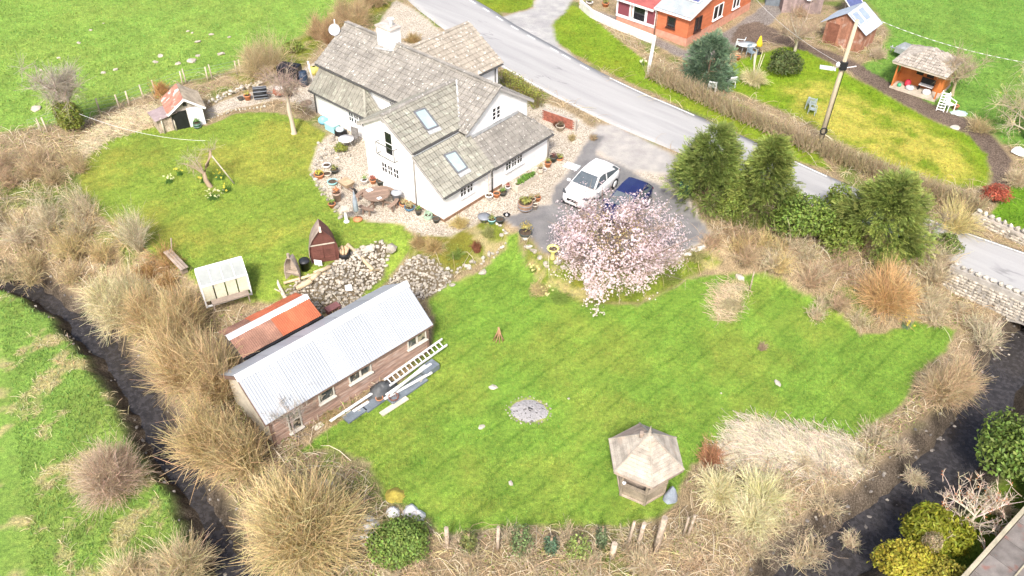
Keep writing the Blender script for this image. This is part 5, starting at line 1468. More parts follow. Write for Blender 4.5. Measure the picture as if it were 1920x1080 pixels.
# --- scrub on the left, above the stream
LEFT = 'tangled brown bramble and thorn thicket left of the upper lawn'
for i, (x, y, h, w, c, t, lab) in enumerate((
    (30, 330, 2.0, 5.4, TAN, PINKT, 'brown thorn thicket at the field corner behind the ivy tree'), (110, 325, 1.7, 4.2, (.40, .29, .18), TAN, 'dark rust-brown bramble patch below the ivy tree'), (40, 420, 2.0, 5.2, (.50, .40, .31), GREYT, 'grey-pink bramble mound between the field and the stream'), (130, 420, 2.2, 4.6, TAN, GREYT, 'grey-brown thicket along the left edge of the upper lawn'),
    (20, 500, 1.7, 4.8, TAN, (.6, .48, .33), 'tan brambles overhanging the stony stream bend'), (110, 505, 1.8, 4.2, (.46, .38, .22), TAN, 'olive-tan brambles just above the stream'), (195, 465, 2.0, 3.8, TAN, STRAWC, 'straw-coloured thicket beside the grey sapling twigs'), (-60, 400, 2.2, 5.5, TAN, PINKT, 'brown thorn scrub running on beyond the field corner'))):
    bare_shrub(x, y, lab, 460, h, w, 200 + i, 'bramble_thicket', 'thicket', 'thickets beside the upper lawn', twigs=4, thick=.012, col=c, tip=t, base_r=1.6, low=.0, wob=.13, bend=.3, stools=5, rag=.6, fill=.65)
bare_shrub(262, 470, 'fine grey sapling twigs rising at the edge of the upper lawn', 170, 2.9, 2.2, 211, 'sapling', 'sapling', twigs=6, thick=.010, col=(.56, .5, .36), tip=(.64, .58, .43), base_r=.15, low=.45)
bare_shrub(300, 520, 'rust-brown bramble bank below the plank bench', 520, 1.5, 3.4, 212, 'bramble_thicket', 'thicket', twigs=4, thick=.011, col=(.38, .22, .10), tip=(.50, .32, .15), base_r=1.1, low=.05, wob=.1, stools=4, fill=.5)
bare_shrub(480, 610, 'heap of grey cut branches beside the red-roofed shed', 240, 1.0, 2.4, 213, 'brush_heap', 'brushwood', twigs=2, thick=.017, col=(.56, .47, .36), base_r=.8, low=.0, wob=.14, rag=.6, fill=.6)
# --- behind the cottage
bare_shrub(490, 140, 'wide bare brown hedge tree behind the cottage yard', 620, 3.2, 5.0, 220, 'bare_shrub', twigs=6, thick=.012, col=(.42, .33, .18), tip=(.56, .46, .29), base_r=.8, low=.1, stools=3, rag=.45, fill=.45)
bare_shrub(610, 75, 'russet bare shrub against the far gable of the cottage', 480, 2.6, 4.2, 221, 'bare_shrub', twigs=5, thick=.012, col=(.42, .28, .16), tip=(.52, .37, .23), base_r=.9, low=.1, stools=3, rag=.5, fill=.45)
bare_shrub(660, 45, 'thin brown hedge shrub between the cottage gable and the road', 480, 3.0, 4.6, 222, 'bare_shrub', twigs=5, thick=.012, col=(.42, .31, .17), tip=(.56, .43, .27), base_r=.9, low=.1, stools=3, rag=.5, fill=.45)
bare_shrub(700, 15, 'bare hazel standing beside the road verge above the cottage', 380, 2.6, 3.6, 223, 'bare_shrub', twigs=5, thick=.012, col=(.44, .33, .19), tip=(.56, .44, .28), base_r=.6, low=.15, stools=2, rag=.5)
bare_shrub(775, 78, 'low brown mound plant beside the rear wing of the cottage', 300, .8, 1.8, 224, 'mound_plant', 'plant', twigs=4, thick=.011, col=(.40, .27, .13), tip=(.52, .38, .2), base_r=.3, low=.0)
bare_shrub(305, 180, 'orange-brown dock stems behind the little rusty shed', 200, 1.3, 1.8, 225, 'dock_stems', 'plant', twigs=2, thick=.012, col=(.56, .33, .15), base_r=.6, low=.5)
# --- right-hand bank
for i, (x, y, h, w, c, t, lab) in enumerate((
    (1370, 470, 1.7, 3.4, (.52, .36, .25), PINKT, 'pinkish bare stems at the edge of the drive below the bin'), (1430, 480, 1.7, 3.4, (.56, .42, .23), STRAWC, 'straw-coloured stems under the pointed cypress'), (1490, 505, 1.6, 3.4, (.5, .38, .27), GREYT, 'grey-brown brambles on the bank below the laurels'), (1550, 545, 1.6, 3.6, (.52, .38, .28), PINKT, 'mauve-brown brambles above the lawn edge'),
    (1620, 480, 1.4, 3.0, (.46, .34, .22), TAN, 'dark tan brambles under the broad cypress'), (1730, 500, 1.7, 3.6, (.5, .4, .29), GREYT, 'grey tangle between the orange willow and the road wall'), (1720, 575, 1.1, 3.2, (.54, .45, .34), GREYT, 'bleached brambles right of the orange willow'), (1790, 600, .9, 2.8, (.58, .49, .38), GREYT, 'bleached bramble bank at the foot of the bridge wall'), (1560, 590, .9, 2.6, (.56, .45, .32), GREYT, 'low pale dead stems on the lawn edge below the bank'))):
    bare_shrub(x, y, lab, 430, h, w, 230 + i, 'bramble_thicket', 'thicket', 'brambles on the road bank', twigs=4, thick=.012, col=c, tip=t, base_r=1.2, low=.05, wob=.13, bend=.3, stools=4, rag=.6, fill=.6)
bare_shrub(1655, 575, 'bright orange-stemmed willow fan above the lawn corner', 750, 2.6, 4.0, 250, 'willow_shrub', twigs=4, thick=.014, col=(.66, .46, .20), tip=(.62, .41, .22), base_r=.35, low=.12, rag=.4)
bare_shrub(1775, 745, 'wide yellow-green willow bush beside the stream pool', 900, 2.2, 4.2, 251, 'willow_shrub', twigs=5, thick=.012, col=(.54, .45, .19), tip=(.58, .45, .30), base_r=.6, low=.0, lean=(.1, 0), stools=2, rag=.4)
bare_shrub(1840, 650, 'spindly grey bare shrub beside the bridge arch', 120, 2.0, 2.4, 252, 'bare_shrub', twigs=5, thick=.015, col=(.56, .49, .36), tip=(.64, .56, .43), base_r=.3, low=.15)
bare_shrub(1790, 430, 'loose yellow stems arching over the road wall', 260, 2.0, 3.6, 253, 'willow_shrub', twigs=3, thick=.015, col=(.62, .52, .27), base_r=.5, low=.1)
bare_shrub(1330, 865, 'red-brown dogwood clump beside the gazebo', 240, 1.2, 1.8, 254, 'dogwood_shrub', twigs=2, thick=.013, col=(.42, .19, .12), tip=(.5, .27, .16), base_r=.25, low=.3)
bare_shrub(1385, 950, 'pale green arching grass-like shrub to the right of the gazebo', 1100, 1.6, 4.2, 255, 'arching_shrub', twigs=3, thick=.012, col=(.62, .57, .30), tip=(.76, .68, .44), base_r=.9, low=.0, bend=.9, stools=3, rag=.4)
bare_shrub(1660, 870, 'grey-brown bramble mound between the straw heap and the stream', 480, 1.0, 3.2, 256, 'bramble_thicket', 'thicket', twigs=4, thick=.011, col=(.5, .42, .31), tip=GREYT, base_r=1.2, low=.0, wob=.12, stools=4, fill=.6, rag=.6)
FOOT = ('pale bleached brambles below the straw heap', 'brown brambles on the bank left of the lower stream', 'grey brambles right of the two thin stakes', 'tan brambles on the stream bank below the straw heap', 'dead brambles in front of the thick grey post', 'brambles round the short sawn stump', 'brambles in front of the narrow dark ivy post', 'brambles in front of the leafy ivy stump', 'dead stems in front of the knob-topped stake', 'dead stems below the torn white sacks')
for i, (x, y, w) in enumerate(((1510, 920, 3.6), (1440, 1010, 3.6), (1350, 1040, 3.4), (1540, 990, 3.2), (1250, 1065, 3.0), (1150, 1075, 3.0), (1040, 1070, 3.0), (930, 1070, 2.8), (850, 1080, 2.6), (690, 1080, 2.8))):
    bare_shrub(x, y, FOOT[i], 430, 1.0, w, 260 + i, 'bramble_thicket', 'thicket', 'brambles along the garden foot', twigs=3, thick=.011, col=((.52, .40, .26), (.6, .5, .35), (.46, .34, .21))[i % 3], tip=((.62, .5, .36), GREYT)[i % 2], base_r=1.3, low=.0, wob=.18, bend=.3, stools=5, rag=.6, fill=.7)
bare_shrub(1500, 30, 'leafless brown thicket at the foot of the neighbour barn', 160, 1.0, 1.8, 280, 'bare_shrub', twigs=3, thick=.012, col=(.42, .31, .21), base_r=.4, low=.1)
bare_shrub(1645, 108, 'dry pinkish shrub at the corner of the workshop shed', 240, 1.1, 2.0, 281, 'bare_shrub', twigs=4, thick=.011, col=(.54, .44, .34), base_r=.3, low=.1)
bare_shrub(1835, 245, 'brown bare shrub at the bend of the neighbour path', 240, 1.1, 2.2, 282, 'bare_shrub', twigs=4, thick=.012, col=(.5, .4, .24), base_r=.4, low=.1)
bare_shrub(1905, 345, 'pale dead-stemmed shrub at the edge of the neighbour lawn', 260, 1.2, 2.4, 283, 'bare_shrub', twigs=4, thick=.012, col=(.54, .45, .32), base_r=.5, low=.1)
# ------------------------------------------------------------------ evergreens
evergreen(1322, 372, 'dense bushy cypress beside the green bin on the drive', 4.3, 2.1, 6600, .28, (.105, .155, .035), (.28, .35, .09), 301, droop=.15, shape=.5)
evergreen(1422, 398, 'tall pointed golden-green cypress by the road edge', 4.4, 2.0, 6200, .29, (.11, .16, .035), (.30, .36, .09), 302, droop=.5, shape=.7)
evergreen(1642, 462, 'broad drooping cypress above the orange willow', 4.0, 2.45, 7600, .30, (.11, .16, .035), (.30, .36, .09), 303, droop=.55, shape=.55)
leafy_bush(1500, 445, 'glossy green laurel between the two drooping cypresses', (1.75, 1.3, 1.5), 5200, .16, (.15, .22, .04), 304, colv=.5)
leafy_bush(1562, 405, 'small yellow-green laurel crown against the road', (.9, .8, 1.2), 1900, .15, (.18, .24, .045), 305, colv=.5)
leafy_bush(1575, 465, 'shaded ivy-covered laurel at the foot of the broad cypress', (1.3, 1.0, 1.0), 3200, .15, (.15, .20, .035), 331, colv=.5)
leafy_bush(1370, 408, 'low privet filling the gap between the drive cypresses', (.9, .8, .9), 1900, .13, (.17, .22, .04), 332, colv=.5)
leafy_bush(1690, 485, 'dark laurel skirt right of the broad cypress', (.9, .8, .75), 1700, .14, (.14, .20, .04), 333, colv=.5)
leafy_bush(1770, 470, 'ivy-green bush at the roadside left of the bridge wall', (.9, .8, .6), 1300, .14, (.15, .20, .045), 306)
evergreen(1325, 155, 'large blue-green cypress bush beside the timber house', 3.1, 1.8, 6000, .24, (.085, .14, .085), (.21, .31, .19), 307, droop=.1, shape=.38)
leafy_bush(1466, 138, 'dark round evergreen bush on the neighbour lawn', (1.3, 1.2, 1.05), 4200, .15, (.10, .13, .045), 308, colv=.5)
leafy_bush(758, 1035, 'rounded bright green bush at the garden foot beside the big willow', (1.35, 1.1, .85), 5200, .12, (.17, .25, .055), 309, colv=.5)
leafy_bush(1905, 880, 'large dark glossy rhododendron beside the stream', (1.9, 1.9, 1.5), 7000, .18, (.15, .22, .045), 310, colv=.5)
leafy_bush(1745, 1010, 'clipped olive-green dome bush below the stream bank', (1.35, 1.25, .8), 6500, .12, (.22, .235, .02), 311, colv=.4, elong=1.5)
leafy_bush(1690, 1070, 'yellow-leaved bush at the bottom of the stream bank', (1.2, .9, .75), 3600, .13, (.38, .34, .04), 312, colv=.35)
leafy_bush(1760, 1095, 'golden variegated bush beside the felt-roofed shed', (1.0, .8, .6), 2600, .12, (.36, .33, .05), 313, colv=.35)
leafy_bush(1733, 1045, 'round tan clipped twiggy ball on top of the bushes', (.42, .42, .38), 1500, .06, (.36, .29, .17), 314, stems=False, name='clipped_ball', zc=1.0)
leafy_bush(640, 285, 'small lime-green shrub at the corner of the balcony gable', (.45, .4, .35), 700, .09, (.26, .30, .06), 315)
leafy_bush(550, 98, 'yellow-green laurel behind the black water tank', (.8, .6, .6), 900, .13, (.24, .31, .06), 316)
# ivy-clad tree at the corner of the field
rng = np.random.default_rng(320); p = pg(140, 245)
tr, tips = trunk_geo(rng, 2.6, .16, 9, .9, (.35, .29, .22), sub=4, start=.3, up=1.1)
iv = leaf_geo(rng, 2600, (.85, .8, 1.15), (0, 0, 1.15), .14, (.20, .23, .045), colv=.45)
plant('ivy_tree', 'bare tree thickly wrapped in ivy at the corner of the field', 'tree', p, [('trunk', tr, BARK), ('twigs', fine_twigs(rng, tips, 16, 1.15, .011, (.48, .42, .35), up=.7), TWIG), ('ivy', iv, LEAF)])
# pruned tree at the head of the upper lawn
rng = np.random.default_rng(321); p = pg(551, 250)
V_, F_, C_ = tubes(np.array([[(0, 0, -.1), (.02, 0, .1), (0, 0, .9), (-.05, 0, 1.6), (0, .05, 2.3)]]), np.array([[.24, .15, .12, .13, .09]]), np.array([(.50, .42, .33)]), 9)
limb, tips = trunk_geo(rng, .5, .10, 8, .75, (.40, .33, .26), sub=4, start=.1, up=1.1); limb[0][:, 2] += 2.1; tips[:, 2] += 2.1
plant('pruned_tree', 'pale-barked bare tree with brushy crown at the head of the upper lawn', 'tree', p, [('trunk', (V_, F_, C_), BARK), ('limbs', limb, BARK), ('twigs', fine_twigs(rng, tips, 8, .95, .011, (.42, .33, .27), up=.35), TWIG)])
# old leaning apple tree
rng = np.random.default_rng(322); p = pg(396, 350)
path = np.array([[(0, 0, -.1), (-.25, .1, .35), (-.28, .15, .75), (-.02, .25, 1.25), (.22, .35, 1.75), (.32, .4, 2.1)]])
g0 = tubes(path, np.array([[.15, .13, .11, .11, .09, .05]]), np.array([(.36, .27, .19)]), 8)
tips = np.array([(-.4, .15, 1.0), (-.8, .1, 1.3), (-1.2, 0, 1.45), (-.6, .4, 1.4), (.2, .4, 2.0), (.45, .5, 2.1), (-1.0, .3, 1.6), (-.3, .2, 1.7)])
br = tubes(bez(np.array([(-.27, .13, .7)] * 5), tips[[0, 1, 2, 3, 6]] * .6 + (0, 0, .5), tips[[0, 1, 2, 3, 6]], 5), np.linspace(.05, .018, 5)[None].repeat(5, 0), jcol(rng, 5, (.38, .3, .22)), 5)
plant('apple_tree', 'old leaning apple trunk with thin bare branches on the upper lawn', 'tree', p, [('trunk', g0, BARK), ('limbs', br, BARK), ('twigs', fine_twigs(rng, tips, 14, .85, .008, (.46, .40, .28), up=.25), TWIG)])
b = MB(); q = p + Vector((.42, .35, 0)); b.tube([q + Vector((.75, .0, 0)), q + Vector((-.12, .05, 1.75))], .035, 6)
tag(b.build('prop_pole', mat('pale_pole', (.52, .46, .38), .85, .2)), 'thin wooden prop leaning on the old apple trunk', 'pole')
# neighbour bare tree
rng = np.random.default_rng(323); p = pg(1490, 96)
tr, tips = trunk_geo(rng, 1.7, .12, 10, 1.15, (.48, .41, .32), sub=4, start=.35, up=.75)
plant('bare_tree', 'bare many-branched fruit tree on the neighbour lawn', 'tree', p, [('trunk', tr, BARK), ('twigs', fine_twigs(rng, tips, 9, .8, .010, (.40, .31, .22), up=.4), TWIG)])
rng = np.random.default_rng(324); p = pg(1785, 180)
tr, tips = trunk_geo(rng, 1.7, .13, 9, 1.0, (.36, .30, .22), sub=4, start=.2, up=1.0)
plant('bare_tree', 'bare twiggy tree against the corner of the orange summerhouse', 'tree', p, [('trunk', tr, BARK), ('twigs', fine_twigs(rng, tips, 10, .9, .011, (.46, .38, .26), up=.5), TWIG)])
rng = np.random.default_rng(325); p = pg(1925, 262)
tr, tips = trunk_geo(rng, 3.2, .16, 13, 2.3, (.50, .44, .33), sub=6, start=.1, up=.5)
bl = scatter(LEAF_T, LEAF_F, np.repeat(tips, 5, 0) + rng.normal(0, .45, (len(tips) * 5, 3)), frames(rng.normal(0, 1, (len(tips) * 5, 3)), rng), .13 * np.ones(len(tips) * 5), jcol(rng, len(tips) * 5, (.50, .46, .16)))
plant('budding_tree', 'sprawling pale tree with yellow buds beyond the neighbour path', 'tree', p, [('trunk', tr, BARK), ('twigs', fine_twigs(rng, tips, 10, 1.0, .012, (.52, .46, .30), up=.35), TWIG), ('buds', bl, LEAF)])
# bare sumac by the lower stream
rng = np.random.default_rng(326); p = pg(1815, 985)
tr, tips = trunk_geo(rng, .9, .09, 12, 1.15, (.60, .52, .42), sub=5, start=.05, up=.55)
n = len(tips) * 3; bl = scatter(LEAF_T, LEAF_F, np.repeat(tips, 3, 0) + rng.normal(0, .05, (n, 3)), frames(np.tile((0, 0, 1.0), (n, 1)) + rng.normal(0, .3, (n, 3)), rng), np.stack([.06 + 0 * rng.random(n), .06 + 0 * rng.random(n), .14 + .06 * rng.random(n)], 1) * 1.4, jcol(rng, n, (.45, .17, .06)))
plant('sumac_tree', 'bare pale sumac with forked antler branches and rusty tips', 'tree', p, [('trunk', tr, BARK), ('twigs', fine_twigs(rng, tips, 3, .45, .015, (.55, .46, .35), up=.6, spread=.5), TWIG), ('rusty_tips', bl, LEAF)])
bare_shrub(1865, 955, 'pale dried hydrangea heads behind the sumac', 320, .8, 1.6, 327, 'hydrangea', 'shrub', twigs=3, thick=.014, col=(.50, .40, .29), tip=(.62, .51, .38), base_r=.3, low=.2)
# red-leaved shrub by the road wall
leafy_bush(1862, 378, 'red-leaved photinia shrub at the corner of the neighbour lawn', (.85, .7, .65), 1700, .11, (.40, .10, .06), 328, colv=.4)
# dark snag at the roadside bank
rng = np.random.default_rng(329); p = pg(1732, 470)
tr, tips = trunk_geo(rng, 1.8, .05, 7, .7, (.20, .16, .13), sub=3, start=.3, up=1.0)
plant('thorn_sapling', 'dark crooked thorn sapling at the roadside bank', 'sapling', p, [('trunk', tr, BARK), ('twigs', fine_twigs(rng, tips, 4, .4, .008, (.3, .24, .19), up=.4), TWIG)])

# ------------------------------------------------------------------ the blossom tree
rng = np.random.default_rng(340); MP = pg(1148, 512)
tr, tips = trunk_geo(rng, 1.3, .16, 16, 2.5, (.22, .17, .14), sub=7, start=.2, up=.42)
nc = 640
v = rng.normal(0, 1, (nc, 3)); v[:, 2] = np.abs(v[:, 2]) * .95 - .30; v /= np.linalg.norm(v, axis=1, keepdims=True)
az_ = np.arctan2(v[:, 1], v[:, 0])
rad = (.62 + .38 * rng.random(nc) ** .6) * (.90 + .12 * np.sin(3 * az_ + 1) + .09 * np.sin(7 * az_ + 2) * (1 - v[:, 2])) * np.where(rng.random(nc) < .12, 1.13, 1)
keep = (vnoise(v[:, 0] * 3 + 9, v[:, 1] * 3 + 4, .7) > .25) & ~((v[:, 2] > .6) & (rng.random(nc) < .55))
v, rad = v[keep], rad[keep]; nc = len(v)
MR, MC = np.array((3.2, 3.3, 3.3)), np.array((0.0, .35, 1.3))
ctr = v * rad[:, None] * MR + MC
per = rng.integers(12, 36, nc); ci = np.repeat(np.arange(nc), per); nb_ = len(ci)
along = rng.random(nb_) * .75 - .45; ax_ = v[ci] + rng.normal(0, .25, (nc, 3))[ci] + (0, 0, .25)
bp = ctr[ci] + ax_ * along[:, None] + rng.normal(0, .15, (nb_, 3)); bp[:, 2] = np.maximum(bp[:, 2], .12)
v = v[ci]
PT, PF = [], []
for k in range(4):
    a = 2 * math.pi * k / 4; c, s = math.cos(a), math.sin(a); b0 = len(PT)
    PT += [(0, 0, 0), (c * .5 - s * .34, s * .5 + c * .34, .35), (c * .95, s * .95, .42), (c * .5 + s * .34, s * .5 - c * .34, .35)]
    PF += [(b0, b0 + 3, b0 + 2), (b0, b0 + 2, b0 + 1)]
fl_ = scatter(np.array(PT), np.array(PF), bp, frames(v * .7 + rng.normal(0, .5, v.shape) + (0, 0, .4), rng), .055 * (.55 + .8 * rng.random(nb_)), jcol(rng, nb_, (.92, .765, .81), .06, .04))
tw = fine_twigs(rng, np.concatenate([tips, ctr * .93 + MC * .07]), 2, .7, .009, (.40, .30, .22), up=.3)
lf = leaf_geo(rng, 1100, (2.0, 1.9, 2.3), (0, .3, 1.5), .10, (.44, .35, .16), shell=.6, flat=.3)
plant('blossom_tree', 'wide blossom tree covered in pale pink flowers beside the parked cars', 'tree', MP, [('trunk', tr, BARK), ('twigs', tw, TWIG), ('blossom', fl_, PETAL), ('young_leaves', lf, LEAF)])
n = 420; a = rng.random(n) * 6.28; rr = 3.6 * np.sqrt(rng.random(n)) + .6; fx, fy = MP.x + np.cos(a) * rr + .5, MP.y + np.sin(a) * rr + .6
pz_ = gz(fx, fy) + .02; keep = sdist(REG['drive'], fx, fy) > 0
pos = np.stack([fx, fy, pz_], 1)[keep]; d = np.tile((0, 0, 1.0), (len(pos), 1)) + rng.normal(0, .2, pos.shape)
tag(obj('fallen_petals', mesh_np('fallen_petals', *scatter(LEAF_T, LEAF_F, pos, frames(d, rng), .075 * np.ones(len(pos)), jcol(rng, len(pos), (.82, .68, .72), .1))), PETAL), 'pink petals scattered on the drive under the blossom tree', 'petals', kind='stuff')

# ------------------------------------------------------------------ hedges
def hedge(pts_px, label, w, h, seed, n_per, col, twigcol, leaf=.07, twig_per=120, name='hedge', box=False):
    rng = np.random.default_rng(seed); pts = [pg(x, y) for x, y in pts_px]; o = pts[0]
    L = resample([tuple(p - o)[:2] for p in pts], .3); d = np.gradient(L, axis=0); d /= np.linalg.norm(d, axis=1, keepdims=True); nr = np.stack([-d[:, 1], d[:, 0]], 1)
    m = int(len(L) * .3 * n_per); i = rng.integers(0, len(L), m)
    if box:
        s = np.where(rng.random(m) < .5, 1, -1) * (.75 + .25 * rng.random(m)); z = h * rng.random(m); top = rng.random(m) < .4
        s = np.where(top, rng.random(m) * 2 - 1, s); z = np.where(top, h * (.9 + .12 * rng.random(m)), z)
    else:
        a = rng.random(m) * np.pi; k = .6 + .4 * rng.random(m); s = np.cos(a) * k; z = h * (.15 + .85 * np.sin(a) * k)
    lum = .8 + .4 * vnoise(i * .3, np.full(m, seed), 1.3)
    xy = L[i] + nr[i] * (s * w / 2 * lum)[:, None] + rng.normal(0, .08, (m, 2))
    gzv = gz(xy[:, 0] + o.x, xy[:, 1] + o.y) - o.z
    pos = np.stack([xy[:, 0], xy[:, 1], gzv + z * lum], 1)
    lv = scatter(LEAF_T, LEAF_F, pos, frames(rng.normal(0, 1, (m, 3)) + (0, 0, .5), rng), leaf * (.6 + .8 * rng.random(m)), jcol(rng, m, col, .45, .15))
    q = int(len(L) * .3 * twig_per); i = rng.integers(0, len(L), q); b = L[i] + nr[i] * (rng.normal(0, .22, q) * w)[:, None]
    gb = gz(b[:, 0] + o.x, b[:, 1] + o.y) - o.z
    s0 = np.stack([b[:, 0], b[:, 1], gb + .1 * h], 1); e = s0 + np.stack([rng.normal(0, .25 * w, q), rng.normal(0, .25 * w, q), h * (.5 + .6 * rng.random(q))], 1)
    tw = tubes(bez(s0, (s0 + e) / 2 + rng.normal(0, .08, (q, 3)), e, 3), .012 * np.linspace(1.2, .5, 3)[None].repeat(q, 0), jcol(rng, q, twigcol, .3, .1))
    return plant(name, label, 'hedge', o, [('stems', tw, TWIG), ('leaves', lv, LEAF)])
hedge([(942, 158), (965, 172), (990, 190), (1010, 205)], 'clipped yellow-green hedge between the cottage and the road', .75, 1.0, 401, 620, (.27, .29, .06), (.26, .21, .1), .10, 60, box=True)
hedge([(1222, 145), (1290, 178), (1360, 212), (1440, 248), (1530, 288)], 'brown beech hedge along the road in front of the neighbour lawn', 1.2, 1.0, 402, 260, (.30, .26, .13), (.46, .37, .24), .10, 230)
hedge([(1545, 292), (1620, 322), (1700, 355), (1790, 388), (1840, 402)], 'straggly hedge along the road beyond the telegraph pole', 1.1, 1.0, 403, 240, (.26, .22, .11), (.44, .36, .22), .09, 230)

# pampas grass
rng = np.random.default_rng(410); p = pg(1412, 158)
bl = twig_geo(rng, 900, 1.5, 2.5, .25, .014, 0, 1.0, (.52, .46, .28), (.62, .55, .36), low=-.05)
n = 9; a = rng.random(n) * 6.28; s = np.zeros((n, 3)); e = np.stack([np.cos(a) * .35, np.sin(a) * .3, 2.0 + .4 * rng.random(n)], 1)
pl = cat_geo([tubes(bez(s, e * .5, e, 5), np.array([[.012, .012, .014, .035, .012]]).repeat(n, 0), jcol(rng, n, (.66, .58, .44), .1), 5)])
plant('pampas_grass', 'straw-coloured pampas grass clump on the neighbour lawn', 'grass clump', p, [('blades', bl, TWIG), ('plumes', pl, TWIG)])

# ------------------------------------------------------------------ daffodil and flower clumps
def clump(px, py, label, n, r, h, col, seed, flowers=0, fcol=(.85, .72, .1), name='daffodil_clump', cat='flowers', group=None):
    rng = np.random.default_rng(seed); p = pg(px, py)
    parts = [('leaves', twig_geo(rng, n, h, r * 2, r * .7, .010, 0, .6, col, low=.35), TWIG)]
    if flowers:
        a = rng.random(flowers) * 6.28; q = r * np.sqrt(rng.random(flowers)); pos = np.stack([np.cos(a) * q, np.sin(a) * q, h * (.8 + .4 * rng.random(flowers))], 1)
        parts.append(('flowers', scatter(np.array(PT), np.array(PF), pos, frames(rng.normal(0, .5, (flowers, 3)) + (0, -.3, .8), rng), .075 * np.ones(flowers), jcol(rng, flowers, fcol, .1)), PETAL))
    return plant(name, label, cat, p, parts, group)
G_ = (.10, .20, .05)
for i, (x, y, n, r, f, lab) in enumerate(((318, 342, 90, .35, 12, 'pale daffodil clump left of the leaning apple trunk'), (337, 328, 90, .3, 6, 'daffodil leaves just behind the pale clump by the apple tree'), (413, 334, 150, .5, 10, 'daffodil clump against the foot of the apple trunk'), (382, 342, 60, .25, 6, 'small daffodil clump left of the apple trunk foot'), (402, 372, 150, .55, 26, 'drift of white daffodils below the apple tree'), (425, 358, 110, .5, 5, 'low daffodil leaves to the right of the white drift'), (272, 432, 40, .2, 5, 'few yellow daffodils by the bramble edge'), (1698, 612, 180, .4, 9, 'yellow daffodils in the lawn corner below the orange willow'))):
    clump(x, y, lab, n, r, .32, G_ if i != 7 else (.16, .25, .14), 420 + i, f, (.85, .82, .5) if i in (0, 4) else (.85, .70, .1))
clump(1000, 505, 'primroses on the bank under the blossom tree', 60, .35, .15, (.16, .22, .05), 430, 12, (.85, .80, .35), 'primrose_patch')
clump(1026, 548, 'primroses at the lawn edge below the blossom tree', 60, .4, .15, (.16, .22, .05), 431, 14, (.85, .80, .4), 'primrose_patch')
clump(1205, 122, 'white narcissi beside the end of the garden wall', 60, .25, .35, (.12, .2, .06), 432, 10, (.85, .85, .7), 'narcissus_clump')
# plants in the border bed by the house
for i, (x, y, n, h, w, c, lab) in enumerate(((812, 470, 420, .9, 1.8, (.50, .38, .18), 'arching bronze grass in the stone-edged bed'), (785, 462, 300, .8, 1.4, (.44, .32, .17), 'russet grass tuft at the left end of the stone-edged bed'), (862, 425, 300, .8, 1.5, (.58, .49, .22), 'straw-yellow grass at the top of the stone-edged bed'), (893, 468, 200, .7, .7, (.30, .13, .08), 'dark red dead stems in the stone-edged bed'), (915, 440, 260, .5, 1.2, (.34, .36, .14), 'green herb mat in the stone-edged bed'), (855, 480, 220, .45, 1.4, (.20, .28, .07), 'low green cushion in the stone-edged bed'))):
    bare_shrub(x, y, lab, n, h, w, 440 + i, 'border_plant', 'plant', twigs=2, thick=.009, col=c, base_r=.25, low=.1, bend=.8)
for i, (x, y, lab) in enumerate(((1300, 480, 'grassy herb mat on the bank right of the blossom tree'), (1255, 520, 'low green weeds under the blossom tree'), (1050, 560, 'green bank plants below the blossom tree'), (1010, 545, 'dry sedge on the bank left of the blossom tree'))):
    bare_shrub(x, y, lab, 260, .4, 1.8, 450 + i, 'bank_plant', 'plant', twigs=2, thick=.009, col=((.34, .34, .14), (.22, .28, .07), (.18, .26, .06), (.46, .38, .2))[i], base_r=.6, low=.2, bend=.8)
bare_shrub(1370, 575, 'dead grey weed heap at the top of the lower lawn', 420, .4, 1.5, 460, 'weed_heap', 'weeds', twigs=2, thick=.010, col=(.46, .39, .26), base_r=.6, low=.05, wob=.15)
bare_shrub(1428, 655, 'small dead flower clump alone on the lower lawn', 160, .5, .7, 461, 'dead_clump', 'plant', twigs=2, thick=.010, col=(.42, .32, .22), base_r=.12, low=.2)
# ------------------------------------------------------------------ stones
ROCKM = mat('field_stone', (.37, .335, .28), .9, .35, 3, 25, .6, rnd=.32, spots=(.52, .50, .44), spot_scale=8, spot_amt=(.6, .68))
ROCKD = mat('wet_stone', (.17, .155, .14), .7, .35, 4, 25, .5, rnd=.4)
PALEST = mat('pale_stone', (.50, .465, .40), .9, .3, 3, 25, .6, rnd=.25, spots=(.36, .33, .27), spot_scale=6, spot_amt=(.5, .65))

def rock_mesh(seed, m, sub=1):
    rng = random.Random(seed); bm = bmesh.new(); bmesh.ops.create_icosphere(bm, subdivisions=sub, radius=.5)
    for v in bm.verts: v.co *= rng.uniform(.72, 1.12)
    s = (rng.uniform(.9, 1.2), rng.uniform(.7, 1.0), rng.uniform(.55, .85))
    for v in bm.verts: v.co = Vector((v.co.x * s[0], v.co.y * s[1], v.co.z * s[2]))
    me = bpy.data.meshes.new('stone'); bm.to_mesh(me); bm.free(); me.materials.append(m); return me
ROCKS = [rock_mesh(i, ROCKM) for i in range(6)]; WET = [rock_mesh(20 + i, ROCKD) for i in range(4)]; PALE = [rock_mesh(40 + i, PALEST) for i in range(4)]

def rot_rand(rng): return Matrix.Rotation(rng.uniform(0, 6.28), 4, 'Z') @ Matrix.Rotation(rng.uniform(-.5, .5), 4, 'X')

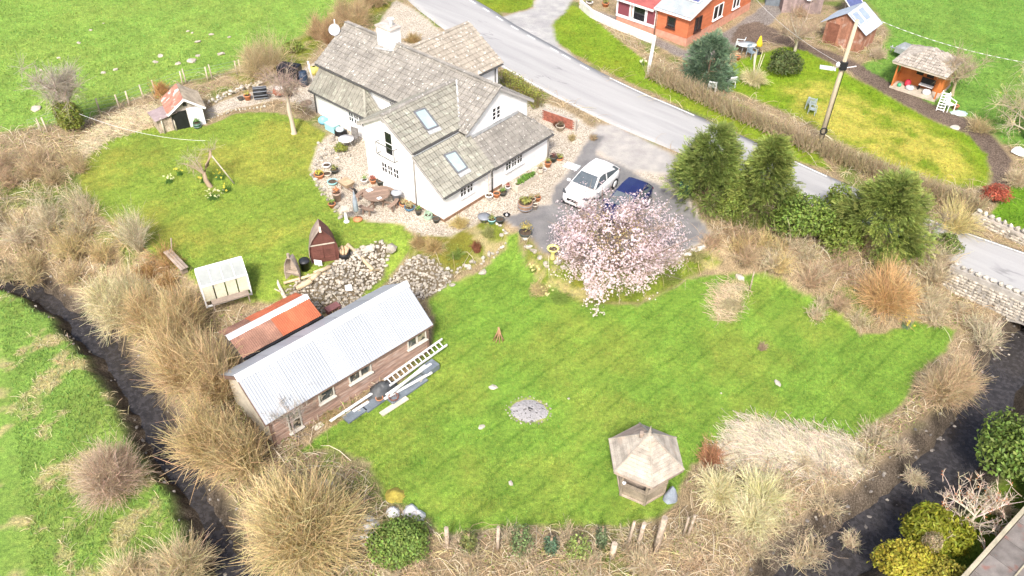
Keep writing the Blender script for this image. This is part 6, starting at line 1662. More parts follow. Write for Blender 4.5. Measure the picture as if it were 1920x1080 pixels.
def stones_at(parent, pts, size, meshes=ROCKS, keep=300, name='stone'):
    """stones under one thing; past the limit the farthest are joined"""
    rng = random.Random(len(pts)); o = parent.matrix_basis.inverted()
    pts = sorted(pts, key=lambda p: (Vector(p) - Vector((0, 0, CAM_H))).length)
    rest = MB()
    for i, p in enumerate(pts):
        s = size * rng.uniform(.6, 1.35); M = o @ Matrix.Translation(p) @ rot_rand(rng) @ Matrix.Scale(s, 4); me = rng.choice(meshes)
        if i < keep: q = obj(name, me, None, parent); q.matrix_local = M
        else: rest.add([v.co.copy() for v in me.vertices], [tuple(f.vertices) for f in me.polygons], M=M)
    if rest.v: tag(rest.build('stones', meshes[0].materials[0], parent), kind='stuff')

def fill_poly(poly, step, rng, jit=.4):
    P = np.array(poly); x0, y0 = P.min(0); x1, y1 = P.max(0)
    gx, gy = np.meshgrid(np.arange(x0, x1, step), np.arange(y0, y1, step)); gx = gx + rng.uniform(-jit, jit, gx.shape) * step; gy = gy + rng.uniform(-jit, jit, gy.shape) * step
    k = sdist(poly, gx, gy) > 0
    return gx[k], gy[k]

def rubble(key, label, size, step, seed, name='rubble_bank'):
    rng = np.random.default_rng(seed); x, y = fill_poly(REG[key], step, rng); z = gz(x, y)
    c = np.array(REG[key]).mean(0); t = thing(name, label, 'stone bank', (c[0], c[1], g1(*c)))
    bpy.context.view_layer.update()
    stones_at(t, [Vector((a, b, c_ + size * .12 + rng.uniform(-.03, .06))) for a, b, c_ in zip(x, y, z)], size)
rubble('rubble_a', 'sloping rubble stone bank below the dark red pointed hut', .20, .145, 501)
rubble('rubble_b', 'fan of rubble stones at the corner of the long shed roof', .19, .14, 502)

def stone_row(px_pts, label, size, step, seed, meshes=PALE, layers=1, name='stone_edging', cat='stone edging', width=0.0):
    rng = random.Random(seed); P = [pg(x, y) for x, y in px_pts]; L = resample([tuple(p)[:2] for p in P], step); t = thing(name, label, cat, P[0])
    bpy.context.view_layer.update(); pts = []
    for a in L:
        for k in range(layers):
            x, y = a[0] + rng.uniform(-.06, .06) + rng.uniform(-width, width), a[1] + rng.uniform(-.06, .06) + rng.uniform(-width, width)
            pts.append(Vector((x, y, g1(x, y) + size * .2 + k * size * .55)))
    stones_at(t, pts, size, meshes)
stone_row([(835, 512), (880, 498), (925, 478), (945, 455), (945, 430), (925, 414), (905, 412)], 'pale stone edging around the border bed', .24, .17, 510, PALE + ROCKS, width=.1)
stone_row([(588, 330), (600, 300), (625, 285), (648, 272)], 'rough stone edging along the rockery and upper lawn', .26, .2, 511, ROCKS, width=.12)
stone_row([(590, 332), (605, 360), (625, 385), (642, 408)], 'stone edging of the rockery facing the lawn', .26, .2, 512, ROCKS, width=.12)
stone_row([(395, 195), (430, 178), (465, 165), (490, 158)], 'low broken stone wall along the back of the gravel path', .30, .2, 513, PALE, 2, 'dry_stone_wall', 'wall', .1)
stone_row([(392, 224), (440, 208), (500, 200)], 'small edging stones between the gravel path and upper lawn', .2, .22, 514, PALE)
stone_row([(980, 445), (1000, 480), (1040, 500), (1100, 515)], 'grey stones edging the drive beside the blossom tree', .34, .3, 515, ROCKS, 1, 'stone_edging', 'stone edging', .15)
stone_row([(1190, 512), (1240, 496), (1290, 476), (1326, 454)], 'pale kerb stones along the lower edge of the drive', .34, .22, 516, PALE + ROCKS, 1, width=.1)
stone_row([(597, 280), (620, 262), (640, 272), (655, 285), (640, 305), (610, 315)], 'loose rockery stones below the balcony gable', .28, .22, 517, ROCKS, 1, 'rockery', 'rockery', .35)
for key, line, off, n, seed, lab in (('l', STREAM_L, .9, 150, 520, 'small stones and cobbles along the left stream bed'), ('r', STREAM_R, 1.5, 240, 521, 'stony shoal along the right stream bed')):
    rng = np.random.default_rng(seed); L = resample(smooth_line(np.array(line), 2), .1); L = L[(L[:, 1] < 42) & (np.abs(L[:, 0]) < 26)]
    i = np.clip((rng.integers(0, 22, n) + .5) / 22 * len(L) + rng.normal(0, .012, n) * len(L), 0, len(L) - 1).astype(int); d = np.gradient(L, axis=0); d /= np.linalg.norm(d, axis=1, keepdims=True); nr = np.stack([-d[:, 1], d[:, 0]], 1)
    s = off * np.where(rng.random(n) < .75, (-1 if key == 'r' else rng.choice([-1, 1], n)), rng.choice([-1, 1], n)) * (.2 + .95 * rng.random(n))
    q = L[i] + nr[i] * s[:, None]; z = gz(q[:, 0], q[:, 1])
    t = thing('stream_stones', lab, 'stones', (q[0, 0], q[0, 1], z[0])); bpy.context.view_layer.update()
    stones_at(t, [Vector((a, b, max(c, WATER_Z - .06) + .03)) for (a, b), c in zip(q, z)], .16, WET + WET + ROCKS[:1])

# single stones and ornaments on the lawn
def single_stone(px, py, label, size, meshes=PALE, seed=1, cat='stone', name='lawn_stone', group=None, flat=1.0):
    p = pg(px, py); rng = random.Random(seed); o = obj(name, rng.choice(meshes).copy(), None); o.matrix_world = Matrix.Translation(p + Vector((0, 0, size * .15 * flat))) @ rot_rand(rng) @ Matrix.Diagonal((size, size, size * flat, 1)); return tag(o, label, cat, group)
single_stone(925, 727, 'round flat stone on the lawn between the long shed and the fire ring', .5, seed=2, flat=.35); single_stone(903, 801, 'white stone left of the fire ring', .32, seed=3, flat=.5)
single_stone(1458, 719, 'white jagged stone alone on the right side of the lawn', .4, seed=4, flat=.5); single_stone(1066, 748, 'tiny white stone right of the fire ring', .16, seed=5)
single_stone(958, 908, 'small brown turf stump stone near the ivy posts', .3, ROCKS, 6); single_stone(1352, 738, 'little pale stone on the mown lawn below the dead flower clump', .14, seed=7)
single_stone(1387, 522, 'large pale blue-grey block at the top of the lower lawn', .5, PALE, 8); single_stone(905, 512, 'square grey stone step at the edge of the border bed', .5, ROCKS, 9, flat=.6); single_stone(848, 535, 'flat stone sunk in the grass beside the rubble fan', .45, ROCKS, 10, flat=.4)
single_stone(1790, 240, 'white flat slab on the grass by the neighbour path', .7, PALE, 11, cat='slab', name='flat_slab', flat=.25); single_stone(1910, 287, 'white plastic sheet heap beyond the neighbour path', 1.1, [rock_mesh(77, mat('white_sheet', (.8, .8, .79), .6, .1), 2)], 12, 'sheet', 'sheet_heap', flat=.5)
single_stone(735, 470, 'grey boulder at the tip of the rubble bank', .8, ROCKS, 13, cat='boulder', name='boulder'); single_stone(690, 468, 'large pale slab lying along the top of the rubble bank', .9, PALE, 14, cat='slab', name='stone_slab', flat=.5)
MOLE = [rock_mesh(60 + i, mat('dry_molehill', (.47, .41, .34), .95, .2, 6, 40, .6), 2) for i in range(3)]
for i, (x, y, s) in enumerate(((360, 115, .75), (371, 79, .5), (415, 102, .55), (301, 106, .4), (292, 117, .4), (334, 120, .4), (371, 105, .35), (396, 65, .4), (217, 131, .35), (194, 137, .35), (352, 59, .25), (360, 62, .25), (170, 57, .3), (148, 81, .35), (194, 44, .2), (110, 109, .25), (86, 164, .45), (68, 205, .6), (430, 70, .3), (76, 132, .2))):
    single_stone(x, y, 'pale dry molehill in the grass field', s * 1.05, MOLE, i, 'molehill', 'molehill', 'molehills in the field', .5)

# fire ring with ash
p = pg(990, 770); fr = thing('fire_ring', 'ash-filled fire ring of small stones in the middle of the lawn', 'fire pit', p); bpy.context.view_layer.update()
b = MB(); vs, n = [(0, 0, .07)], 22
for r_, z_ in ((.35, .065), (.62, .03), (.78, -.02)): vs += [(r_ * random.uniform(.88, 1.1) * math.cos(k * 6.283 / n) * 1.1, r_ * random.uniform(.88, 1.1) * math.sin(k * 6.283 / n) * .9, z_ + random.uniform(-.01, .02)) for k in range(n)]
b.add(vs, [(0, 1 + k, 1 + (k + 1) % n) for k in range(n)] + [(1 + j * n + k, 1 + (j + 1) * n + k, 1 + (j + 1) * n + (k + 1) % n, 1 + j * n + (k + 1) % n) for j in range(2) for k in range(n)])
b.build('ash', mat('white_ash', (.36, .35, .35), .95, .3, 7, 30, .6, spots=(.13, .12, .12), spot_scale=7, spot_amt=(.54, .62)), fr)
stones_at(fr, [p + Vector((math.cos(k * 6.283 / 30) * .95 * random.uniform(.85, 1.1), math.sin(k * 6.283 / 30) * .76 * random.uniform(.85, 1.1), .01)) for k in range(34)], .10, ROCKS)
for k in range(3):
    b = MB(); a = k * 2.3; b.tube([(.12 + .08 * math.cos(a), .1 * math.sin(a), .1), (.02 * k, .12 * math.sin(a + 1), .12)], .022, 6); b.build('charred_stick', BLACKP, fr)
# stick tripod
p = pg(935, 638); tp = thing('stick_tepee', 'little tepee of firewood sticks on the lawn', 'firewood', p)
for k in range(9):
    a = k * .7; b = MB(); b.tube([(.26 * math.cos(a), .2 * math.sin(a), 0), (.03 * math.cos(a + 2), .03 * math.sin(a + 2), .52 + .15 * (k % 3))], .025, 6); b.build('stick', mat('firewood', (.40, .24, .14), .85, .3, 4, 25, .3), tp)

# ------------------------------------------------------------------ pots and tubs
TERRA = mat('terracotta', (.56, .23, .11), .8, .15, 4, 25, .2); BLUEG = mat('blue_glaze', (.07, .17, .27), .25, .2, 4, 20, .1); DKGREEN = mat('dark_pot', (.06, .07, .065), .5, .2, 4, 20, .1)
PALEGRN = mat('pale_green_glaze', (.42, .58, .44), .4, .12, 4, 20, .1); WHITEP = mat('white_plastic', (.80, .80, .80), .4, .05, 4, 20, .05); GREYP = mat('grey_plastic', (.22, .24, .27), .45, .12, 4, 20, .1)
SOIL = mat('potting_soil', (.09, .065, .045), .95, .3, 8, 40, .6); TEAL = mat('teal_plastic', (.30, .60, .62), .4, .08, 4, 20, .05); BLUEP = mat('light_blue_plastic', (.22, .52, .68), .4, .08, 4, 20, .05); BARREL = mat('barrel_oak', (.28, .18, .12), .85, .25, 4, 25, .3)
STONEP = mat('stone_planter', (.52, .46, .38), .9, .2, 4, 25, .4)
def pot(px, py, label, r, h, m, green=None, seed=1, shape='pot', cat='pot', gh=.3, name='plant_pot', soil=True, dz=0.0):
    p = pg(px, py); t = thing(name, label, cat, p + Vector((0, 0, dz)))
    pr = {'pot': [(r * .72, 0), (r * .95, h * .82), (r * 1.06, h * .84), (r * 1.06, h), (r * .92, h), (r * .88, h * .82)], 'bowl': [(r * .5, 0), (r * .85, h * .45), (r, h), (r * .92, h), (r * .8, h * .8)], 'tub': [(r * .86, 0), (r, h * .5), (r * .96, h), (r * .86, h), (r * .84, h * .85)], 'urn': [(r * .6, 0), (r * 1.05, h * .5), (r * .8, h * .85), (r * .95, h), (r * .8, h), (r * .7, h * .85)]}[shape]
    b = MB(); b.lathe(pr, 16); b.build('body', m, t)
    if soil: b = MB(); b.lathe([(r * .86, h * .84), (.01, h * .9)], 14, cap0=False); b.build('soil', SOIL, t)
    if shape == 'tub':
        for z in (.25, .72):
            b = MB(); b.lathe([(r * 1.0 * (.9 + .1 * (z < .5)), h * z), (r * 1.02, h * z), (r * 1.02, h * z + .04), (r * .95, h * z + .04)], 16, cap0=False); b.build('hoop', GREYP, t)
    if green:
        rng = np.random.default_rng(seed); n = 130
        g = leaf_geo(rng, n, (r * 1.05, r * 1.05, gh * .7), (0, 0, h + gh * .4), max(.06, r * .34), green, shell=.2, flat=.3); obj('plant', mesh_np('plant', *g), LEAF, t)['kind'] = 'stuff'
    return t
GR, GR2, DRY, RED_ = (.18, .30, .06), (.28, .30, .08), (.42, .35, .18), (.35, .10, .07)
for a in (
    (757, 386, 'wide terracotta bowl beside the dustbin at the gable foot', .26, .22, TERRA, DRY, 1, 'bowl'), (768, 394, 'blue glazed bowl with dry plant at the gable foot', .30, .24, BLUEG, DRY, 2, 'bowl'), (785, 402, 'dark pot with green shoots beside the grey downpipe', .18, .30, DKGREEN, GR, 3), (803, 410, 'pale mint-green glazed pot along the gable wall', .25, .28, PALEGRN, (.45, .6, .45), 4, 'urn'), (818, 416, 'dark pot with pale gravel at the cottage corner', .20, .24, DKGREEN, None, 5),
    (684, 345, 'green and white pot behind the picnic table', .18, .3, WHITEP, GR, 6), (700, 343, 'terracotta pot against the wall behind the picnic table', .2, .24, TERRA, RED_, 7), (714, 346, 'black box pot against the wall behind the picnic table', .24, .3, DKGREEN, None, 8),
    (931, 369, 'terracotta pot beside the black downpipe', .20, .26, TERRA, None, 9), (943, 366, 'black pot with bright green plant by the lean-to wall', .22, .24, DKGREEN, GR, 10), (952, 358, 'pale pot with reddish plant by the lean-to wall', .15, .3, WHITEP, RED_, 11), (1013, 325, 'stone urn with brown plant at the end of the trough', .2, .38, STONEP, DRY, 12, 'urn'), (1027, 312, 'terracotta pot at the end of the lean-to wall', .20, .3, TERRA, GR2, 13), (1021, 322, 'small white pot beside the stone urn', .12, .2, WHITEP, None, 14), (1037, 303, 'dark pot with purple-red foliage at the lean-to corner', .22, .34, DKGREEN, (.16, .07, .06), 15), (1049, 300, 'orange terracotta pan with green plant at the lean-to corner', .24, .16, TERRA, GR2, 16, 'bowl'),
    (922, 418, 'teal tub with bulbs at the top of the border bed', .22, .26, TEAL, GR2, 17), (937, 418, 'black tub with gravel at the top of the border bed', .24, .28, DKGREEN, None, 18), (996, 380, 'dark stone pot beside the half barrel', .24, .28, STONEP, DRY, 20), (1008, 376, 'small clay pot with dry plant behind the half barrel', .18, .24, TERRA, DRY, 21), (1003, 392, 'pale upright stone pot in front of the half barrel', .16, .3, STONEP, None, 22),
    (465, 187, 'terracotta pot with primulas by the broken stone wall', .22, .34, TERRA, (.42, .42, .1), 23), (452, 188, 'squat dark pot by the broken stone wall', .20, .2, DKGREEN, None, 24, 'bowl'), (371, 239, 'dark green water tub by the rusty shed', .24, .34, mat('green_tub', (.03, .10, .05), .4, .2), (.14, .25, .06), 25, 'tub'),
    (599, 333, 'terracotta trough pot with yellow primulas on the rockery', .28, .26, TERRA, (.55, .50, .08), 26), (628, 324, 'black pot with pale rim on the rockery', .22, .24, DKGREEN, GR2, 27), (614, 330, 'grey stone bowl on the rockery', .24, .2, STONEP, None, 28, 'bowl'), (613, 314, 'white bowl on top of the rockery', .24, .2, WHITEP, None, 29, 'bowl'), (633, 376, 'tall clay-topped cylinder planter at the lawn edge', .24, .55, mat('brown_cylinder', (.40, .30, .24), .85, .2), (.60, .25, .10), 30), (623, 388, 'clay pot of herbs at the lower end of the rockery', .2, .24, TERRA, GR, 31), (624, 345, 'pale blue tub on the rockery', .3, .2, TEAL, None, 32, 'bowl')):
    pot(*a)
hb = pot(985, 392, 'oak half-barrel planter beside the drive', .42, .48, BARREL, GR2, 33, 'tub', 'planter', .25, 'half_barrel')
pot(985, 443, 'round dark tub with bushy yellow shrub beside the drive', .36, .3, DKGREEN, (.42, .36, .12), 34, 'bowl', 'planter', .8, 'shrub_tub')
t = pot(908, 414, 'grey lidded water butt base at the top of the border bed', .30, .26, GREYP, None, 35, 'pot', 'tub', name='lidded_tub', soil=False); b = MB(); b.lathe([(.36, .26), (.36, .30), (.12, .36), (.01, .37)], 16); b.build('lid', GREYP, t)
t = pot(917, 374, 'white pot with a tall bare sapling by the lean-to wall', .22, .32, WHITEP, None, 36, name='sapling_pot'); rng = np.random.default_rng(36); g, tips = trunk_geo(rng, 1.4, .03, 6, .35, (.55, .5, .42), sub=2, start=.5, up=1.0); g[0][:, 2] += .3; obj('sapling', mesh_np('sapling', *g), BARK, t)
# trough of flowers
p = pg(985, 345); t = thing('flower_trough', 'long stone trough of green leaves and flowers along the lean-to wall', 'trough', p, R(49.5))
b = MB(); b.box(-.9, .9, -.2, -.12, 0, .34); b.box(-.9, .9, .12, .2, 0, .34); b.box(-.9, -.8, -.12, .12, 0, .34); b.box(.8, .9, -.12, .12, 0, .34); b.build('body', STONEP, t)
b = MB(); b.box(-.8, .8, -.12, .12, .02, .28); b.build('soil', SOIL, t); rng = np.random.default_rng(5); obj('plants', mesh_np('plants', *leaf_geo(rng, 700, (.95, .28, .26), (0, 0, .42), .10, (.16, .30, .05), shell=.3, flat=.3)), LEAF, t)

# dustbin, wheelie bin
p = pg(745, 381); t = thing('dustbin', 'grey plastic dustbin beside the picnic table', 'bin', p); b = MB(); b.lathe([(.20, 0), (.26, .62), (.29, .64), (.29, .68)], 18); b.build('body', GREYP, t); b = MB(); b.lathe([(.30, .66), (.30, .72), (.20, .78), (.02, .80)], 18); b.build('lid', mat('light_grey_lid', (.36, .38, .41), .45, .1), t); b = MB(); b.bar((-.08, 0, .82), (.08, 0, .82), .03); b.build('handle', GREYP, t)
p = pg(1283, 368); t = thing('wheelie_bin', 'dark green wheelie bin at the edge of the drive', 'bin', p, R(-28)); GB = mat('bin_green', (.03, .12, .10), .45, .15, 3, 20, .08)
b = MB(); v0 = [(-.24, -.27), (.24, -.27), (.24, .22), (-.24, .22)]; v1 = [(-.29, -.36), (.29, -.36), (.29, .36), (-.29, .36)]; b.add([(x, y, .06) for x, y in v0] + [(x, y, .96) for x, y in v1], [(3, 2, 1, 0), (4, 5, 6, 7), (0, 1, 5, 4), (1, 2, 6, 5), (2, 3, 7, 6), (3, 0, 4, 7)]); b.build('body', GB, t, bevel=.02)
b = MB(); b.add([(-.31, -.40, .97), (.31, -.40, .97), (.31, .38, 1.02), (-.31, .38, 1.02), (-.27, -.34, 1.04), (.27, -.34, 1.04), (.27, .34, 1.10), (-.27, .34, 1.10)], [(3, 2, 1, 0), (4, 5, 6, 7), (0, 1, 5, 4), (1, 2, 6, 5), (2, 3, 7, 6), (3, 0, 4, 7)]); b.build('lid', GB, t)
b = MB(); b.bar((-.26, .44, .98), (.26, .44, .98), .035); b.build('handle', GB, t)
for x in (-.26, .26): b = MB(); b.tube([(x - .025, .24, .1), (x + .025, .24, .1)], .1, 14); b.build('wheel', BLACKP, t)
# drain cover
p = pg(1072, 312); b = MB(); b.box(-.45, .45, -.3, .3, -.02, .03); b.box(-.40, .40, -.25, .25, .03, .04); o = b.build('drain_cover', mat('pale_metal_plate', (.60, .66, .70), .5, .1)); o.matrix_world = frame_of(p, R(-30)); tag(o, 'pale metal inspection cover in the gravel behind the white car', 'cover')
p = pg(950, 405); t = thing('animal_bowl', 'black bowl with white pieces on the gravel near the half barrel', 'bowl', p); b = MB(); b.lathe([(.10, 0), (.2, .1), (.18, .1), (.12, .05)], 14); b.build('body', BLACKP, t); b = MB(); b.lathe([(.1, .06), (.02, .16)], 8); b.build('contents', WHITEP, t)

# picnic table
p = pg(708, 384); pt = thing('picnic_table', 'round brown picnic table with attached curved benches on the gravel', 'table', p, R(20)); PIC = mat('picnic_wood', (.27, .19, .145), .8, .22, 3, 25, .3, rnd=.15, stretch=(2, 12, 12))
nn = 7; rT = .72
for i in range(nn):
    y0, y1 = -rT + i * 2 * rT / nn + .008, -rT + (i + 1) * 2 * rT / nn - .008; c0, c1 = math.sqrt(max(rT ** 2 - y0 ** 2, .02)), math.sqrt(max(rT ** 2 - y1 ** 2, .02))
    b = MB(); b.prism([(-c0, y0), (c0, y0), (c1, y1), (-c1, y1)], 'z', .70, .74); b.build('table_plank', PIC, pt)
for k in range(4):
    a = R(45 + 90 * k); M = Matrix.Rotation(a, 4, 'Z')
    for (r0, r1) in ((.98, 1.08), (1.09, 1.2)):
        pl = [(r1 * math.cos(t_), r1 * math.sin(t_)) for t_ in np.linspace(-.42, .42, 6)] + [(r0 * math.cos(t_), r0 * math.sin(t_)) for t_ in np.linspace(.42, -.42, 6)]
        b = MB(); b.prism(pl, 'z', .42, .455, M=M); b.build('bench_plank', PIC, pt)
    for q in (((.35, 0, 0), (.45, 0, .7)), ((1.1, -.2, 0), (1.05, -.2, .42)), ((1.1, .2, 0), (1.05, .2, .42)), ((.2, 0, .36), (1.15, 0, .36))):
        b = MB(); b.bar(M @ Vector(q[0]), M @ Vector(q[1]), .07); b.build('leg', PIC, pt)
for (x, y), lab, sx in (((-.28, .42), 'white tray on the far side of the picnic table', .34), ((.05, -.5), 'white paper on the near side of the picnic table', .24)):
    b = MB(); b.box(-sx / 2, sx / 2, -sx * .38, sx * .38, 0, .015); b.box(-sx * .3, sx * .2, -.05, .05, .015, .03); o = b.build('paper_tray', WHITEP); o.matrix_world = frame_of(p, R(20)) @ Matrix.Translation((x, y, .745)) @ Matrix.Rotation(.4, 4, 'Z'); tag(o, lab, 'tray')
# folded parasol in a base, bird table, wooden bench planter
p = pg(671, 412); t = thing('folded_parasol', 'folded grey garden parasol standing in a brown base', 'parasol', p); b = MB(); b.lathe([(.25, 0), (.25, .08), (.06, .14), (.03, .16)], 16); b.build('base', TERRA, t); b = MB(); b.tube([(0, 0, .1), (-.05, 0, 1.9)], .02, 6); b.build('pole', GREYPIPE, t); b = MB(); b.lathe([(.05, .5), (.14, .6), (.12, 1.2), (.03, 1.8)], 9, (-.03, 0, 0)); b.build('canopy', mat('slate_cloth', (.30, .35, .40), .85, .15, 6, 30, .4), t)
p = pg(650, 416); t = thing('bird_table', 'white pedestal bird table at the edge of the gravel', 'bird table', p); b = MB(); b.lathe([(.16, 0), (.16, .05), (.08, .1), (.07, .75), (.1, .8)], 12); b.build('pedestal', WHITEP, t); b = MB(); b.box(-.25, .25, -.19, .19, .8, .83); b.build('tray', STONEP, t)
for q in ((-.25, .25, -.20, -.185), (-.25, .25, .185, .20), (-.265, -.25, -.2, .2), (.25, .265, -.2, .2)): b = MB(); b.box(*q, .8, .87); b.build('tray_edge', STONEP, t)
p = pg(652, 356); t = thing('wheelbarrow', 'old wooden barrow planter with dark wheel on the gravel', 'barrow', p, R(-40)); b = MB(); b.add([(-.3, -.22, .3), (.25, -.22, .3), (.25, .22, .3), (-.3, .22, .3), (-.42, -.3, .55), (.35, -.3, .55), (.35, .3, .55), (-.42, .3, .55)], [(3, 2, 1, 0), (0, 1, 5, 4), (1, 2, 6, 5), (2, 3, 7, 6), (3, 0, 4, 7), (4, 5, 6, 7)]); b.build('tray', mat('tan_wood', (.45, .34, .22), .85, .25, 4, 25, .3), t)
for y in (-.2, .2): b = MB(); b.bar((-.7, y, .42), (.55, y * .5, .2), .05); b.build('handle', PIC, t); b = MB(); b.bar((-.25, y, .3), (-.3, y, 0), .05); b.build('leg', PIC, t)
b = MB(); b.tube([(.58, -.04, .18), (.58, .04, .18)], .18, 14); b.build('wheel', BLACKP, t)
# things against the kitchen wall
p = pg(607, 232); t = thing('blue_bag', 'light blue sack against the kitchen wall', 'bag', p); b = MB(); b.lathe([(.2, 0), (.3, .15), (.28, .35), (.12, .5), (.05, .52)], 12, sx=1.1, sy=.8); b.build('sack', BLUEP, t)
p = pg(624, 244); t = thing('teal_crate', 'pale teal storage box against the kitchen wall', 'box', p, R(-40)); b = MB(); b.box(-.42, .42, -.25, .25, 0, .42); b.build('body', TEAL, t, bevel=.02); b = MB(); b.box(-.44, .44, -.27, .27, .423, .48); b.build('lid', mat('mint_lid', (.45, .68, .66), .4, .06), t, bevel=.015)
p = pg(640, 254); t = thing('recycling_box', 'black recycling box with a pale blue bag against the kitchen wall', 'box', p, R(-40)); b = MB(); b.box(-.3, .3, -.25, .25, 0, .38); b.build('body', BLACKP, t, bevel=.02); b = MB(); b.lathe([(.2, .36), (.27, .42), (.2, .55), (.05, .6)], 12, (0, -.05, 0)); b.build('bag', mat('pale_blue_bag', (.58, .68, .74), .4, .1), t)
p = pg(651, 276); t = thing('round_table', 'round white garden table beside the glazed door', 'table', p); b = MB(); b.lathe([(.02, .56), (.46, .56), (.46, .60), (.01, .60)], 24, cap1=True); b.build('top', WHITEP, t)
for k in range(3): a = k * 2.09; b = MB(); b.tube([(.35 * math.cos(a), .35 * math.sin(a), 0), (.15 * math.cos(a), .15 * math.sin(a), .56)], .02, 6); b.build('leg', WHITEP, t)
p = pg(663, 270); t = thing('grey_chair', 'grey wicker chair standing by the glazed door', 'chair', p, R(-30)); WICK = mat('grey_wicker', (.20, .19, .18), .8, .25, 8, 50, .4); b = MB(); b.box(-.25, .25, -.24, .24, .38, .44); b.build('seat', WICK, t); b = MB(); b.box(-.25, .25, .2, .26, .44, 1.0); b.build('backrest', WICK, t)
for x in (-.22, .22):
    for y in (-.2, .2): b = MB(); b.bar((x, y, 0), (x, y, .38), .04); b.build('leg', WICK, t)

# far end of the gravel yard
TANK = mat('black_tank', (.012, .013, .018), .35, .2, 3, 15, .05)
p = pg(548, 155); t = thing('water_tank', 'big black ribbed water tank behind the cottage kitchen', 'tank', p, R(-15)); b = MB(); b.box(-.75, .65, -.45, .45, 0, 1.25); b.build('body', TANK, t, bevel=.06)
for i in range(6): b = MB(); x = -.62 + i * .23; b.box(x - .04, x + .04, -.49, -.452, .06, 1.18); b.build('rib', TANK, t)
b = MB(); b.lathe([(.2, 0), (.2, .06), (.02, .08)], 14, (.25, 0, 1.26)); b.build('lid', TANK, t)
p = pg(571, 160); t = thing('blue_barrel', 'dark blue water butt beside the black tank', 'barrel', p); NB = mat('navy_plastic', (.03, .05, .085), .45, .2); b = MB(); b.lathe([(.24, 0), (.3, .3), (.3, .65), (.25, .92), (.24, .92)], 18, cap1=True); b.build('body', NB, t); b = MB(); b.lathe([(.27, .93), (.27, .97), (.02, .99)], 18); b.build('lid', NB, t)
p = pg(590, 138); t = thing('yellow_sack', 'yellow builder bag by the gable end', 'bag', p); b = MB(); b.lathe([(.3, 0), (.38, .2), (.36, .42), (.1, .5)], 12); b.build('sack', mat('yellow_sack', (.62, .56, .16), .7, .15), t)
p = pg(588, 155); b = MB(); b.tube([(0, 0, 0), (-.12, 0, .9), (-.15, 0, 1.5)], .06, 8); o = b.build('white_pipe', WHITEP, loc=p); tag(o, 'white upright drain pipe at the end of the kitchen', 'pipe')
p = pg(490, 184); t = thing('compost_bin', 'black slatted compost drum lying on the gravel path', 'compost bin', p, R(15)); b = MB(); b.tube([(-.42, 0, .38), (.42, 0, .38)], .37, 16); b.build('drum', BLACKP, t)
for i in range(10): a = i * .628; b = MB(); b.bar((-.43, .385 * math.cos(a), .38 + .385 * math.sin(a)), (.43, .385 * math.cos(a), .38 + .385 * math.sin(a)), .06, .03); b.build('slat', GREYP, t)
p = pg(529, 182); t = thing('garden_barrow', 'rusty red barrow with a white bowl in it behind the pruned tree', 'barrow', p, R(10)); b = MB(); b.add([(-.35, -.25, .25), (.3, -.25, .25), (.3, .25, .25), (-.35, .25, .25), (-.5, -.34, .5), (.42, -.34, .5), (.42, .34, .5), (-.5, .34, .5)], [(3, 2, 1, 0), (0, 1, 5, 4), (1, 2, 6, 5), (2, 3, 7, 6), (3, 0, 4, 7), (4, 5, 6, 7)]); b.build('tray', mat('rusty_red', (.33, .12, .07), .8, .3), t); b = MB(); b.tube([(.5, -.04, .2), (.5, .04, .2)], .2, 14); b.build('wheel', BLACKP, t)
for y in (-.22, .22): b = MB(); b.bar((-.9, y, .45), (.5, y * .3, .2), .04); b.build('handle', PIC, t)
b = MB(); b.lathe([(.15, .0), (.3, .14), (.28, .14), (.14, .04)], 16); o = b.build('enamel_bowl', WHITEP, loc=p + Vector((-.1, 0, .52))); tag(o, 'white enamel bowl on the rusty red barrow', 'bowl')
single_stone(575, 195, 'heap of dark leaf mould at the corner of the kitchen', .8, [rock_mesh(90, mat('leaf_mould', (.30, .23, .17), .95, .35, 6, 40, .6), 2)], 3, 'heap', 'leaf_heap', flat=.35)

# ------------------------------------------------------------------ things around the rubble bank
p = pg(550, 528); t = thing('old_boat', 'weathered grey half boat stood on end by the rubble bank', 'boat', p, R(-15)); BW = mat('weathered_boat', (.42, .35, .28), .9, .25, 3, 25, .4, rnd=.15)
prof = [(-.36, 0), (-.38, .5), (-.3, .95), (-.13, 1.35), (0, 1.5), (.13, 1.35), (.3, .95), (.38, .5), (.36, 0)]
for i in range(8):
    a, c = prof[i], prof[i + 1]; b = MB(); b.add([(a[0], 0, a[1]), (c[0], 0, c[1]), (c[0] * .55, .38, c[1] * .92), (a[0] * .55, .38, a[1] * .92), (a[0] * 1.08, 0, a[1] * 1.03), (c[0] * 1.08, 0, c[1] * 1.03), (c[0] * .62, .41, c[1] * .95), (a[0] * .62, .41, a[1] * .95)], [(0, 1, 2, 3), (7, 6, 5, 4), (0, 4, 5, 1), (2, 6, 7, 3), (1, 5, 6, 2), (3, 7, 4, 0)]); b.build('hull_plank', BW, t)
b = MB(); b.prism([(a * .58, z * .9) for a, z in prof], 'v', .30, .34); b.build('hull_bottom', BW, t); b = MB(); b.box(-.34, .34, .02, .2, .48, .52); b.build('thwart', BW, t)
b = MB(); b.bar((0, .02, 1.42), (0, .02, 1.72), .1, .12); b.build('stem', BW, t)
p = pg(573, 505); t = thing('black_bucket', 'black plastic bin beside the pointed hut', 'bin', p); b = MB(); b.lathe([(.2, 0), (.25, .5), (.27, .5), (.27, .54)], 16); b.build('body', BLACKP, t); b = MB(); b.lathe([(.27, .5), (.26, .58), (.02, .6)], 16); b.build('lid', mat('black_lid', (.035, .037, .042), .4, .2), t)
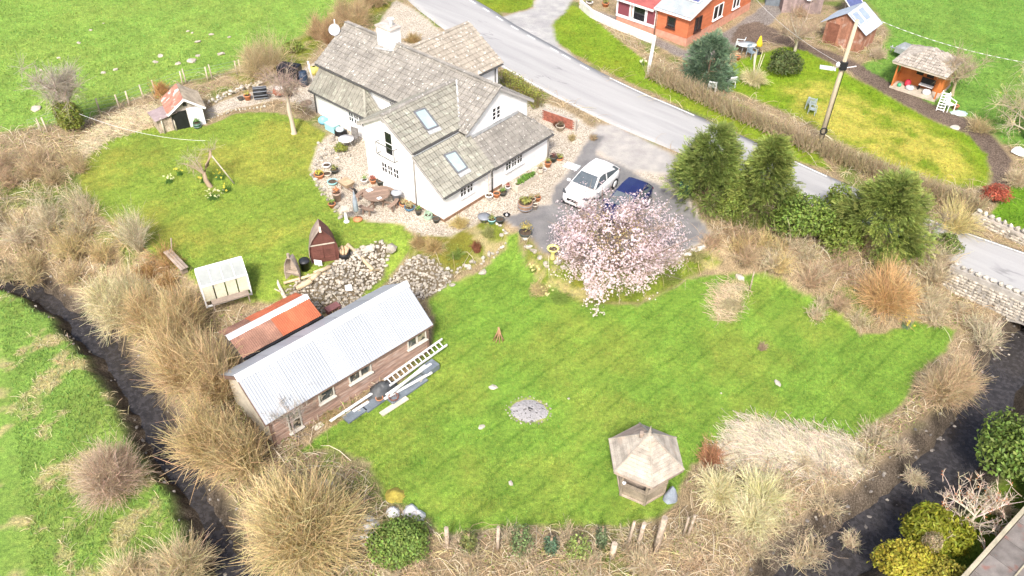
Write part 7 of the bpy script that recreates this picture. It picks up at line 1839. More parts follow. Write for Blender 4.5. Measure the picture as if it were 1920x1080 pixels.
p = pg(646, 482); t = thing('stone_tub', 'black tub of cut logs right of the pointed hut', 'tub', p); b = MB(); b.lathe([(.28, 0), (.34, .36), (.31, .36), (.27, .1)], 16); b.build('body', BLACKP, t)
for i in range(7): b = MB(); a = i * .9; b.tube([(.14 * math.cos(a), .14 * math.sin(a), .15), (.22 * math.cos(a + .3), .22 * math.sin(a + .3), .55)], .07, 8); b.build('log', mat('cut_log', (.55, .40, .25), .85, .2), t)
p = pg(598, 500); t = thing('small_sign', 'small white board leaning beside the hut doors', 'board', p, R(-10)); b = MB(); b.box(-.2, .2, -.02, .0, .1, .42); b.build('panel', WHITEP, t); b = MB(); b.box(-.03, .03, 0, .03, 0, .4); b.build('stake', CREAM, t)
LOGM = mat('pale_log', (.58, .46, .30), .85, .22, 3, 20, .3)
for (x, y, dx, dy, r_, lab) in ((565, 525, .8, .25, .07, 'long pale pole lying along the top of the rubble bank'), (572, 540, .35, .15, .14, 'short cut log at the left end of the rubble bank'), (588, 525, .3, .3, .12, 'split log pile piece behind the rubble bank'), (605, 512, .35, .25, .10, 'small log beside the white board'), (650, 505, 1.5, .75, .06, 'long thin beam laid across the rubble bank'), (675, 480, .7, -.55, .10, 'short squared beam on the right of the rubble bank')):
    q = pg(x, y); b = MB(); a = Vector((dx, dy, 0)); z0, z1 = g1(q.x - a.x, q.y - a.y), g1(q.x + a.x, q.y + a.y); b.tube([(-a.x, -a.y, z0 - q.z + r_ + .1), (a.x, a.y, z1 - q.z + r_ + .1)], r_, 8); o = b.build('timber', LOGM, loc=q); tag(o, lab, 'log')
p = pg(655, 548); b = MB(); b.box(-.16, .16, -.02, .02, 0, .3); o = b.build('white_tile', WHITEP, loc=p + Vector((0, 0, .1))); o.rotation_euler = (R(-50), 0, .3); tag(o, 'white square tile lying on the rubble bank', 'tile')
p = pg(530, 558); b = MB(); b.tube([(.2, -.15, .05), (0, .1, .25), (-.25, .5, .45), (-.4, .95, .6)], [.12, .10, .07, .03], 7); b.tube([(0, .1, .25), (-.3, .0, .55)], [.06, .02], 6); o = b.build('driftwood', mat('bleached_wood', (.60, .53, .42), .9, .2), loc=p); tag(o, 'bleached forked driftwood by the red-roofed shed', 'driftwood')
for k in range(8):
    q = pg(470 + k * 9, 606 - k * 4); b = MB(); a = .5 + .2 * math.sin(k * 2); b.tube([(-.6, -.25 * a, .05 + .04 * k), (.7, .4 * a, .35 + .03 * k)], .03, 6); o = b.build('cut_pole', mat('bleached_wood', (.60, .53, .42)), loc=q); tag(o, 'grey pole in the brushwood stack beside the red-roofed shed', 'pole', 'poles of the brushwood stack')
p = pg(625, 585); b = MB(); b.box(-.35, .35, -.2, .2, .3, .36); b.box(-.32, -.26, -.18, .18, 0, .3); b.box(.26, .32, -.18, .18, 0, .3); o = b.build('maroon_crate', mat('maroon_boards', (.20, .09, .09), .8, .2), loc=p); o.rotation_euler = (0, 0, SA); tag(o, 'maroon slatted bench between the two shed roofs', 'bench')
# plank bench at the left edge of the upper lawn
p = pg(333, 498); t = thing('plank_bench', 'grey plank bench at the left edge of the upper lawn', 'bench', p, math.atan2(*(np.array(pg(352, 508) - pg(312, 465))[[1, 0]])))
for y in (-.14, 0, .14): b = MB(); b.box(-.95, .95, y - .06, y + .06, .36, .40); b.build('seat_plank', SILVERT, t)
for x in (-.75, .75): b = MB(); b.box(x - .06, x + .06, -.16, .16, 0, .36); b.build('leg', SILVERT, t)
b = MB(); b.bar((-.95, .22, .3), (-1.05, .4, .9), .05); b.build('back_post', SILVERT, t)

# ------------------------------------------------------------------ clutter along the long shed
def in_shed(u, v, z=0.0): return SF @ Vector((u, v, z))
p = in_shed(-1.2, -.5); lad = thing('ladder', 'white aluminium ladder lying along the shed wall', 'ladder', p, SA + R(4)); ALU = mat('white_aluminium', (.76, .76, .77), .4, .06, 3, 15, .05)
for y in (-.16, .16): b = MB(); b.bar((-1.6, y, .42 + y * .5), (1.9, y, .42 + y * .5), .05, .09); b.build('rail', ALU, lad)
for i in range(13): b = MB(); x = -1.45 + i * .26; b.bar((x, -.16, .34), (x, .16, .50), .035); b.build('rung', ALU, lad)
for i, (u, v, z, L, a, lab) in enumerate(((-1.9, -1.02, .30, 2.6, 3, 'white plastic gutter lying beside the ladder'), (-2.1, -1.22, .20, 2.5, -4, 'white fascia board nearest the lawn beside the shed'), (-2.0, -1.10, .42, 2.2, 8, 'thin white pipe on top of the boards beside the shed'), (-4.6, -.55, .2, 2.3, 2, 'long white plank at the left of the shed clutter'), (-4.3, -.75, .14, .8, 0, 'short white plank end by the black tarpaulin'))):
    b = MB(); b.box(-L / 2, L / 2, -.06, .06, 0, .04); b.box(-L / 2, L / 2, -.06, -.045, .04, .08); o = b.build('white_board', WHITEP); o.matrix_world = Matrix.Translation(in_shed(u, v, z)) @ Matrix.Rotation(SA + R(a), 4, 'Z'); tag(o, lab, 'board')
def heap(loc, r, m, name, label, cat, seed, h=.4, sx=1.0, rz=0.0):
    rng = np.random.default_rng(seed); n, k = 18, 6; vs = [(0, 0, h)]
    for j in range(1, k):
        t_ = j / (k - 1)
        for i in range(n): a = i * 6.283 / n; q = r * t_ * (1 + .10 * rng.normal()); vs.append((q * math.cos(a) * sx, q * math.sin(a), max(0, h * (1 - t_ ** 1.7) + .09 * h * rng.normal() * (1 - t_))))
    fs = [(0, 1 + i, 1 + (i + 1) % n) for i in range(n)] + [(1 + j * n + i, 1 + (j + 1) * n + i, 1 + (j + 1) * n + (i + 1) % n, 1 + j * n + (i + 1) % n) for j in range(k - 2) for i in range(n)]
    b = MB(); b.add(vs, fs, smooth=True); o = b.build(name, m); o.matrix_world = Matrix.Translation(loc) @ Matrix.Rotation(rz, 4, 'Z'); return tag(o, label, cat)
heap(in_shed(-3.05, -.55), .5, mat('grey_tarp', (.075, .08, .085), .5, .3, 5, 25, .3), 'tarpaulin', 'crumpled black tarpaulin against the long shed', 'tarpaulin', 1, .55, 1.5, SA)
SLATE = mat('slate_sheet', (.16, .19, .22), .5, .2, 3, 20, .1)
for i, (u, v, L, w_, lab) in enumerate(((-2.2, -1.25, 2.0, .5, 'slate-blue sheet lying under the white boards'), (-3.6, -.9, 1.3, .45, 'slate-blue sheet in front of the black tarpaulin'), (-4.7, -.85, 1.0, .45, 'slate-blue sheet at the left of the shed clutter'), (-.75, -1.0, .8, .5, 'slate-blue box under the end of the ladder'))):
    b = MB(); b.box(-L / 2, L / 2, -w_ / 2, w_ / 2, 0, .08 if i < 3 else .3); o = b.build('slate_sheet', SLATE); o.matrix_world = Matrix.Translation(in_shed(u, v, .03)) @ Matrix.Rotation(SA + R(3), 4, 'Z'); tag(o, lab, 'sheet')
p = in_shed(-3.0, -1.35); t = thing('brazier', 'rusty wire fire basket on the planks by the shed', 'brazier', p)
for k in range(12): a = k * .5236; b = MB(); b.tube([(.12 * math.cos(a), .12 * math.sin(a), .05), (.22 * math.cos(a), .22 * math.sin(a), .3)], .012, 5); b.build('bar', mat('rust', (.22, .09, .06), .9, .3), t)
b = MB(); b.lathe([(.20, .28), (.23, .28), (.23, .31), (.20, .31)], 16, cap0=False); b.build('rim', mat('rust', (.22, .09, .06)), t); b = MB(); b.lathe([(.01, .05), (.14, .07)], 12); b.build('base', mat('rust', (.22, .09, .06)), t)
for (u, v, a, lab) in ((-3.2, -1.62, 0, 'pale plank lying on the grass under the fire basket'), (-4.95, -.55, 10, 'pale timber block at the left of the shed clutter'), (-6.2, -.35, 5, 'pale timber offcut at the foot of the shed wall')):
    b = MB(); L = .7 if 'plank' in lab else .22; b.box(-L, L, -.13, .13, 0, .05); o = b.build('plank', CREAM); o.matrix_world = Matrix.Translation(in_shed(u, v, .04)) @ Matrix.Rotation(SA + R(a), 4, 'Z'); tag(o, lab, 'plank')
pot(712, 751, 'orange clay pot lying by the shed planks', .16, .18, TERRA, None, 60); single_stone(790, 715, 'tan broken block at the right of the shed clutter', .35, ROCKS, 61); single_stone(675, 772, 'tan broken block at the left of the shed clutter', .3, ROCKS, 62)
bare_shrub(620, 785, 'dry weeds along the foot of the long shed', 220, .4, 1.6, 63, 'weeds', 'weeds', twigs=2, thick=.009, col=(.38, .28, .16), base_r=.6, low=.1)
rng = np.random.default_rng(64); p = in_shed(-7.3, -.45); tr, tips = trunk_geo(rng, 2.2, .025, 12, .7, (.36, .30, .25), sub=4, start=.25, up=1.1); plant('bare_sapling', 'thin bare sapling in front of the tall shed window', 'sapling', p, [('trunk', tr, BARK), ('twigs', fine_twigs(rng, tips, 4, .5, .006, (.42, .37, .31), up=.7), TWIG)])
# ------------------------------------------------------------------ cars
def car(name, label, loc, rz, paint, L=4.1, W=1.76, H=1.55, rear=1.0):
    t = thing(name, label, 'car', loc, rz); k = L / 4.1; wk = W / 1.76; hk = H / 1.55
    ST = [(2.05, .28, .62, .66, .52), (1.98, .22, .70, .76, .70), (1.75, .18, .80, .88, .82), (1.35, .18, .88, .98, .87), (.95, .18, .95, 1.04, .88), (.2, .18, .98, 1.04, .88), (-.7, .18, 1.02, 1.06, .88), (-1.4, .19, 1.06, 1.10, .87), (-1.8, .24, 1.06, 1.10, .82), (-2.02, .34, .98, 1.02, .74), (-2.07, .42, .85, .88, .66)]
    ring = []
    for x, zb, zt, zc, hw in ST:
        half = [(hw * .86, zb), (hw * .98, zb + .12), (hw * 1.0, zb + (zt - zb) * .55), (hw * .965, zt - .05), (hw * .90, zt), (hw * .55, zc - .005), (0, zc)]
        ring.append([(x * k, y * wk, z * hk) for y, z in half] + [(x * k, -y * wk, z * hk) for y, z in half[-2::-1]])
    n = len(ring[0]); b = MB(); b.add([p for r_ in ring for p in r_], [(i * n + j, i * n + (j + 1) % n, (i + 1) * n + (j + 1) % n, (i + 1) * n + j) for i in range(len(ring) - 1) for j in range(n)] + [tuple(range(n - 1, -1, -1)), tuple((len(ring) - 1) * n + j for j in range(n))], smooth=True)
    body = b.build('body', paint, t)
    B0 = [(1.02, .80, 1.0), (-1.92, .76, 1.05)]; T0 = [(.22, .62, 1.49), (-1.42, .60, 1.50)]
    def S(p): return Vector((p[0] * k, p[1] * wk, p[2] * hk))
    bl, br_, rl_, rr_ = S(B0[0]), S((B0[0][0], -B0[0][1], B0[0][2])), S(B0[1]), S((B0[1][0], -B0[1][1], B0[1][2]))
    tl, tr_, sl, sr = S(T0[0]), S((T0[0][0], -T0[0][1], T0[0][2])), S(T0[1]), S((T0[1][0], -T0[1][1], T0[1][2]))
    c = MB(); c.add([bl, br_, rr_, rl_, tl, tr_, sr, sl, S((.1, 0, 1.56)), S((-.6, 0, 1.575)), S((-1.4, 0, 1.55)), S((-.6, .64, 1.525)), S((-.6, -.64, 1.525)), S((.235, 0, 1.495)), S((1.03, 0, 1.0))],
          [(0, 4, 13, 14), (14, 13, 5, 1), (3, 2, 6, 10, 7), (0, 3, 7, 11, 4), (1, 5, 12, 6, 2), (4, 11, 9, 8), (8, 9, 12, 5), (11, 7, 10, 9), (9, 10, 6, 12), (4, 8, 13), (8, 5, 13)], smooth=False); c.build('cabin', paint, t)
    def glass(q, nm='window', out=.012):
        n_ = (q[1] - q[0]).cross(q[-1] - q[0]).normalized(); cc = sum(q, Vector()) / len(q)
        if n_.dot(cc - Vector((-.4, 0, 1.0))) < 0: n_ = -n_
        q = [cc + (p - cc) * .90 + n_ * out for p in q]; g = MB(); g.add(q, [tuple(range(len(q)))]); return g.build(nm, CARGLASS, t)
    glass([bl, br_, tr_, tl], 'windscreen', .05); glass([rl_, rr_, sr, sl], 'rear_window', .03)
    for s_ in (1, -1):
        A, B, C, D = (bl, rl_, sl, tl) if s_ > 0 else (br_, rr_, sr, tr_); m0, m1 = A.lerp(B, .48), D.lerp(C, .42)
        glass([A, m0, m1, D], 'side_window', .014); glass([m0, B, C, m1], 'side_window', .014)
        q = MB(); q.cbox((.92 * k, s_ * .98 * wk, 1.03 * hk), (.14, .2, .13)); q.build('mirror', paint, t, bevel=.03)
        q = MB(); q.add([S((1.93, s_ * .42, .70)), S((1.80, s_ * .80, .74)), S((1.60, s_ * .855, .84)), S((1.78, s_ * .60, .86))], [(0, 1, 2, 3)]); h = q.build('headlight', CARLIGHT, t); h.location = (.035, s_ * .02, .03)
        q = MB(); q.add([S((-2.0, s_ * .5, .92)), S((-1.86, s_ * .80, .92)), S((-1.80, s_ * .80, 1.05)), S((-1.96, s_ * .55, 1.04))], [(0, 1, 2, 3)]); h = q.build('tail_light', CARRED, t); h.location = (-.04, s_ * .02, .0)
        for x in (1.28, -1.28):
            w_ = thing_part = MB(); w_.tube([(x * k, s_ * .64 * wk, .32), (x * k, s_ * .89 * wk, .32)], .325, 22); wh = w_.build('wheel', BLACKP, t)
            q = MB(); q.lathe([(.21, 0), (.20, .015), (.05, .02), (.01, .03)], 14); rm = q.build('rim', ALU, wh, (x * k, s_ * .892 * wk, .32)); rm.rotation_euler = (-s_ * math.pi / 2, 0, 0)
    q = MB(); q.box(2.03 * k, 2.07 * k, -.35, .35, .44, .60); q.build('grille', BLACKP, t); q = MB(); q.box(1.9 * k, 2.03 * k, -.75, .75, .19, .30); q.build('bumper', BLACKP, t)
    q = MB(); q.box(2.072 * k, 2.08 * k, -.26, .26, .34, .45); q.build('number_plate', WHITEP, t)
    return t
CARGLASS = mat('car_glass', (.10, .12, .135), .06, .15, 2, 6, 0, spec=.7, coat=.5); CARLIGHT = mat('headlamp', (.06, .065, .07), .15, .3, 20, 40, 0, coat=.8); CARRED = mat('tail_lamp', (.30, .02, .02), .2, .2)
WPAINT = mat('white_car_paint', (.80, .80, .80), .3, .02, 1, 5, 0, coat=.6); NPAINT = mat('navy_car_paint', (.015, .02, .09), .25, .1, 1, 5, 0, coat=.9)
f, r_ = pg(1080, 385), pg(1145, 330); hd = math.atan2(f.y - r_.y, f.x - r_.x)
car('parked_car', 'white compact crossover car parked on the drive', pg(1107, 362), hd, WPAINT, 3.85, 1.7, 1.46)
car('parked_car', 'navy blue hatchback half hidden behind the blossom tree', pg(1172, 398), hd + R(3), NPAINT, 3.75, 1.65, 1.42)

# ------------------------------------------------------------------ posts, fence, lines
POSTW = mat('weathered_post', (.50, .43, .33), .9, .22, 3, 25, .4, rnd=.18)
for i, (x, y, h) in enumerate(((225, 205, 1.0), (243, 198, 1.0), (270, 186, 1.0), (292, 177, 1.0), (343, 160, 1.0), (350, 157, 1.05), (390, 152, 1.0), (399, 150, 1.1), (445, 140, 1.0), (452, 138, 1.0), (188, 212, 1.0), (90, 248, 1.0), (80, 250, 1.0))):
    b = MB(); b.tube([(0, 0, -.1), (random.uniform(-.06, .06), 0, h)], [.05, .045], 7); o = b.build('fence_post', POSTW, loc=pg(x, y)); tag(o, 'weathered round post of the field fence', 'post', 'posts of the field fence')
wt = [pg(x, y) for x, y in ((60, 252), (188, 212), (225, 205), (270, 186), (343, 160), (399, 150), (452, 138))]; wr = thing('wire_netting', 'thin green stock wire strung along the field fence', 'fence wire', wt[0]); GW = mat('green_wire', (.25, .33, .25), .6, .2)
for z in (.25, .5, .75, .95): b = MB(); b.tube([q - wt[0] + Vector((0, 0, z)) for q in wt], .008, 4); b.build('strand', GW, wr)
# wooden stakes at the foot of the garden
STK = mat('pale_stake', (.44, .36, .28), .9, .3, 4, 25, .5, rnd=.15, spots=(.27, .22, .16), spot_scale=5, spot_amt=(.52, .66))
for x, y, h, r_, lean, lab in ((840, 1030, .9, .075, -.03, 'single pale stake with knob top beside the green bush'), (933, 1032, 1.0, .06, .02, 'pale round stake between the two ivy posts'), (1147, 1045, .55, .10, .05, 'short sawn stump post in the brambles'), (1178, 1020, .95, .05, .1, 'thin pale stake left of the thick grey post'), (1195, 1025, 1.0, .07, .12, 'broad pale stake next to the thick grey post'), (1228, 1035, 1.5, .10, .12, 'thick grey leaning post in front of the gazebo'), (1279, 1010, .9, .04, .08, 'left one of two thin stakes right of the gazebo'), (1288, 1008, .95, .05, .12, 'right one of two thin stakes right of the gazebo'), (1406, 543, .8, .03, .02, 'thin white stake at the top of the lower lawn')):
    p = pg(x, y); h *= 1.35; r_ *= 1.2; b = MB(); b.tube([(0, 0, -.1), (lean * .5, .05, h * .5), (lean, .1, h)], [r_ * 1.05, r_, r_ * .9], 9); o = b.build('stake', STK, loc=p); tag(o, lab, 'stake')
for i, (x, y, h, r_, c, lab) in enumerate(((880, 1040, 1.1, .28, (.17, .19, .06), 'post thickly wrapped in dark ivy beside the first stake'), (976, 1040, 1.2, .42, (.16, .22, .09), 'tall leafy ivy stump between the stakes'), (1032, 1040, .9, .25, (.10, .17, .10), 'narrow dark ivy post beside the leafy stump'), (1082, 1045, .9, .42, (.28, .36, .10), 'bright green arching bush at the garden foot'), (1125, 1030, 1.1, .2, (.12, .16, .08), 'slim ivy post left of the sawn stump'))):
    h *= 1.3; r_ *= 1.25; rng = np.random.default_rng(600 + i); p = pg(x, y); g = leaf_geo(rng, 650, (r_, r_, h * .55), (0, 0, h * .55), .10, c, shell=.3, colv=.5); s_ = tubes(np.array([[(0, 0, -.1), (0, 0, h * .5), (0, 0, h)]]), np.array([[.07, .06, .05]]), np.array([(.34, .26, .18)]), 7); plant('ivy_post', lab, 'ivy post', p, [('post', s_, BARK), ('ivy', g, LEAF)])
# washing line
a, c = pg(162, 250) + Vector((0, 0, 1.3)), pg(400, 322) + Vector((0, 0, 2.0)); L_ = [a.lerp(c, t_) - Vector((0, 0, .9 * 4 * t_ * (1 - t_) * .45)) for t_ in np.linspace(0, 1, 16)]
b = MB(); b.tube(L_, .009, 5); o = b.build('washing_line', WHITEP); tag(o, 'slack white washing line strung to the old apple trunk', 'washing line')

# telegraph pole with fittings and cables
p = pg(1532, 283); HP = 8.2; tp = thing('telegraph_pole', 'tall wooden telegraph pole standing in the neighbour hedge', 'pole', p); b = MB(); b.tube([(0, 0, -.2), (0.03, 0, HP * .5), (.12, .0, HP)], [.15, .13, .10], 12); b.build('pole', mat('creosoted_pole', (.50, .43, .30), .9, .2, 2, 20, .3, stretch=(8, 8, .6), spots=(.25, .2, .15), spot_scale=2, spot_amt=(.55, .7)), tp)
b = MB(); b.box(-.14, .22, -.24, .0, 5.35, 5.8); b.build('junction_box', BLACKP, tp); b = MB(); b.lathe([(.04, 0), (.11, .08), (.11, .22), (.04, .3)], 12, (-.28, -.1, 5.5)); b.build('insulator', WHITEP, tp); b = MB(); b.bar((-.45, -.1, 5.45), (.1, -.1, 5.6), .05); b.build('bracket', GREYPIPE, tp)
b = MB(); b.tube([(.2 * math.cos(q) - .02, -.17, 1.45 + .2 * math.sin(q)) for q in np.linspace(0, 6.283, 17)], .04, 6); b.build('cable_coil', BLACKP, tp); b = MB(); b.tube([(.11, -.13, .2), (.13, -.13, 3), (.17, -.12, 5.4)], .02, 5); b.build('riser_cable', BLACKP, tp)
top = p + Vector((0, 0, 5.6)); WIRE = mat('pale_cable', (.72, .72, .70), .6, .1)
def cable(a, c, sag, label, r=.009):
    b = MB(); b.tube([a.lerp(c, t_) - Vector((0, 0, sag * 4 * t_ * (1 - t_))) for t_ in np.linspace(0, 1, 24)], r, 5); o = b.build('overhead_cable', WIRE); return tag(o, label, 'cable')
cable(top, NF @ Vector((0.05, 7.5, 2.6)), .5, 'thin cable from the telegraph pole to the timber house')
q0, q1 = frame_of(WO, HA) @ Vector((.1, 2.7, 1.6)), pg(1990, 200) + Vector((0, 0, 2.6))
ln = thing('tape_line', 'cable with white sleeves running from the workshop shed across the field', 'cable', q0)
pts = [q0.lerp(q1, t_) - Vector((0, 0, .5 * 4 * t_ * (1 - t_))) - q0 for t_ in np.linspace(0, 1, 49)]; b = MB(); b.tube(pts, .014, 5); b.build('cable', GREYPIPE, ln)
for i in range(0, 48, 2): b = MB(); b.tube([pts[i], pts[i].lerp(pts[i + 1], .9)], .022, 6); b.build('sleeve', WHITEP, ln)

# ------------------------------------------------------------------ neighbour's garden furniture
def plastic_chair(px, py, label, rz, m, s=1.0):
    t = thing('garden_chair', label, 'chair', pg(px, py), rz); t.scale = (s, s, s)
    b = MB(); b.box(-.23, .23, -.22, .22, .40, .43); b.build('seat', m, t)
    for i in range(5): b = MB(); x = -.18 + i * .09; b.bar((x, .22, .42), (x * 1.1, .34, .86), .055, .02); b.build('back_slat', m, t)
    b = MB(); b.bar((-.24, .345, .86), (.24, .345, .86), .05, .06); b.build('back_rail', m, t)
    for x in (-.24, .24):
        for y in (-.24, .26): b = MB(); b.bar((x * 1.1, y * 1.1, 0), (x, y, .64 if y < 0 else .7), .045); b.build('leg', m, t)
        b = MB(); b.bar((x, -.26, .64), (x, .28, .66), .06, .03); b.build('arm', m, t)
    return t
plastic_chair(1367, 163, 'white plastic chair beside the blue-green cypress', R(200), WHITEP); plastic_chair(1334, 172, 'white chair tucked behind the beech hedge', R(160), WHITEP); plastic_chair(1776, 206, 'white plastic chair beside the summerhouse', R(20), WHITEP, 1.05)
GRC = mat('grey_green_paint', (.40, .47, .47), .6, .12); plastic_chair(1519, 203, 'grey garden chair alone on the yellowed lawn', R(150), GRC); plastic_chair(1522, 213, 'second grey chair close behind on the yellowed lawn', R(60), GRC, .8)
p = pg(1762, 208); t = thing('step_ladder', 'white slatted steamer chair leaning by the summerhouse', 'chair', p, R(-30))
for i in range(7): b = MB(); b.box(-.2, .2, -.05, .05, .08 + i * .15, .11 + i * .15, Matrix.Translation((0, i * .1, 0))); b.build('slat', WHITEP, t)
for x in (-.22, .22): b = MB(); b.bar((x, -.05, 0), (x, .68, 1.1), .05); b.build('rail', WHITEP, t)
p = pg(1397, 100); t = thing('patio_table', 'pale glass-topped patio table in the neighbour garden', 'table', p); b = MB(); b.lathe([(.01, .68), (.62, .68), (.62, .72), (.01, .72)], 22, sx=1.15, sy=.8); b.build('top', mat('pale_table', (.62, .68, .68), .25, .06), t)
for k in range(4): a = .785 + k * 1.571; b = MB(); b.tube([(.5 * math.cos(a), .35 * math.sin(a), 0), (.4 * math.cos(a), .28 * math.sin(a), .68)], .025, 6); b.build('leg', GREYP, t)
plastic_chair(1408, 108, 'dark blue-grey chair at the patio table', R(30), mat('blue_grey_seat', (.22, .28, .33), .6, .15)); plastic_chair(1385, 92, 'pale chair behind the patio table', R(250), mat('pale_table', (.62, .68, .68)))
p = pg(1420, 100); t = thing('yellow_parasol', 'closed yellow parasol standing beside the patio table', 'parasol', p); b = MB(); b.tube([(0, 0, 0), (0, 0, 1.2)], .025, 6); b.build('pole', WHITEP, t); b = MB(); b.lathe([(.05, .55), (.26, .6), (.20, .85), (.12, 1.1), (.10, 1.22), (.02, 1.35)], 9); b.build('canopy', mat('yellow_cloth', (.75, .52, .03), .8, .12, 5, 25, .3), t); b = MB(); b.lathe([(.3, 0), (.3, .06), (.05, .1)], 14); b.build('base', BLACKP, t)
pot(1382, 112, 'clay pot lying by the patio table', .22, .25, TERRA, None, 71)
for i, (x, y, m_, lab) in enumerate(((1160, 28, TERRA, 'terracotta pan of plants by the timber house bay'), (1105, 10, WHITEP, 'white pot on the end of the garden wall'), (1092, 14, TERRA, 'brick-red pot at the garden wall corner'), (1135, 12, TERRA, 'terracotta trough beside the bay window'))): pot(x, y, lab, .28, .3, m_, GR2, 72 + i)
# galvanised trailer
p = pg(1703, 112); t = thing('trailer', 'small galvanised trailer with sand beside the summerhouse', 'trailer', p, R(-50)); GALV = mat('galvanised', (.42, .45, .47), .45, .15, 4, 20, .1, metal=.4)
b = MB(); b.box(-.9, .9, -.6, .6, .45, .49); b.build('bed', GALV, t)
for q in ((-.9, .9, -.62, -.59), (-.9, .9, .59, .62), (-.93, -.9, -.62, .62), (.9, .93, -.62, .62)): b = MB(); b.box(*q, .45, .86); b.build('side', GALV, t)
b = MB(); b.lathe([(.5, .5), (.3, .62), (.02, .68)], 12, (.1, 0, 0)); b.build('sand', mat('sand', (.55, .42, .25), .95, .2), t)
for y in (-.72, .72):
    b = MB(); b.tube([(0, y - .08, .28), (0, y + .08, .28)], .28, 18); w_ = b.build('wheel', BLACKP, t); q = MB(); q.tube([(0, y - .09, .28), (0, y + .09, .28)], .13, 12); q.build('rim', WHITEP, w_)
b = MB(); b.bar((-.9, 0, .42), (-1.6, 0, .45), .07); b.build('drawbar', GALV, t); b = MB(); b.tube([(-1.45, .0, 0), (-1.45, 0, .6)], .03, 6); b.build('jockey_post', GALV, t)
# clutter on the summerhouse veranda
SMF = frame_of(SMO, HA)
def on_deck(u, v, z=.16): return SMF @ Vector((u, v, z))
for (u, v, r_, h, m_, lab) in ((-2.6, .35, .15, .25, mat('green_can', (.06, .35, .18), .5, .1), 'green watering can on the veranda'), (-2.2, .75, .22, .5, mat('red_cloth', (.55, .04, .07), .8, .15), 'red cushion heap on the veranda'), (-1.9, .4, .3, .28, mat('light_grey_cover', (.52, .53, .55), .7, .12), 'grey covered heap on the veranda'), (-.8, .45, .28, .35, WHITEP, 'white crate of things at the veranda edge')):
    b = MB(); b.lathe([(r_ * .8, 0), (r_, h * .4), (r_ * .8, h * .8), (r_ * .2, h)], 12); o = b.build('veranda_item', m_); o.location = on_deck(u, v); tag(o, lab, 'garden item')
p = on_deck(-1.0, .85); t = thing('dark_bench', 'dark bench with white slats on the veranda', 'bench', p, HA); b = MB(); b.box(-.5, .4, -.15, .2, .35, .4); b.build('seat', WHITEP, t); b = MB(); b.box(-.5, .4, .2, .25, .4, .8); b.build('backrest', BLACKP, t)
for x in (-.45, .35): b = MB(); b.box(x - .03, x + .03, -.15, .2, 0, .35); b.build('leg', BLACKP, t)
p = pg(1798, 212); heap(p, .4, mat('pale_teal_sheet', (.45, .58, .55), .6, .12), 'plastic_sheet', 'pale teal plastic sheet by the neighbour path', 'sheet', 3, .15, 1.4); pot(1790, 205, 'pinkish pot by the white chair', .2, .3, TERRA, None, 77)
p = pg(1552, 128); b = MB(); b.box(-.55, .55, -.3, .3, 0, .05); o = b.build('cold_frame_lid', mat('pale_glass_panel', (.60, .70, .70), .2, .06), loc=p); o.rotation_euler = (0, 0, -.3); tag(o, 'pale glass frame lying on the neighbour lawn', 'glass frame')
p = pg(1590, 128); b = MB(); b.bar((-.6, -.2, .05), (.65, .25, .05), .05); o = b.build('white_pole', WHITEP, loc=p); tag(o, 'white pole lying beside the glass frame', 'pole')
p = pg(1455, 8); t = thing('green_skip', 'dark box with green lid beside the plank barn', 'bin', p, R(-10)); b = MB(); b.box(-.9, .9, -.4, .4, 0, .8); b.build('body', mat('slate_sheet', (.16, .19, .22)), t); b = MB(); b.box(-.95, .95, -.45, .45, .802, .9); b.build('lid', mat('green_lid', (.08, .35, .17), .5, .1), t)

# white bags in the lower left scrub, yellow moss stone
BAG = mat('white_sack', (.74, .74, .75), .6, .12, 4, 20, .3)
for i, (x, y, r_, lab) in enumerate(((737, 962, .26, 'crumpled white sack behind the round green bush'), (770, 960, .3, 'white sack at the lawn edge by the green bush'), (786, 968, .24, 'small white sack beside the lawn edge'), (612, 915, .38, 'grey-white sack caught in the big willow'), (667, 1000, .4, 'white sack left of the rust stain beside the willow'), (690, 985, .4, 'tall white sack beside the willow and bush'), (688, 1010, .34, 'torn white sack below the other two'))):
    heap(pg(x, y), r_, BAG, 'white_sack', lab, 'sack', 10 + i, .34, 1.1, i)
heap(pg(740, 930), .38, mat('ochre_moss', (.36, .30, .06), .95, .25, 6, 30, .5), 'moss_mound', 'ochre mossy mound at the lawn edge', 'mound', 30, .25)
heap(pg(1257, 935), .28, mat('slate_sack', (.26, .30, .36), .6, .25), 'dark_sack', 'slate-grey sack leaning on the gazebo', 'sack', 31, .75)
p = GZP + Vector((-.78, -.62, .9)); b = MB(); b.lathe([(.02, -.07), (.06, -.05), (.08, 0), (.06, .05), (.02, .07)], 12); o = b.build('white_ball', WHITEP, loc=p); tag(o, 'white round float hung on the gazebo rail', 'float')
p = pg(1036, 485); t = thing('yellow_planter', 'pale yellow pedestal planter by the blossom tree', 'planter', p); b = MB(); b.lathe([(.16, 0), (.10, .12), (.10, .4), (.3, .62), (.32, .7), (.26, .7), (.2, .6)], 14); b.build('body', mat('pale_yellow', (.70, .66, .24), .6, .1), t)
b = MB(); b.lathe([(.24, .62), (.02, .66)], 12, cap0=False); b.build('soil', SOIL, t)

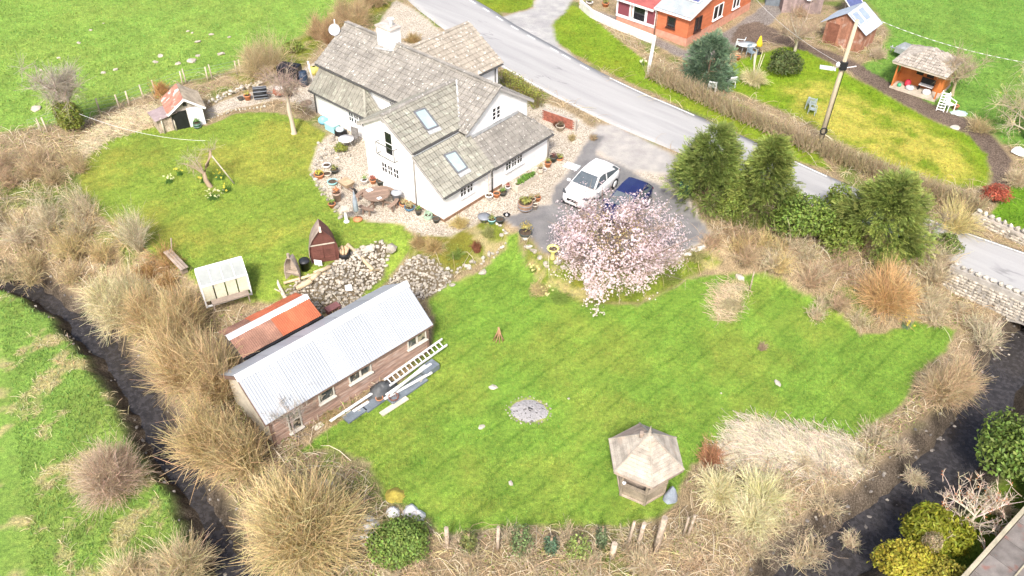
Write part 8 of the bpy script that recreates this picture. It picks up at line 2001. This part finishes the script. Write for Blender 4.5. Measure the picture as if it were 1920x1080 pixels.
# ------------------------------------------------------------------ brick wall by the road, bridge walls
p0, p1 = pg(1018, 222), pg(1080, 246); bw = thing('brick_wall', 'short red brick wall with plants at the roadside corner of the cottage', 'wall', p0, math.atan2(p1.y - p0.y, p1.x - p0.x)); RB = mat('red_brick', (.33, .12, .085), .85, .25, 6, 35, .3, rnd=.22); Lw = (p1 - p0).length
b = MB(); b.box(0, Lw, -.09, .09, -.2, .66); b.build('mortar', mat('mortar', (.42, .38, .33), .9, .2), bw)
bm_ = MB(); bm_.box(0, .215, -.108, .108, 0, .065); bme = bm_.mesh('brick'); bme.materials.append(RB)
for j in range(9):
    for i in range(int(Lw / .225)): o = obj('brick', bme, None, bw); o.location = (i * .225 + (.11 if j % 2 else 0), 0, -.02 + j * .075)
for i, (x, y, c_, lab) in enumerate(((1045, 238, (.20, .09, .06), 'dark red shrub against the brick wall'), (1072, 262, (.42, .34, .2), 'tan dry plant in front of the brick wall'), (1112, 262, (.40, .33, .22), 'dry weeds beside the apron'))): bare_shrub(x, y, lab, 160, .5, .9, 90 + i, 'dry_plant', 'plant', twigs=2, thick=.010, col=c_, base_r=.15, low=.2)
pot(1050, 244, 'white-rimmed pot with a dark bush at the brick wall', .28, .34, STONEP, (.16, .12, .07), 94)
def road_wall(pa, pb, label, h, top_only, seed, zoff=0.0, face=0.0):
    rng = random.Random(seed); a, c = Vector(at_z(*pa, 1.0)), Vector(at_z(*pb, 1.0)); t = thing('stone_parapet', label, 'wall', Vector((a.x, a.y, a.z)), math.atan2(c.y - a.y, c.x - a.x)); L = (c - a).length
    b = MB(); b.box(0, L, -.2, .2, -.3, h); b.build('core', mat('mortar', (.42, .38, .33)), t)
    cb = MB(); n = int(L / .34)
    for i in range(n):
        x = i * .34 + .17; q = obj('capstone', rng.choice(PALE), None, t); q.matrix_local = Matrix.Translation((x, rng.uniform(-.03, .03), h + .12)) @ Matrix.Rotation(rng.uniform(-.3, .3), 4, 'Y') @ Matrix.Diagonal((.30, .46, .42 * rng.uniform(.8, 1.2), 1))
    for sgn in (-1, 1):
        for j in range(int(h / .17)):
            for i in range(int(L / .26)):
                q = obj('wall_stone', rng.choice(ROCKS), None, t); q.matrix_local = Matrix.Translation((i * .26 + rng.uniform(0, .12), sgn * .2, j * .17 + .08)) @ Matrix.Diagonal((.30 * rng.uniform(.8, 1.2), .16, .24, 1))
    return t
road_wall((1822, 412), (1990, 490), 'dry stone road wall with upright capstones by the neighbour verge', .55, True, 1)
# near parapet stands on the bridge face above the stream
ztop = 1.35; A_ = Vector(at_z(1785, 495, ztop)); B_ = Vector(at_z(1990, 585, ztop)); an = math.atan2(B_.y - A_.y, B_.x - A_.x); L = (B_ - A_).length
br = thing('stone_bridge', 'stone bridge parapet and face wall over the stream at the road', 'bridge', Vector((A_.x, A_.y, -1.1)), an); Hh = ztop + 1.1
ax0, ax1, az = L * .55, L * .55 + 2.6, 1.05
arch = [(ax0 + (ax1 - ax0) * (.5 - .5 * math.cos(q)), az * math.sin(q)) for q in np.linspace(0, math.pi, 13)]
poly = [(0, -.1), (ax0, -.1)] + arch + [(ax1, -.1), (L, -.1), (L, Hh), (0, Hh)]
b = MB(); b.prism(poly, 'v', -.2, .2); b.build('face_wall', mat('bridge_mortar', (.36, .34, .31), .9, .25), br)
b = MB(); tv = [(x, y, z) for y in (.21, 4.5) for x, z in arch]; n = len(arch); b.add(tv, [(i, i + 1, n + i + 1, n + i) for i in range(n - 1)]); b.build('vault', mat('dark_vault', (.12, .11, .10), .9, .3), br)
rng = random.Random(9)
for j in range(int((Hh - .1) / .17)):
    for i in range(int(L / .25)):
        x, z = i * .25 + rng.uniform(0, .1), j * .17 + .1
        if ax0 - .1 < x < ax1 + .1 and z < az + .12 and ((x - (ax0 + ax1) / 2) / ((ax1 - ax0) / 2 + .1)) ** 2 + (z / (az + .12)) ** 2 < 1: continue
        q = obj('face_stone', rng.choice(ROCKS), None, br); q.matrix_local = Matrix.Translation((x, -.2, z)) @ Matrix.Diagonal((.29 * rng.uniform(.7, 1.2), .18 * rng.uniform(.7, 1.5), .22, 1))
for i in range(int(L / .36)):
    q = obj('capstone', rng.choice(PALE), None, br); q.matrix_local = Matrix.Translation((i * .36 + .18, rng.uniform(-.03, .03), Hh + .08)) @ Matrix.Diagonal((.32, .5, .32 * rng.uniform(.8, 1.3), 1))
# ------------------------------------------------------------------ ground cover: grass blades, dead stems, straw
def in_view(x, y, z, m=60):
    dx, dy, dz = x, y, z - CAM_H
    f = dy * CT - dz * ST; u = dy * ST + dz * CT; a, b = dx / f, u / f
    a, b = CR * a + SR * b, -SR * a + CR * b
    X, Y = 960 + FPX * a, 540 - FPX * b
    return (X > -m) & (X < 1920 + m) & (Y > -m) & (Y < 1080 + m), f

def footprint(frame, u0, u1, v0, v1):
    return [tuple((frame @ Vector(q))[:2]) for q in ((u0, v0, 0), (u1, v0, 0), (u1, v1, 0), (u0, v1, 0))]
BUILT = [footprint(HF, -6, 0, 0, 6), footprint(HF, -14, -1.5, 2.4, 9), footprint(HF, -2, 0, 3, 8.7), footprint(HF, -12, -6.3, 8, 11.5), footprint(SF, -8, 0, 0, 3.3), footprint(SF, -7, -3.2, 3.7, 5.7), footprint(NF, -6.3, 0, 0, 9.6), footprint(frame_of(SMO, HA), -3.1, 0, 0, 3), footprint(frame_of(GZP, R(-27)), -1.1, 1.1, -1.1, 1.1), footprint(frame_of(WO, HA), -3, 0, 0, 2.5), footprint(frame_of(BO, R(16)), -.6, .6, 0, 1), footprint(frame_of(GO, R(28)), -1.05, 1.05, -.6, .6), footprint(frame_of(RSO, R(-62)), -1.9, 0, -.9, .9)]

def samples(n, rng, x0=-46, x1=46, y0=5, y1=76):
    """points spread so that nearer ground gets more of them"""
    y = y0 + (y1 - y0) * rng.random(n) ** 1.35; x = (rng.random(n) * 2 - 1) * (8 + y * .57)
    z = gz(x, y); ok, f = in_view(x, y, z, 260); x, y, z = x[ok], y[ok], z[ok]
    k = np.ones(len(x), bool)
    for q in BUILT: k &= sdist(q, x, y) < 0
    k &= ~(sdist(np.concatenate([RN, RF[::-1]]), x, y) > 0)
    return x[k], y[k], z[k]

rng = np.random.default_rng(900)
x, y, z = samples(400000, rng)
for q in ('lawn_low', 'lawn_up'):
    P = np.array(REG[q]); lo, hi = P.min(0), P.max(0); m = 90000 if q == 'lawn_low' else 40000
    ax, ay = lo[0] + (hi[0] - lo[0]) * rng.random(m), lo[1] + (hi[1] - lo[1]) * rng.random(m); k = sdist(REG[q], ax, ay) > -.1
    x, y, z = np.concatenate([x, ax[k]]), np.concatenate([y, ay[k]]), np.concatenate([z, gz(ax[k], ay[k])])
col, msk, lw = ground_colour(x, y)
green = (msk.max(1) < .35) & (z > -.75)
x, y, z, col, lw = x[green], y[green], z[green], col[green], lw[green]
n = len(x); mead = sdist(REG['meadow'], x, y) > 0
hgt = np.where(lw > .3, .045, np.where(mead, .10, .085)) * (.6 + .9 * rng.random(n)) * (1 + .7 * (vnoise(x, y, .8) - .4))
wid = (.010 + .010 * rng.random(n)) * (1 + y / 60)
a = rng.random(n) * 6.283; lean = hgt * (.3 + .9 * rng.random(n)); la = rng.random(n) * 6.283
P0 = np.stack([x - np.cos(a) * wid, y - np.sin(a) * wid, z - .01], 1); P1 = np.stack([x + np.cos(a) * wid, y + np.sin(a) * wid, z - .01], 1); P2 = np.stack([x + np.cos(la) * lean, y + np.sin(la) * lean, z + hgt], 1)
V = np.stack([P0, P1, P2], 1).reshape(-1, 3); F = np.arange(3 * n).reshape(-1, 3)
c = col * (.75 + .75 * rng.random((n, 1))) * (1 + .12 * rng.normal(0, 1, (n, 3)) * (1, .4, .6)); c[:, 0] *= np.where(rng.random(n) < .15, 1.25, 1.0)
c[:, 2] *= 1.1
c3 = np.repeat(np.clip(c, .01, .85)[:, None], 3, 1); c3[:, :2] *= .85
BLADE = vmat('grass_blades', .7, .2, thin=.25)
for nm, sel, lab in (('grass', lw > .3, 'short mown grass blades of the lawns'), ('meadow_grass', (lw <= .3), 'longer grass of the fields and verges')):
    i = np.nonzero(sel)[0]; Vs = V.reshape(-1, 3, 3)[i].reshape(-1, 3); tag(obj(nm, mesh_np(nm, Vs, np.arange(len(Vs)).reshape(-1, 3), c3[i].reshape(-1, 3)), BLADE), lab, 'grass', kind='stuff')

# tangled dead stems over the scrub
x, y, z = samples(110000, rng)
col, msk, lw = ground_colour(x, y)
ok = (msk[:, 1] > .6) & (z > -.85) & (lw < .1) & (y < 62)
for q in ('rubble_a', 'rubble_b', 'fire_ring', 'straw', 'straw2'): ok &= sdist(REG[q], x, y) < 0
x, y, z, col = x[ok], y[ok], z[ok], col[ok]
keep = rng.permutation(len(x))[:11500]; x, y, z, col = x[keep], y[keep], z[keep], col[keep]; n = len(x)
a = rng.random(n) * 6.283; L = .35 + 1.1 * rng.random(n) ** 1.5; hh = .06 + .42 * rng.random(n) ** 1.6
e = np.stack([x + np.cos(a) * L, y + np.sin(a) * L, z], 1); e[:, 2] = gz(e[:, 0], e[:, 1]) + .05 + hh * rng.random(n) * .8
el, em, elw = ground_colour(e[:, 0], e[:, 1]); k = (elw < .1) & (em[:, 2] < .3) & (em[:, 0] < .5)
s = np.stack([x, y, z - .02], 1); s, e, hh, n = s[k], e[k], hh[k], int(k.sum())
mid = (s + e) / 2 + rng.normal(0, .14, (n, 3)); mid[:, 2] = np.maximum(s[:, 2], e[:, 2]) + hh
base = np.array([(.60, .50, .36), (.52, .39, .24), (.66, .58, .44), (.42, .30, .19), (.50, .44, .22)])[rng.integers(0, 5, n)]
g = tubes(bez(s, mid, e, 4), (.0065 + .0075 * rng.random((n, 1))) * np.array([[1.2, 1.1, .9, .5]]), np.clip(base * (.6 + .8 * rng.random((n, 1))), .02, .85))
tag(obj('bramble_stems', mesh_np('bramble_stems', *g), TWIG), 'dead bramble and grass stems matted over the banks', 'brambles', kind='stuff')

# pale straw: matted blades on the heap, by the field fence, and through the scrub
def straw(key, m, col, hmax, label, name='straw', mound=0.0):
    xx, yy = [], []
    P = np.array(REG[key]); lo, hi = P.min(0) - .2, P.max(0) + .2
    qx = lo[0] + (hi[0] - lo[0]) * rng.random(m * 2); qy = lo[1] + (hi[1] - lo[1]) * rng.random(m * 2); sdv = sdist(REG[key], qx + .3 * rng.normal(0, 1, m * 2), qy + .3 * rng.normal(0, 1, m * 2)); k = sdv > 0; qx, qy, sdv = qx[k], qy[k], sdv[k]
    n = len(qx); a = rng.normal(2.3, .8, n); L = .25 + .5 * rng.random(n); zb = gz(qx, qy) + mound * np.clip(sdv, 0, .8) * (.6 + .6 * vnoise(qx, qy, .6))
    s = np.stack([qx, qy, zb], 1); e = s + np.stack([np.cos(a) * L, np.sin(a) * L, rng.random(n) * .07 - .02], 1); mid = (s + e) / 2 + rng.normal(0, .05, (n, 3)); mid[:, 2] += hmax * rng.random(n)
    g = tubes(bez(s, mid, e, 3), np.full((n, 3), .008) * (.6 + .9 * rng.random((n, 1))), np.clip(np.array(col) * (.6 + .75 * rng.random((n, 1))) * (1 + .06 * rng.normal(0, 1, (n, 3))), .02, .9))
    tag(obj(name, mesh_np(name, *g), TWIG), label, 'straw', kind='stuff')
straw('straw', 5200, (.60, .53, .40), .10, 'bleached matted straw heap right of the gazebo', mound=.18); straw('straw2', 3500, (.70, .60, .40), .2, 'bleached straw along the field fence', mound=.3); straw('dead_a', 900, (.56, .46, .3), .12, 'dead grass patch at the top of the lower lawn')
# coarse tufts in the meadow
x, y, z = samples(60000, rng); k = (sdist(REG['meadow'], x, y) > .6) & (z > -.5) & (fbm(x + 13, y - 7, 1.05) > .58); x, y, z = x[k][:9000], y[k][:9000], z[k][:9000]; n = len(x)
a = rng.random(n) * 6.283; L = .12 + .3 * rng.random(n); s = np.stack([x, y, z], 1); e = s + np.stack([np.cos(a) * L, np.sin(a) * L, .03 + .1 * rng.random(n)], 1); mid = (s + e) / 2 + (0, 0, .12)
tag(obj('tussocks', mesh_np('tussocks', *tubes(bez(s, mid, e, 3), np.full((n, 3), .008), jcol(rng, n, (.62, .54, .33), .3, .1))), TWIG), 'pale dead tussock grass in the meadow', 'grass', kind='stuff')
# ivy and nettles: green leaves showing through the scrub
x, y, z = samples(120000, rng); col, msk, lw = ground_colour(x, y); k = (msk[:, 1] > .5) & (lw < .1) & (fbm(x + 3, y + 40, 2.2) > .5) & (z > -.8)
for q in ('rubble_a', 'rubble_b', 'straw', 'straw2', 'fire_ring'): k &= sdist(REG[q], x, y) < 0
x, y, z = x[k][:24000], y[k][:24000], z[k][:24000]; n = len(x)
g = scatter(LEAF_T, LEAF_F, np.stack([x, y, z + .05 + .22 * rng.random(n)], 1), frames(rng.normal(0, .6, (n, 3)) + (0, 0, .9), rng), .06 + .07 * rng.random(n), jcol(rng, n, (.20, .26, .06), .4, .15))
tag(obj('ground_ivy', mesh_np('ground_ivy', *g), LEAF), 'green ivy and nettle leaves among the dead stems', 'ivy', kind='stuff')
